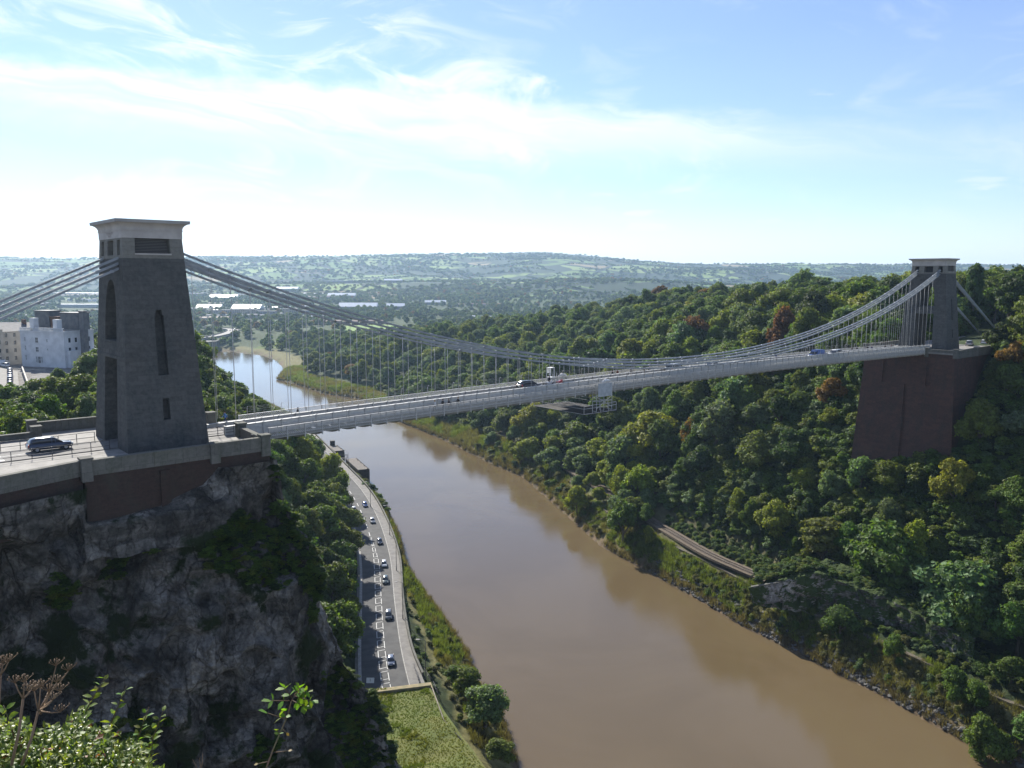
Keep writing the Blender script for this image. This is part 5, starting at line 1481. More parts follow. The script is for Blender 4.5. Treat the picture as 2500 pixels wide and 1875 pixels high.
# ivy and scrub clinging to the cliff
ci_ = rng.integers(0, len(CLV), 26000); cv = CLV[ci_]
dep_ = -cv[:, 2]; uu, vv = cv[:, 0], cv[:, 1]
nz = vnoise(uu * 1.0, dep_ * 1.0, 7, 41) + 0.5 * vnoise(uu, dep_, 3, 42)
band1 = (uu < 5) & (dep_ < 14) & (dep_ > 3.5 + 0.5 * np.abs(uu + 3)) & (uu > -16)
bel = np.exp(-(((dep_ - (9.5 + 0.25 * np.abs(uu + 4))) / 2.8) ** 2)) * (uu > -14)
edge_ = (uu > 8.5 + dep_ * .18) & (dep_ > 2)
okk = (nz + 1.1 * bel + 0.8 * edge_ > 0.78) & (dep_ > 2.2)
cv = cv[okk][:5200]; w3 = np.array([BW(*p) for p in cv]); m = len(w3)
tn = np.array([COL[k_] for k_ in rng.choice(['mid-green', 'dark green', 'olive'], m, p=[.5, .35, .15])]) * rng.uniform(.7, 1.1, (m, 1))
s4 = rng.uniform(.35, 1.0, m)
scatter('cliff_ivy', w3 - np.array([0, 0, .3]), np.stack([s4 * 1.1, s4 * 1.1, s4 * .9], 1), rng.integers(0, 3, m), tn, PS, 'ivy and scrub clinging to the shaded cliff')

# boulders along the far waterline
stones = []
for i in range(3):
    v_, f_ = bmesh_ico(); v_ = v_ * (1 + 0.35 * np.random.default_rng(i).normal(size=v_.shape) * .5); stones.append(mesh_np('boulder', v_, f_, M['kerb'] if False else pbr('river_stone', (0.15, 0.145, 0.135), (0.06, 0.058, 0.055), 0.7, 0.9, 0.4)))
PB = proto_collection('stones', stones)
pts = []
L = RB[(RB[:, 1] > 118) & (RB[:, 1] < 262)]
for a, b in zip(L[:-1], L[1:]):
    ln = np.hypot(*(b - a)); d = (b - a) / ln; nr = np.array([d[1], -d[0]]); nr = nr if nr[0] > 0 else -nr; k = int(ln * 9); pts.append(a + (b - a) * rng.random(k)[:, None] + nr * (rng.random(k) ** 1.5 * 4.2 + .1)[:, None])
P5 = np.concatenate(pts); m = len(P5); s5 = rng.uniform(.18, .62, m)
scatter('boulders', np.stack([P5[:, 0], P5[:, 1], np.maximum(H(P5[:, 0], P5[:, 1]), 0) + .05], 1), np.stack([s5 * 1.3, s5, s5 * .8], 1), rng.integers(0, 3, m), np.ones((m, 3)) * .3, PB, 'grey boulders dumped along the far waterline')

# scrub on top of the rock outcrop
k = 420; ox = rng.uniform(66, 108, k); oy = np.interp(ox, [66, 72, 79, 86, 92, 97, 108], [210, 208, 205, 200, 193, 185, 170]) + rng.uniform(.5, 9, k) * .85
oz = np.interp(ox, [66, 72, 79, 86, 92, 97, 102], [13, 15.5, 18.5, 17, 16.5, 15, 14]) + .3; oz = np.maximum(oz, H(ox, oy)) - .3
so = rng.uniform(.6, 1.7, k)
scatter('outcrop_scrub', np.stack([ox, oy, oz], 1), np.stack([so, so, so * 1.1], 1), rng.integers(0, 3, k), np.array([COL[q_] for q_ in rng.choice(['mid-green', 'olive', 'dark green'], k)]), PS, 'brambles and scrub on top of the dark rock face')

# trees of the valley floor and the hedges and woods of the hills beyond
k = 9500; y6 = np.sqrt(rng.uniform(980 ** 2, 2700 ** 2, k)); x6 = rng.uniform(-0.72, 0.72, k) * y6
cl = vnoise(x6, y6, 120, 51) + 0.6 * vnoise(x6, y6, 45, 52)
P6 = np.stack([x6, y6], 1); okk = (cl > -0.45) & ~inriver(P6) & (np.minimum(pdist(P6, RB), pdist(P6, LB)) > 14)
okk &= ~((x6 > -330) & (x6 < -165) & (y6 > 1150) & (y6 < 1480) & (rng.random(k) < .8))
sx6 = 1106 + 1763 * x6 / y6; ydd = 599 + (84) * 1763 / y6
okk &= ~((sx6 > 745) & (sx6 < 850) & (ydd > 700) & (ydd < 728)); okk &= pdist(P6, np.array([(-560, 1010), (-440, 1035), (-400, 1080), (-405, 1180), (-440, 1260), (-520, 1330)], float)) > 15
x6, y6 = x6[okk], y6[okk]; m1 = len(x6); h6 = rng.uniform(8, 15, m1); r6 = h6 * rng.uniform(.4, .62, m1)
hxl, hyl, hhl = [], [], []
for _ in range(520):
    y0 = rng.uniform(2500, 5500); x0 = rng.uniform(-.75, .75) * y0; a = 0.35 + rng.choice([0, PI / 2]) + rng.normal() * .25; L_ = int(rng.uniform(12, 34)); st = 15
    for j in range(L_): hxl.append(x0 + math.cos(a) * st * j + rng.normal() * 3); hyl.append(y0 + math.sin(a) * st * j + rng.normal() * 3); hhl.append(rng.uniform(5, 11))
for _ in range(170):
    y0 = rng.uniform(2600, 5400); x0 = rng.uniform(-.75, .75) * y0; q_ = rng.uniform(25, 110); c_ = int(q_ * .55)
    hxl += list(x0 + rng.normal(size=c_) * q_ * 1.5); hyl += list(y0 + rng.normal(size=c_) * q_); hhl += list(rng.uniform(9, 15, c_))
for _ in range(420):
    y0 = rng.uniform(5380, 5640); hxl.append(rng.uniform(-.75, .75) * y0); hyl.append(y0); hhl.append(rng.uniform(5, 13))
x7, y7, h7 = np.array(hxl), np.array(hyl), np.array(hhl)
xa, ya, ha = np.concatenate([x6, x7]), np.concatenate([y6, y7]), np.concatenate([h6, h7]); ra = np.concatenate([r6, h7 * .85])
m = len(xa); tn = np.array([COL[k_] for k_ in rng.choice(['mid-green', 'dark green', 'olive', 'grey-green', 'amber'], m, p=[.38, .30, .17, .12, .03])]) * rng.uniform(.8, 1.2, (m, 1))
scatter('valley_trees', np.stack([xa, ya, H(xa, ya) - .5], 1), np.stack([ra, ra, ha], 1), rng.integers(0, 3, m), tn, PF, 'far off trees, hedges and copses of the valley and hills')

# ------------------------------------------------------------------ buildings
def wall_with_windows(mb, a, b, z0, z1, wins, depth=0.25, mi=0, mh=1):
    """vertical wall from a to b (outside on the right-hand side looking a->b); wins: (s0, s1, za, zb) in metres"""
    a, b = Vector((*a, 0)), Vector((*b, 0)); L = (b - a).length; d = (b - a) / L; inn = Vector((-d.y, d.x, 0))
    cols = sorted({0.0, L} | {x for w_ in wins for x in w_[:2]}); rows = sorted({z0, z1} | {z for w_ in wins for z in w_[2:]})
    holes = {(i, j) for i in range(len(cols) - 1) for j in range(len(rows) - 1) for w_ in wins if cols[i] >= w_[0] - 1e-6 and cols[i + 1] <= w_[1] + 1e-6 and rows[j] >= w_[2] - 1e-6 and rows[j + 1] <= w_[3] + 1e-6}
    face_grid(mb, lambda s, z: (a.x + d.x * s, a.y + d.y * s, z), cols, rows, holes, depth, inn, mi, mh)
    return a, d, inn
M['render_white'] = pbr('white_render', (0.66, 0.67, 0.68), (0.54, 0.55, 0.56), 0.35, 0.8, 0.05)
M['render_cream'] = pbr('cream_render', (0.46, 0.42, 0.36), (0.36, 0.33, 0.28), 0.35, 0.8, 0.05)
M['glass'] = pbr('window_glass', (0.03, 0.035, 0.045), rough=0.08, spec=0.8)
M['slate'] = pbr('slate_roof', (0.10, 0.105, 0.115), (0.15, 0.15, 0.155), 0.6, 0.75, 0.1)
M['brick'] = pbr('brown_brick', (0.17, 0.10, 0.07), (0.13, 0.08, 0.06), 0.8, 0.9)
M['frame_white'] = pbr('window_frame', (0.62, 0.62, 0.6))

def hotel():
    r = empty('hotel', (-186.5, 309, 0), math.atan2(300.7 - 308.9, 25.7) , label='white four-storey hotel with parapet and roof huts beyond the near tower', cat='hotel')
    W_, Dp, z0, z1 = 21.0, 14.0, 58.0, 73.6
    wins = [(2.4, 3.2, 70.0, 71.4), (2.4, 3.2, 66.6, 68.2), (2.4, 3.2, 62.8, 64.6), (9.2, 10.9, 69.4, 71.4), (9.2, 10.9, 66.0, 67.8), (9.0, 9.8, 61.9, 64.2), (10.2, 11.8, 61.7, 64.2), (12.2, 13.0, 61.9, 64.2), (16.2, 16.9, 69.9, 70.9), (16.4, 17.0, 66.6, 67.3)]
    wins = [(a * .78, b * .78, c, d) for a, b, c, d in wins]
    mb = MB(); wall_with_windows(mb, (0, 0), (W_, 0), z0, z1, wins)
    wall_with_windows(mb, (W_, 0), (W_, Dp), z0, z1, [(2 + 3 * i, 3.2 + 3 * i, z, z + 1.7) for i in range(4) for z in (62, 66, 69.6)])
    wall_with_windows(mb, (W_, Dp), (0, Dp), z0, z1, []); wall_with_windows(mb, (0, Dp), (0, 0), z0, z1, [])
    mb.build('wall', [M['render_white'], M['glass']], r)
    for (a, b, c, d) in wins:
        m = MB()
        for k in range(3): x = lerp(a, b, k / 2); m.box(x - .05, x + .05, .10, .18, c, d)
        for k in range(3): z = lerp(c, d, k / 2); m.box(a, b, .08, .16, z - .05, z + .05)
        f = m.build('window', M['frame_white'], r); m = MB(); m.box(a - .1, b + .1, -.12, .1, c - .16, c - .01); m.build('sill', M['frame_white'], f)
    m = MB(); m.box(-.35, W_ + .35, -.35, Dp, z1, z1 + .35); m.build('cornice', M['render_white'], r)
    m = MB(); m.box(0, W_, .2, Dp, z1 + .36, z1 + .5); m.build('roof', M['flags'], r)
    for x0 in (0, 6.4, 11.9, 17.4):
        for i in range(9):
            if x0 + i * .6 < W_ - .2: m = MB(); m.box(x0 + i * .6, x0 + i * .6 + .22, 0, .25, z1 + .36, z1 + 1.3); m.build('baluster', M['render_white'], r)
    m = MB(); m.box(0, W_, -.05, .35, z1 + 1.31, z1 + 1.5); m.build('balustrade_rail', M['render_white'], r)
    for x, w_, h_ in ((4.0, 2.0, 5.0), (15.2, 2.0, 4.6)): m = MB(); m.box(x, x + w_, 1, 3.2, z1 + .51, z1 + h_); m.build('roof_hut', M['render_white'], r)
    for x, w_, h_, mt in ((-1.0, 7, 7.2, 'slate'), (6.6, 4, 5.0, 'brick'), (11.5, 8.5, 6.6, 'slate'), (22.6, 2.0, 7.4, 'slate')):
        m = MB(); m.box(x, x + w_, 8 if x < 20 else 6, 13.5 if x < 20 else 8, 58 if x > 22 else z1 + .51, z1 + h_); m.box(x - .3, x + w_ + .3, 7.7 if x < 20 else 5.7, 13.8 if x < 20 else 8.3, z1 + h_ + .01, z1 + h_ + .35); m.build('rear_block', M[mt], r)
    m = MB(); m.box(W_ + .01, W_ + 1.5, 1, Dp, 58, 66.6); m.build('side_wing', M['render_white'], r)
    m = MB(); m.box(-2, 20, -9, -.4, 58, 59.6); m.box(.5, 19, -15, -10, 56, 57.9); m.build('terrace_step', M['slate'], r)
    for k, (y0, z_) in enumerate(((-9.0, 59.7), (-15, 58.2), (-19, 57.6))): m = MB(); m.box(0, 21 - k * 2, y0 - .3, y0, z_ - 2, z_ + 1.0); m.build('terrace_wall', M['render_cream'], r)
    return r
hotel()
def terrace_house(x, y, w_, d_, z0, z1, rz, floors, label, mat='render_cream', grp='buildings of the hotel street'):
    r = empty('terraced_house', (x, y, 0), rz, label=label, cat='house', group=grp)
    n = max(2, int(w_ / 3)); fh = (z1 - z0) / floors
    wins = [((i + .5) * w_ / n - .5, (i + .5) * w_ / n + .5, z0 + f * fh + .9, z0 + f * fh + 2.4) for i in range(n) for f in range(floors)]
    mb = MB(); wall_with_windows(mb, (0, 0), (w_, 0), z0 - 3, z1, wins)
    wall_with_windows(mb, (w_, 0), (w_, d_), z0 - 3, z1, [(d_ * .3, d_ * .3 + 1, z0 + f * fh + .9, z0 + f * fh + 2.3) for f in range(floors)])
    wall_with_windows(mb, (w_, d_), (0, d_), z0 - 3, z1, []); wall_with_windows(mb, (0, d_), (0, 0), z0 - 3, z1, [])
    mb.build('wall', [M[mat], M['glass']], r)
    m = MB(); m.add([(-.3, -.3, z1 + .01), (w_ + .3, -.3, z1 + .01), (w_ + .3, d_ / 2, z1 + 2.6), (-.3, d_ / 2, z1 + 2.6), (w_ + .3, d_ + .3, z1 + .01), (-.3, d_ + .3, z1 + .01)], [(0, 1, 2, 3), (3, 2, 4, 5), (0, 3, 5), (1, 4, 2)]); rf = m.build('roof', M['slate'], r)
    m = MB(); m.box(w_ - 1.2, w_ - .2, d_ / 2 - .9, d_ / 2 + .9, z1 + 1, z1 + 4.2); m.build('chimney', M['brick'], rf)
terrace_house(-203, 300, 15, 11, 61, 74, rad(60), 4, 'cream terraced house at the left edge beside the white hotel')
terrace_house(-196, 313, 13, 11, 61, 73, rad(62), 4, 'cream terraced house squeezed behind the left side of the white hotel')
terrace_house(-226, 345, 22, 12, 58, 72, rad(5), 3, 'grey roofed building past the cream terraces at the left edge')
# street and little garden in front
mb = MB()
poly = [(-137, 214), (-146, 214), (-186, 232), (-215, 290), (-198, 305), (-172, 282), (-150, 246), (-132, 226)]
mb.loft([[(x, y, 55) for x, y in poly], [(x, y, 61.4) for x, y in poly]]); mb.build('hotel_street', M['pave'], kind='structure')
mb = MB(); poly = [(-131, 223.5), (-131, 213), (-112, 208), (-112, 221)]
mb.loft([[(x, y, 56) for x, y in poly], [(x, y, 61.2) for x, y in poly]]); mb.build('small_lawn', M['turf'], kind='structure')
st_wall = empty('street_wall', (0, 0, 0), label='pale wall climbing beside the street up to the white hotel', cat='wall')
for i in range(9):
    a, b = Vector((-143.5 - i * 3.3, 240 + i * 5.2, 61.8)), Vector((-143.5 - (i + .97) * 3.3, 240 + (i + .97) * 5.2, 61.8)); m = MB(); m.bar(a, b, .4, 1.6); m.build('wall_section', M['render_cream'], st_wall)

def block(X, Y, w_, d_, h_, rz, wall, roof, name, label, group, pitched=True, floors=0):
    z = Hs(X, Y); r = empty(name, (X, Y, z), rz, label=label, cat='house' if name == 'house' else 'building', group=group)
    mb = MB()
    if floors:
        n = max(3, int(w_ / 3.6)); fh = h_ / floors; wins = [((i + .25) * w_ / n, (i + .75) * w_ / n, f * fh + .8, f * fh + 2.3) for i in range(n) for f in range(floors)]
        wall_with_windows(mb, (-w_ / 2, -d_ / 2), (w_ / 2, -d_ / 2), -2, h_, wins, .4); wall_with_windows(mb, (w_ / 2, -d_ / 2), (w_ / 2, d_ / 2), -2, h_, []); wall_with_windows(mb, (w_ / 2, d_ / 2), (-w_ / 2, d_ / 2), -2, h_, []); wall_with_windows(mb, (-w_ / 2, d_ / 2), (-w_ / 2, -d_ / 2), -2, h_, [])
    else: mb.box(-w_ / 2, w_ / 2, -d_ / 2, d_ / 2, -2, h_)
    mb.build('wall', [wall, M['glass']], r)
    m = MB(); e = .4
    if pitched:
        k = d_ * .24; m.add([(-w_ / 2 - e, -d_ / 2 - e, h_), (w_ / 2 + e, -d_ / 2 - e, h_), (w_ / 2 + e, 0, h_ + k), (-w_ / 2 - e, 0, h_ + k), (w_ / 2 + e, d_ / 2 + e, h_), (-w_ / 2 - e, d_ / 2 + e, h_)], [(0, 1, 2, 3), (3, 2, 4, 5), (0, 3, 5), (1, 4, 2)])
    else: m.box(-w_ / 2 - e, w_ / 2 + e, -d_ / 2 - e, d_ / 2 + e, h_ + .01, h_ + .6)
    m.build('roof', roof, r)
M['metal_roof'] = pbr('bright_metal_roof', (0.66, 0.67, 0.68), (0.55, 0.56, 0.58), 0.2, 0.3, spec=0.6)
M['grey_cladding'] = pbr('grey_cladding', (0.24, 0.25, 0.27), (0.18, 0.19, 0.2), 0.3, 0.7)
M['flat_grey'] = pbr('flat_grey_wall', (0.30, 0.30, 0.31), (0.24, 0.24, 0.25), 0.2, 0.8)
sheds = [(-680, 3410, 200, 36, 9, 0.02, 'widest white shed roof far across the valley below the fields'), (-560, 2700, 90, 34, 8, .05, 'long pale shed in the middle of the valley estate'), (-390, 2080, 96, 40, 8, .04, 'bright white roofed factory at the edge of the playing fields'),
         (-300, 2110, 46, 30, 8, .1, 'smaller white roofed shed to the right of the bright factory'), (-640, 1985, 70, 40, 8, -.05, 'low white depot behind the grey flats'), (-760, 2060, 60, 34, 7, .1, 'pale depot roof left of the grey flats'),
         (-1480, 2900, 260, 50, 9, -.02, 'brightest long roof left of the near tower'), (-1290, 3050, 120, 40, 9, .03, 'long bright roof just left of the near tower shaft'), (-1100, 2160, 190, 18, 9, .02, 'long thin pale roof directly above the hotel'), (-930, 2650, 90, 34, 8, 0, 'pale shed just right of the near tower'),
         (-220, 2350, 60, 24, 7, .06, 'white shed at the right end of the estate'), (-820, 3000, 80, 30, 8, .0, 'pale shed in front of the wooded ridge right of the tower'), (-470, 3250, 70, 24, 8, .0, 'thin pale roof in the far row right of the widest shed')]
for (a, b, c, d, e_, f_, lab) in sheds: block(a, b, c, d, e_, f_, M['grey_cladding'], M['metal_roof'], 'warehouse', lab, 'warehouses of the valley estate', pitched=c < 100)
flats = [(-590, 1722, 44, 14, 15, .12), (-545, 1700, 34, 14, 17, .05), (-508, 1690, 40, 14, 14, -.05), (-462, 1705, 30, 14, 18, .1), (-428, 1726, 26, 13, 14, -.1), (-640, 1760, 36, 14, 13, .05), (-395, 1745, 24, 12, 12, .1)]
wl = ['fourth grey apartment block', 'fifth grey apartment block']
for k, (a, b, c, d, e_, f_) in enumerate(sorted(flats)):
    block(a, b, c, d, e_, f_, M['flat_grey'] if k % 2 else M['render_cream'], M['slate'], 'apartment_block', '%s of the row of grey flats behind the river bend' % ['leftmost', 'second from left', 'third from left', 'middle', 'third from right', 'second from right', 'rightmost'][k], 'apartment blocks behind the river bend', False, int(e_ / 3))
walls = [M['render_white'], M['render_cream'], M['brick'], M['flat_grey']]
roofs = [M['slate'], M['slate'], pbr('tile_roof', (0.22, 0.13, 0.10), (0.17, 0.10, 0.08), .5, .7), M['metal_roof']]
g = random.Random(3); nh = 0
for row in range(34):
    Y0 = g.uniform(1350, 3000); X0 = (g.uniform(-.62, -.02) if row % 4 else g.uniform(-.45, -.2)) * Y0; ang = g.uniform(-.25, .25); n_ = g.randint(4, 9); wi, ri_ = g.randrange(4), g.randrange(4); wm, rm = walls[wi], roofs[ri_]
    xx_ = 1106 + 1763 * X0 / Y0; plc = ('left of the near tower' if xx_ < 200 else 'behind the near tower' if xx_ < 410 else 'above the river bend' if xx_ < 640 else 'behind the high chains' if xx_ < 850 else 'behind the falling chains'); dst = 'nearer' if Y0 < 1900 else 'middle' if Y0 < 2500 else 'farthest'
    desc = '%s house, %s roof, of the %s row %s' % (['white', 'cream', 'brick', 'grey'][wi], ['slate', 'dark slate', 'red tile', 'bright metal'][ri_], dst, plc)
    if Y0 < 1500 and -340 < X0 < -120: continue
    for k in range(n_):
        x, y = X0 + math.cos(ang) * k * 15, Y0 + math.sin(ang) * k * 15
        if nh >= 190: break
        block(x, y, g.uniform(9, 13), 9, g.uniform(5.5, 7.5), ang, wm, rm, 'house', ORD[k] + (': ' if k else ' ') + desc, 'rows of houses across the valley floor'); nh += 1
block(-129, 1056, 30, 10, 8, .1, M['render_white'], M['slate'], 'villa', 'white villa among the trees at the edge of the green field', None, True, 2)

# quay wall, flyover, playing fields on the valley floor
mb = MB()
quay = [(-470, 985), (-430, 990), (-400, 1005), (-378, 1040), (-382, 1065), (-420, 1075), (-480, 1060)]
mb.loft([[(x, y, -1) for x, y in quay], [(x, y, 12.4) for x, y in quay]]); o = mb.build('quay_wall', M['coping']); tag(o, 'high stone quay wall at the head of the river bend right of the tower', 'quay wall')
fly = dense([Vector(p) for p in ((-560, 1010, 13), (-440, 1035, 13.4), (-400, 1080, 14.5), (-405, 1180, 15.5), (-440, 1260, 14), (-520, 1330, 13))], 6)
fy = empty('flyover', (0, 0, 0), label='curving pale road flyover beyond the quay wall', cat='flyover')
swept(fly, 17, 1.6, 0.4).build('road_deck', M['flags'], fy)
for o_ in (-8.2, 8.2): swept(fly, .5, 1.4, 1.6, o_).build('side_wall', M['coping'], fy)
for name, pl, lab in (('playing_field', [(-262, 1215), (-196, 1180), (-190, 1350), (-226, 1365), (-268, 1330)], 'bright green playing field'), ('meadow', [(-150, 1120), (-95, 1100), (-88, 1210), (-150, 1260)], 'green meadow')):
    mb = MB(); zz_ = max(Hs(*p) for p in pl) + .6; mb.loft([[(x, y, zz_ - 6) for x, y in pl], [(x, y, zz_) for x, y in pl]]); mb.build(name, pbr('mown_grass_' + name, (0.13, 0.22, 0.04), (0.17, 0.25, 0.055), .02, .95), kind='structure', label=lab)

# ------------------------------------------------------------------ vehicles
def paint():
    m = bpy.data.materials.new('car_paint'); m.use_nodes = True; t = NT(m.node_tree); p = t.n['Principled BSDF']
    t.l.new(t.new('ShaderNodeObjectInfo').outputs['Color'], p.inputs['Base Color']); p.inputs['Roughness'].default_value = .28; p.inputs['Coat Weight'].default_value = .6; p.inputs['Coat Roughness'].default_value = .08
    return m
M['paint'] = paint()
M['tyre'] = pbr('tyre_rubber', (0.02, 0.02, 0.02), rough=.8); M['rim'] = pbr('wheel_rim', (0.4, 0.4, 0.42), rough=.35, metallic=.7)
M['head'] = pbr('headlamp_glass', (0.75, 0.75, 0.72), rough=.15, spec=.7); M['tail'] = pbr('tail_lamp', (0.35, 0.02, 0.02), rough=.3); M['trim'] = pbr('black_trim', (0.025, 0.025, 0.025), rough=.6)
# stations along x (rear -> front): x, belt z, half width ; cabin: x, roof z, half width at roof
CARS = {
    'hatch': dict(L=4.0, W=1.72, body=[(-2.0, .50, .72, .74), (-1.92, .35, .92, .82), (-1.5, .28, .95, .86), (-.5, .26, .93, .86), (.7, .26, .92, .86), (.95, .27, .90, .85), (1.75, .30, .76, .82), (1.97, .42, .62, .68)], cab=[(-1.88, .94, .94, .76), (-1.55, .94, 1.38, .62), (-1.0, .94, 1.47, .62), (0.15, .92, 1.46, .61), (.45, .92, 1.36, .62), (1.05, .90, .91, .74)]),
    'estate': dict(L=4.5, W=1.78, body=[(-2.25, .50, .78, .76), (-2.15, .35, .94, .84), (-1.6, .28, .96, .88), (-.5, .26, .95, .88), (.8, .26, .93, .88), (1.1, .27, .91, .87), (2.0, .30, .77, .84), (2.22, .42, .64, .70)], cab=[(-2.12, .96, .96, .78), (-1.85, .96, 1.36, .64), (-1.3, .95, 1.48, .64), (0.1, .93, 1.46, .63), (.45, .92, 1.36, .64), (1.2, .91, .92, .76)]),
    'mpv': dict(L=4.4, W=1.8, body=[(-2.2, .50, .85, .78), (-2.12, .35, 1.0, .86), (-1.5, .28, 1.02, .89), (-.5, .26, 1.0, .89), (.9, .26, .98, .89), (1.3, .27, .95, .88), (2.0, .32, .85, .85), (2.18, .45, .70, .72)], cab=[(-2.1, 1.0, 1.0, .80), (-1.95, 1.0, 1.50, .68), (-1.3, 1.0, 1.64, .68), (0.2, .99, 1.62, .67), (.6, .98, 1.50, .68), (1.5, .95, .96, .78)]),
    'van': dict(L=4.9, W=1.9, body=[(-2.45, .5, 1.15, .88), (-2.42, .36, 1.95, .90), (-1.8, .3, 2.0, .92), (.7, .28, 2.0, .92), (.9, .28, 1.2, .93), (1.5, .28, 1.15, .93), (2.2, .32, .98, .90), (2.42, .45, .8, .8)], cab=[(.72, 1.15, 1.2, .86), (.80, 1.15, 1.98, .80), (.95, 1.15, 1.95, .78), (1.25, 1.14, 1.6, .8), (1.95, 1.05, 1.08, .84)]),
}
car_meshes = {}
def car_mesh(kind):
    if kind in car_meshes: return car_meshes[kind]
    c = CARS[kind]
    mb = MB(); rings = []
    for x, zb_, zt_, hw in c['body']:
        rings.append([(x, -hw * .92, zb_), (x, hw * .92, zb_), (x, hw, zb_ + (zt_ - zb_) * .45), (x, hw * .93, zt_ - .04), (x, hw * .8, zt_), (x, -hw * .8, zt_), (x, -hw * .93, zt_ - .04), (x, -hw, zb_ + (zt_ - zb_) * .45)])
    mb.loft(rings, 0, True); body = mb.mesh('body', M['paint'])
    mb = MB(); rings = []
    for x, za, zb_, hw in c['cab']:
        w0 = hw if zb_ - za < .1 else CARS[kind]['W'] / 2 * .86
        rings.append([(x, -w0, za), (x, w0, za), (x, hw, max(zb_ - .05, za + .01)), (x, hw * .85, zb_ + .005), (x, -hw * .85, zb_ + .005), (x, -hw, max(zb_ - .05, za + .01))])
    mb.loft(rings, 0, True); cabin = mb.mesh('cabin_glass', M['glass'])
    cs = [q for q in c['cab'] if q[2] - q[1] > .3]
    mb = MB(); rings = [[(x, -hw * .92, zb_ - .01), (x, hw * .92, zb_ - .01), (x, hw * .86, zb_ + .035), (x, -hw * .86, zb_ + .035)] for x, za, zb_, hw in cs]
    mb.loft(rings, 0, True)
    for s in (-1, 1):
        for (x, za, zb_, hw) in (cs[0], cs[len(cs) // 2], cs[-1]):
            mb.bar((x, s * c['W'] / 2 * .87, za), (x + (.0 if x > 0 else .03), s * hw * .97, zb_), .07, .05)
    roof = mb.mesh('roof_panel', M['paint'])
    mb = MB(); mb.tube([(0, -.1, 0), (0, .1, 0)], .31, 14, 0); mb.tube([(0, -.105, 0), (0, .105, 0)], .18, 10, 1); wheel = mb.mesh('wheel', [M['tyre'], M['rim']])
    xb, xf = c['body'][1][0], c['body'][-1][0]
    mb = MB(); mb.box(-.06, .08, -.14, .14, -.07, .07); hl = mb.mesh('headlight', M['head'])
    mb = MB(); mb.box(-.05, .05, -.1, .1, -.13, .13); tl = mb.mesh('tail_light', M['tail'])
    mb = MB(); mb.box(-.02, .02, -.26, .26, -.055, .055); npl = mb.mesh('number_plate', M['head'])
    car_meshes[kind] = (body, cabin, roof, wheel, hl, tl, npl); return car_meshes[kind]
def car(loc, rz, kind, col, label, group=None, name='parked_car', detail=True):
    r = empty(name, loc, rz, label=label, cat='van' if kind == 'van' else 'car', group=group); body, cabin, roof, wheel, hl, tl, npl = car_mesh(kind); c = CARS[kind]
    for nm, me in (('body', body), ('cabin_glass', cabin), ('roof_panel', roof)): o = inst(nm, me, r); o.color = (*col, 1)
    L, W_ = c['L'], c['W']
    for x in (-L * .31, L * .32):
        for y in (-1, 1): inst('wheel', wheel, r, (x, y * (W_ / 2 - .1), .31))
    if detail:
        for y in (-1, 1): inst('headlight', hl, r, (L / 2 - .12, y * W_ * .34, .66)); inst('tail_light', tl, r, (-L / 2 + .07, y * W_ * .42, .82))
        inst('number_plate', npl, r, (L / 2 + .0, 0, .46)); inst('number_plate', npl, r, (-L / 2 - .0, 0, .62))
    return r
WHT, SIL, DBL, BLU, BLK, RED, GRN, GRY = (.62, .63, .64), (.36, .37, .39), (.02, .035, .075), (.06, .11, .30), (.02, .02, .022), (.35, .02, .025), (.06, .085, .08), (.12, .13, .14)
def rhead(y): return math.atan2(1.0, (fl(y + 1) - fl(y - 1)) / 2)
def rcar(y, k, kind, col, label, away=False): # k: position across the road
    a = rhead(y); car((lerp(fl(y), fr(y), k), y, 8.03), a + (0 if away else PI), kind, col, label, 'cars on the riverside road', 'car' if kind != 'van' else 'van')
rcar(326.5, .25, 'van', WHT, 'white van on the riverside road, farthest of the vehicles below the trees', True)
rcar(301, .74, 'hatch', BLU, 'small blue car on the riverside road beyond the road bend')
rcar(295.5, .20, 'hatch', WHT, 'white car half hidden by the trees on the inland lane of the riverside road', True)
rcar(280.5, .74, 'hatch', SIL, 'silver-blue car on the riverside road passing the white centre dashes')
rcar(257.5, .76, 'hatch', DBL, 'dark blue car on the sunlit bend of the riverside road')
rcar(236.5, .76, 'hatch', WHT, 'white car beside the end of the hatched centre strip')
rcar(223.5, .77, 'estate', GRN, 'dark green-grey estate close behind the white car by the hatching')
rcar(199, .78, 'mpv', GRY, 'dark grey car with a pale roof on the straight riverside stretch')
rcar(174.0, .70, 'hatch', (.16, .19, .26), 'grey-blue car nearest the gallery mouth')
def bcar(u, v, rz, kind, col, label, z=None, name='car', group='vehicles on the bridge'): return car(BW(u, v, zroad(u) if z is None else z), PHI + rz, kind, col, label, group, name)
bcar(-10.6, .55, 0, 'estate', (.018, .03, .07), 'dark blue estate car driving on the terrace left of the near tower', .035)
bcar(61.3, 1.2, 0, 'estate', BLK, 'black estate car left of centre on the bridge deck')
bcar(100.3, 1.2, 0, 'mpv', SIL, 'silver car near the middle of the bridge deck')
bcar(108.8, -1.2, PI, 'hatch', WHT, 'white car just beyond the silver one on the bridge deck')
bcar(149.8, -1.2, PI, 'van', BLU, 'light blue van on the far third of the bridge deck')
bcar(158.6, -1.2, PI, 'mpv', WHT, 'white people carrier right behind the blue van on the deck')
bcar(232.5, -4.2, .25, 'mpv', SIL, 'silver car on the far terrace directly behind the far tower', -.8, 'parked_car')
bcar(240.5, -5.4, .2, 'hatch', WHT, 'small white car on the far terrace between the silver and the red ones', -.8, 'parked_car')
bcar(254.5, -2.8, .1, 'hatch', RED, 'red car at the far end of the right-hand terrace', -.8, 'parked_car')
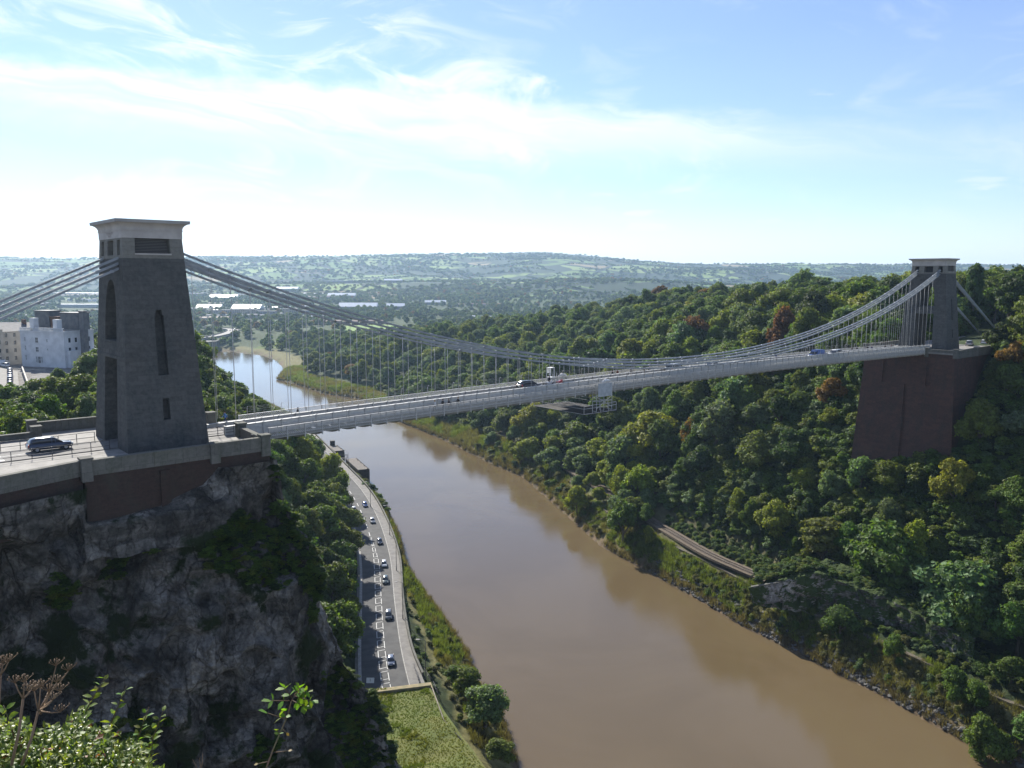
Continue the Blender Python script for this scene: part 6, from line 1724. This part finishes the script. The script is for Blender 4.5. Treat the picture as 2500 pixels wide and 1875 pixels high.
park = [(-151.8, 244.7, SIL, 'hatch'), (-155.2, 250.2, BLK, 'hatch'), (-158.6, 255.8, WHT, 'mpv'), (-162.0, 261.4, SIL, 'estate'), (-165.4, 267.0, WHT, 'hatch'), (-169.5, 273.6, GRY, 'hatch'), (-173.5, 280.1, WHT, 'estate')]
names_ = ['nearest', 'second nearest', 'third nearest', 'fourth nearest', 'fifth nearest', 'sixth nearest', 'farthest']
for k, (x, y, c_, kd) in enumerate(park): car((x, y, 61.42), math.atan2(1, -.6), kd, c_, '%s car of the line parked up the street to the white hotel' % names_[k], 'cars parked on the hotel street')
park = [(-162.5, 250.5, WHT, 'hatch'), (-166.8, 258.5, WHT, 'mpv'), (-171.1, 266.5, SIL, 'hatch'), (-176, 275, WHT, 'van')]
for k, (x, y, c_, kd) in enumerate(park): car((x, y, 61.42), math.atan2(1, -.6), kd, c_, '%s car of the outer parked line at the left frame edge' % names_[k], 'cars parked on the hotel street')
car((-136, 233, 61.42), .3, 'mpv', (.05, .05, .06), 'dark car glinting beside the small lawn below the white hotel', 'cars parked on the hotel street')
for k, (x, y) in enumerate([(-189, 301), (-194, 309), (-185, 296)]): car((x, y, 61.42), .5 + k, 'van' if k == 0 else 'mpv', WHT, ['white van parked under the corner of the white hotel', 'white car behind the van under the hotel corner', 'pale car in front of the van under the hotel corner'][k], 'cars parked on the hotel street')
# little cars far off on the flyover
for k, i in enumerate((9, 11, 13, 17, 19, 22, 25)):
    p, q = fly[i], fly[i + 1]; d = (q - p).normalized(); n_ = Vector((d.y, -d.x, 0)); w_ = p + n_ * (4 if k % 2 else -4) + Vector((0, 0, .45))
    car(w_, math.atan2(d.y, d.x), 'hatch', [WHT, BLK, SIL, WHT, RED, WHT, BLU][k], 'tiny %s car on the curved flyover, %s from its near end' % (['white', 'black', 'silver', 'white', 'red', 'white', 'blue'][k], ['first', 'second', 'third', 'fourth', 'fifth', 'sixth', 'seventh'][k]), 'cars on the distant flyover', 'car', False)

# motorcycle and rider
def motorcycle(loc, rz, col, label):
    r = empty('motorcycle', loc, rz, label=label, cat='motorcycle', group='vehicles on the bridge')
    for x in (-.7, .7): mb = MB(); mb.tube([(0, -.06, 0), (0, .06, 0)], .31, 12); o = mb.build('wheel', M['tyre'], r); o.location = (x, 0, .31)
    mb = MB(); mb.loft([[(-.75, -.1, .75), (-.75, .1, .75), (-.75, .08, .9), (-.75, -.08, .9)], [(-.2, -.17, .5), (-.2, .17, .5), (-.2, .14, .85), (-.2, -.14, .85)], [(.35, -.2, .45), (.35, .2, .45), (.35, .16, 1.0), (.35, -.16, 1.0)], [(.75, -.1, .7), (.75, .1, .7), (.7, .08, 1.15), (.7, -.08, 1.15)]], 0, True); o = mb.build('fairing', M['paint'], r); o.color = (*col, 1)
    mb = MB(); mb.bar((.7, 0, .35), (.5, 0, 1.05), .08, .06); mb.bar((.5, -.35, 1.08), (.5, .35, 1.08), .04, .04); mb.build('fork', M['trim'], r)
    return r
motorcycle(BW(65.6, .9, zroad(65.6)), PHI, (.6, .6, .6), 'white motorcycle with rider behind the black estate car')
motorcycle(BW(67.6, .4, zroad(67.6)), PHI, RED, 'red motorcycle following the white one on the deck')

# ------------------------------------------------------------------ people
def person_mesh(seed, seated=False, stride=.28, arm=.2):
    J = {'pelvis': (0, 0, .95), 'waist': (0, 0, 1.08), 'chest': (.02, 0, 1.32), 'neck': (.03, 0, 1.5), 'head': (.05, 0, 1.62), 'crown': (.05, 0, 1.74)}
    E_ = [('pelvis', 'waist'), ('waist', 'chest'), ('chest', 'neck'), ('neck', 'head'), ('head', 'crown')]
    Rr = {'pelvis': .135, 'waist': .125, 'chest': .15, 'neck': .055, 'head': .095, 'crown': .07}
    for s, nm in ((1, 'l'), (-1, 'r')):
        st = stride * s
        J.update({nm + 'hip': (0, .09 * s, .88), nm + 'knee': (st * .55 + .05, .10 * s, .50), nm + 'ank': (st - .02, .10 * s, .09), nm + 'toe': (st + .17, .11 * s, .035),
                  nm + 'sho': (.02, .19 * s, 1.41), nm + 'elb': (-st * .5 - .02, .25 * s, 1.14), nm + 'wri': (-st * .9 + arm * .6, .25 * s, .92), nm + 'hand': (-st * .9 + arm * .6 + .04, .25 * s, .84)})
        Rr.update({nm + 'hip': .10, nm + 'knee': .062, nm + 'ank': .045, nm + 'toe': .035, nm + 'sho': .065, nm + 'elb': .045, nm + 'wri': .033, nm + 'hand': .036})
        E_ += [('pelvis', nm + 'hip'), (nm + 'hip', nm + 'knee'), (nm + 'knee', nm + 'ank'), (nm + 'ank', nm + 'toe'), ('chest', nm + 'sho'), (nm + 'sho', nm + 'elb'), (nm + 'elb', nm + 'wri'), (nm + 'wri', nm + 'hand')]
        for f_ in range(4):
            k = nm + 'f%d' % f_; J[k] = (-st * .9 + arm * .6 + .03 + .018 * f_, .25 * s + .006 * (f_ - 1.5), .765 + .006 * abs(f_ - 1.5)); Rr[k] = .009; E_.append((nm + 'hand', k))
        k = nm + 'th'; J[k] = (-st * .9 + arm * .6 + .10, .235 * s, .83); Rr[k] = .011; E_.append((nm + 'hand', k))
    nm_ = list(J); me = bpy.data.meshes.new('tmp_body'); me.from_pydata([J[k] for k in nm_], [(nm_.index(a), nm_.index(b)) for a, b in E_], [])
    o = bpy.data.objects.new('tmp_body', me); S.collection.objects.link(o)
    md = o.modifiers.new('skin', 'SKIN')
    for i, k in enumerate(nm_):
        sv = me.skin_vertices[0].data[i]; sv.radius = (Rr[k], Rr[k] * (1.18 if k in ('chest', 'pelvis') else 1)); sv.use_root = (k == 'pelvis')
    o.modifiers.new('sub', 'SUBSURF').levels = 1
    bpy.context.view_layer.update()
    out = bpy.data.meshes.new_from_object(o.evaluated_get(bpy.context.evaluated_depsgraph_get())); bpy.data.objects.remove(o); out.name = 'body'
    return out
PM = [person_mesh(1), person_mesh(2, stride=.05, arm=.1), person_mesh(3, stride=-.2, arm=.3)]
cloth = {}
def cmat(c):
    if c not in cloth: cloth[c] = pbr('cloth', c, rough=.9)
    return cloth[c]
SKIN = pbr('skin', (.42, .26, .19), rough=.6); 
def person(loc, rz, k, top, leg, hair, label, group='people on the bridge'):
    r = empty('person', loc, rz, label=label, cat='person', group=group)
    me = PM[k].copy(); me.materials.clear()
    for m_ in (cmat(top), cmat(leg), SKIN, M['trim']): me.materials.append(m_)
    mi = []
    for p in me.polygons:
        z = p.center.z; y = abs(p.center.y); mi.append(3 if z < .10 else 1 if z < .93 and y < .21 else 2 if z > 1.50 else 2 if (y > .2 and z < .95) else 0)
    me.polygons.foreach_set('material_index', mi); inst('body', me, r)
    v_, f_ = bmesh_ico(); hv_ = [(a * .112 + .03, b * .105, c * .115 + 1.69) for a, b, c in v_ if True]; mb = MB(); mb.add([(x, y, max(z, 1.60)) for x, y, z in hv_], [tuple(t_) for t_ in f_], 0, True); mb.build('hair', cmat(hair), r)
    mb = MB(); mb.tube([(.135, 0, 1.625), (.16, 0, 1.60)], [.018, .012], 5); mb.build('nose', SKIN, r)
    return r
DK, BR, BN, GYH = (.02, .02, .025), (.05, .03, .02), (.30, .2, .1), (.2, .2, .2)
ppl = [(10.5, 3.9, 0, (.12, .25, .5), (.03, .04, .09), 'person in a light blue top on the far footway right beside the near tower'), (20.7, 3.9, 1, DK, DK, 'person dressed in black on the far footway, second from the near tower'),
       (38.4, -3.9, 2, (.6, .6, .6), DK, 'person in a white shirt on the near footway, leftmost of the cluster'), (39.9, -3.8, 1, DK, DK, 'person in black bending at the near parapet beside the white shirt'), (40.8, -4.1, 1, (.04, .04, .05), DK, 'person in dark grey second from the white shirt'), (42.6, -3.9, 0, DK, DK, 'person in black at the right end of the near footway cluster'),
       (84.9, 3.9, 0, DK, DK, 'person in black on the far footway behind the gantry, left of two'), (86.6, 4.2, 1, (.15, .05, .03), DK, 'person with a dark red top on the far footway behind the gantry, right of two'), (95.5, 3.9, 1, DK, DK, 'person in black on the far footway where the chains are lowest'),
       (140.9, 3.9, 0, (.1, .1, .2), DK, 'lone person in dark blue on the far footway beyond the blue van'), (177.0, 3.9, 0, DK, DK, 'first dark figure of the group before the far tower'), (179.6, 3.9, 1, DK, (.1, .12, .3), 'second dark figure, in blue jeans, of the group before the far tower'), (183.7, 3.7, 2, (.2, .2, .22), DK, 'third figure, in a grey top, of the group before the far tower'),
       (185.9, 4.1, 0, DK, DK, 'fourth dark figure of the group before the far tower'), (187.6, 3.8, 1, (.05, .05, .15), DK, 'fifth figure, in navy, of the group before the far tower'), (195.6, 3.9, 2, DK, DK, 'dark figure close to the foot of the far tower, left of two'), (199.4, 3.9, 0, (.15, .1, .1), DK, 'dark figure close to the foot of the far tower, right of two')]
for k, (u_, v_, pk, tp_, lg, lab) in enumerate(ppl): person(BW(u_, v_, zfoot(u_) if u_ > 12.5 else 0.0), PHI + (0 if k % 2 else PI), pk, tp_, lg, [BR, DK, BN][k % 3], lab)
for k, (x, y, tp_, lab) in enumerate([(-141.6, 224.8, DK, 'person in black standing left on the small square below the hotel'), (-140.6, 224.8, (.1, .1, .15), 'person in navy next to the one in black on the square'), (-129.4, 221.9, (.3, .3, .35), 'person in grey beside the lawn below the hotel, left of two'), (-128.6, 221.3, DK, 'person in black beside the lawn below the hotel, right of two')]):
    person((x, y, 61.42), k, k % 3, tp_, DK, BR, lab, 'people near the hotel')
person(BW(65.6, .9, zroad(65.6) + .18), PHI, 1, (.02, .02, .03), DK, DK, 'rider in black leathers on the white motorcycle')
# bicycles by the middle of the deck
def bicycle(loc, rz, label):
    r = empty('bicycle', loc, rz, label=label, cat='bicycle', group='cyclists on the bridge')
    for x in (-.52, .52):
        mb = MB(); mb.tube([(x + .34 * math.cos(a), 0, .34 + .34 * math.sin(a)) for a in np.linspace(0, 2 * PI, 19)], .018, 4, caps=False); mb.build('wheel', M['tyre'], r)
    mb = MB()
    for a, b in (((-.52, 0, .34), (-.05, 0, .3)), ((-.05, 0, .3), (-.2, 0, .85)), ((-.2, 0, .8), (.42, 0, .8)), ((-.05, 0, .3), (.42, 0, .78)), ((.52, 0, .34), (.4, 0, .95)), ((-.52, 0, .34), (-.2, 0, .8))): mb.bar(a, b, .035, .035)
    mb.bar((.4, -.25, .97), (.4, .25, .97), .03, .03); mb.build('frame', M['frame_white'], r); mb = MB(); mb.box(-.32, -.1, -.06, .06, .86, .92); mb.build('saddle', M['trim'], r)
for u_, v_, lab in ((87.6, 1.6, 'bicycle ridden along the deck, left of the two right of the gantry'), (91.4, 1.6, 'bicycle ridden along the deck, right of the two right of the gantry')):
    bicycle(BW(u_, v_, zroad(u_)), PHI, lab); person(BW(u_ - .1, v_, zroad(u_) + .12), PHI, 2 if u_ < 89 else 0, (.25, .22, .2) if u_ < 89 else DK, (.3, .25, .2), DK, 'cyclist in a %s top riding right of the gantry' % ('pale' if u_ < 89 else 'black'), 'cyclists on the bridge')

# ------------------------------------------------------------------ plants on the ledge in front of the camera
def near_pt(x, y, dist):
    """a spot on the ledge side, dist metres out"""
    right, up = (x - 1250) / F_PX, -(y - 937.5) / F_PX
    return Vector((right, cp + up * sp_, -sp_ + up * cp)) * dist + Vector((0, 0, CAMZ))
GL = leaf_material('glossy_leaf', 'object', gloss=0.4, trans=0.5); GL.node_tree.nodes['Principled BSDF'].inputs['Roughness'].default_value = 0.36
GS = leaf_material('glossy_leaf_scattered', 'instancer', gloss=0.4, trans=0.5); GS.node_tree.nodes['Principled BSDF'].inputs['Roughness'].default_value = 0.36
RL = leaf_material('rose_leaf', 'object', gloss=0.4, trans=0.55)
def leafmesh(name, w_, mat, fold=.18):
    v = [(0, 0, 0), (.25, -w_ * .8, fold * w_), (.25, 0, 0), (.25, w_ * .8, fold * w_), (.6, -w_, fold * w_ + .02), (.6, 0, .03), (.6, w_, fold * w_ + .02), (1, 0, -.04)]
    f = [(0, 1, 2), (0, 2, 3), (1, 4, 5, 2), (2, 5, 6, 3), (4, 7, 5), (5, 7, 6)]
    mb = MB(); mb.add(v, f, 0, True); return mb.mesh(name, mat)
LEAF = leafmesh('leaf', .28, GL); RLEAF = leafmesh('leaf', .38, RL, .1)
def leaf(parent, me, p, d, size, col, roll=None):
    o = inst('leaf', me, parent, p); q = Vector(d).to_track_quat('X', 'Z'); o.rotation_mode = 'QUATERNION'
    from mathutils import Quaternion
    o.rotation_quaternion = q @ Quaternion((1, 0, 0), random.uniform(-.9, .9) if roll is None else roll); o.scale = (size,) * 3; o.color = (*[c * random.uniform(.8, 1.25) for c in col], 1)
M['ledge'] = rock_material('ledge_rock', (0.3, 0.28, 0.25), (0.12, 0.11, 0.10), (0.04, 0.06, 0.02), .8, .8)
mb = MB()
def ledge(a, b):
    x = -6.5 + 8.5 * a; yl = 0.4 + 2.45 * math.sin(min(1, a * 1.6) * PI * .5) ** .5 * (1 if a < .78 else max(.2, 1 - (a - .78) * 3.2))
    if b < .4: t = b / .4; p = Vector((x, lerp(-5, yl, t), 91.9 - (0.35 * t)))
    else: t = (b - .4) / .6; p = Vector((x, yl + .15 * t * 3, 91.55 - 84 * t))
    n_ = noise.fractal(p * .9, 1, 2, 4) * .18; return (p.x, p.y + n_, p.z + (n_ if b < .4 else 0))
mb.grid(ledge, 70, 90, 0, False); mb.build('viewpoint_ledge', M['ledge'], kind='structure', label='rocky ledge of the viewpoint the bush grows on')
bush = empty('bush', near_pt(160, 1960, 3.0), label='glossy-leaved green bush with upright shoots in the lower left corner', cat='bush')
bush_inv = bush.location.copy()
M['stem'] = pbr('green_stem', (.10, .09, .04), (.14, .08, .05), 8, .7)
count = 0
shoots = [((150, 1880), (190, 1760), (262, 1652), 3.0, 34, 26), ((230, 1880), (262, 1790), (310, 1678), 3.1, 22, 18), ((300, 1900), (330, 1830), (365, 1728), 3.1, 24, 20), ((330, 1910), (365, 1830), (402, 1732), 3.2, 20, 14),
          ((60, 1900), (40, 1800), (10, 1725), 2.7, 26, 22), ((200, 1900), (215, 1830), (205, 1740), 2.9, 26, 26), ((100, 1900), (105, 1840), (80, 1775), 2.8, 24, 24), ((345, 1900), (380, 1850), (372, 1800), 3.0, 18, 18)]
for (a, b, c, dist, nl, sp2) in shoots:
    A_, B_, C_ = (near_pt(*q, dist) - bush_inv for q in (a, b, c)); pts = [A_.lerp(B_, t).lerp(B_.lerp(C_, t), t) for t in np.linspace(0, 1, 8)]
    m = MB(); m.tube(pts, list(np.linspace(.004, .0015, 8)), 5); m.build('stem', M['stem'], bush)
    for k in range(nl):
        t = .1 + .9 * (k / nl); p = A_.lerp(B_, t).lerp(B_.lerp(C_, t), t); an = k * 2.4
        d = Vector((math.cos(an), math.sin(an) * .8, .35)); leaf(bush, LEAF, p + d * .004, d, random.uniform(.028, .040) * (1.15 - .35 * t), (.13, .18, .03)); count += 1
# the body of the bush: many small leaves that no one could count
k = 7000
bx = rng.uniform(-60, 385, k); top_ = np.interp(bx, [-60, 40, 100, 150, 200, 260, 330, 385], [1740, 1765, 1790, 1778, 1745, 1790, 1825, 1880]) + 16 * np.sin(bx * .09)
by = top_ + (rng.random(k) ** .8) * (1990 - top_); dd = rng.uniform(2.55, 3.25, k) + (by - 1850) * -.0012
bp = np.array([near_pt(a, b, c) for a, b, c in zip(bx, by, dd)])
LQ = leafmesh('bush_leaf', .30, GL)
lc = bpy.data.collections.new('bushleaves')
for i in range(3):
    me = LQ.copy(); vs = [Euler((random.uniform(-.8, .8), random.uniform(-.9, .3), 0)).to_matrix() @ v_.co for v_ in me.vertices]
    for v_, c_ in zip(me.vertices, vs): v_.co = c_
    o = bpy.data.objects.new('bushleaf_%d' % i, me); lc.objects.link(o); o.material_slots[0].link = 'OBJECT'; o.material_slots[0].material = GS
tt_ = np.where(rng.random(k)[:, None] < .72, np.array([.10, .145, .03]), np.array([.17, .20, .035])) * rng.uniform(.7, 1.2, (k, 1))
tt_ = np.where(rng.random(k)[:, None] < .03, np.array([.16, .07, .03]), tt_)
bo = scatter('foliage', bp - np.array(bush_inv), rng.uniform(.020, .036, k), rng.integers(0, 3, k), tt_, lc, None); bo.parent = bush
# dead umbels
def umbel(base, fork, heads, label, r=.0035):
    B_ = near_pt(*base); F_ = near_pt(*fork)
    e = empty('dried_hogweed', B_, label=label, cat='dried plant', group='dried umbels beside the bush'); mt = M['dry']
    m = MB(); m.tube([Vector((0, 0, 0)), (F_ - B_) * .5 + Vector((.004, 0, 0)), F_ - B_], [r * 1.2, r, r * .8], 6); m.build('stem', mt, e)
    for h in heads:
        Hd = near_pt(*h); m = MB(); m.tube([F_ - B_, (F_ - B_).lerp(Hd - B_, .6) + Vector((0, 0, -.004)), Hd - B_], [r * .7, r * .5, r * .4], 5)
        for k in range(9):
            a = k * 2.4; q = Hd - B_ + Vector((math.cos(a) * .022 * (k + 2) / 10, math.sin(a) * .018 * (k + 2) / 10, .012 + .003 * (k % 3))); m.tube([Hd - B_, q], [.0008, .0006], 3)
            m.tube([q, q + Vector((0, 0, .004))], [.0022, .0012], 5)
        m.build('flower_head', mt, e)
M['dry'] = pbr('dry_stalk', (.20, .13, .08), (.27, .19, .12), 12, .8)
umbel((55, 1870, 2.2), (95, 1738, 2.2), [(140, 1668, 2.2), (148, 1690, 2.15), (120, 1690, 2.25), (100, 1680, 2.2), (130, 1712, 2.15), (150, 1740, 2.2), (85, 1690, 2.2)], 'brown dried hogweed stalk with branching heads over the bush')
umbel((30, 1870, 2.1), (58, 1708, 2.1), [(38, 1670, 2.1), (60, 1668, 2.1), (72, 1690, 2.1), (80, 1682, 2.12)], 'shorter dried hogweed stalk left of the branching one')
umbel((100, 1745, 2.25), (118, 1700, 2.25), [(138, 1628, 2.25), (168, 1640, 2.25)], 'thin dried stalk reaching highest above the bush')
umbel((-12, 1780, 2.1), (2, 1650, 2.1), [(8, 1622, 2.1), (22, 1618, 2.1), (-6, 1640, 2.1)], 'dried hogweed head cut by the left frame edge')
# rose shoot
rb_ = near_pt(625, 1960, 2.2); rose = empty('rose_shoot', rb_, label='single arching briar shoot with bright green leaflets in front of the cliff', cat='rose shoot')
sp3 = [near_pt(*q, 2.2) - rb_ for q in ((625, 1960), (655, 1868), (668, 1832), (690, 1780), (705, 1745), (712, 1715), (722, 1695))]
m = MB(); m.tube(sp3, [.0026, .0024, .0022, .002, .0017, .0014, .0009], 6); m.build('stem', pbr('reddish_stem', (.22, .12, .09), (.16, .15, .07), 14, .6), rose)
for x0, y0, x1, y1 in ((690, 1780, 700, 1790), (660, 1860, 632, 1866), (675, 1838, 705, 1834)):
    a, b = near_pt(x0, y0, 2.2) - rb_, near_pt(x1, y1, 2.2) - rb_; m = MB(); m.tube([a, b], [.0016, .001], 5); m.build('side_twig', M['stem'], rose); leaf(rose, RLEAF, b, (b - a).normalized(), .012, (.2, .16, .04))
def spray(x0, y0, x1, y1, n_, size):
    a, b = near_pt(x0, y0, 2.2) - rb_, near_pt(x1, y1, 2.17) - rb_; m = MB(); m.tube([a, b], [.0014, .0009], 5); m.build('leaf_stalk', M['stem'], rose); d = (b - a).normalized(); side = d.cross(Vector((0, -1, .25))).normalized()
    for k in range(n_):
        p = a.lerp(b, .3 + .6 * k / max(1, n_ - 1))
        for s in (-1, 1): leaf(rose, RLEAF, p, d * .5 + side * s, size * random.uniform(.85, 1.1), (.10, .17, .02), random.uniform(-.4, .4))
    leaf(rose, RLEAF, b, d, size * 1.1, (.10, .17, .02), 0)
spray(708, 1712, 664, 1712, 2, .026); spray(702, 1758, 655, 1742, 1, .026); spray(715, 1705, 695, 1680, 2, .024); spray(720, 1700, 735, 1680, 3, .022); spray(720, 1700, 762, 1712, 3, .022); spray(716, 1712, 745, 1725, 2, .022); spray(722, 1695, 752, 1690, 3, .02); spray(700, 1755, 696, 1738, 1, .02); spray(686, 1795, 678, 1785, 1, .016)
# grass blades
gr = empty('dry_grass', near_pt(488, 1900, 2.4), label='two thin dry grass blades at the bottom edge before the cliff', cat='grass')
for x, y in ((497, 1840), (472, 1855), (489, 1852)):
    a = near_pt(488, 1900, 2.4); b = near_pt(x, y, 2.4); m = MB(); m.tube([Vector((0, 0, 0)), (b - a) * .6 + Vector((.003, 0, 0)), b - a], [.0015, .001, .0004], 4); m.build('blade', M['dry'], gr)
hm = bpy.data.materials.new('haze'); hm.use_nodes = True; t = NT(hm.node_tree); t.n.clear()
pv = t.new('ShaderNodeVolumePrincipled'); pv.inputs['Color'].default_value = (0.52, 0.74, 1.0, 1); pv.inputs['Density'].default_value = 0.00007; pv.inputs['Anisotropy'].default_value = 0.35
mo = t.new('ShaderNodeOutputMaterial'); t.l.new(pv.outputs[0], mo.inputs['Volume'])
mb = MB(); mb.box(-11500, 11500, -400, 9900, -6, 330)
hb = mb.build('haze', hm, label='thin blue autumn haze over the valley', kind='stuff')
hb.display_type = 'WIRE'
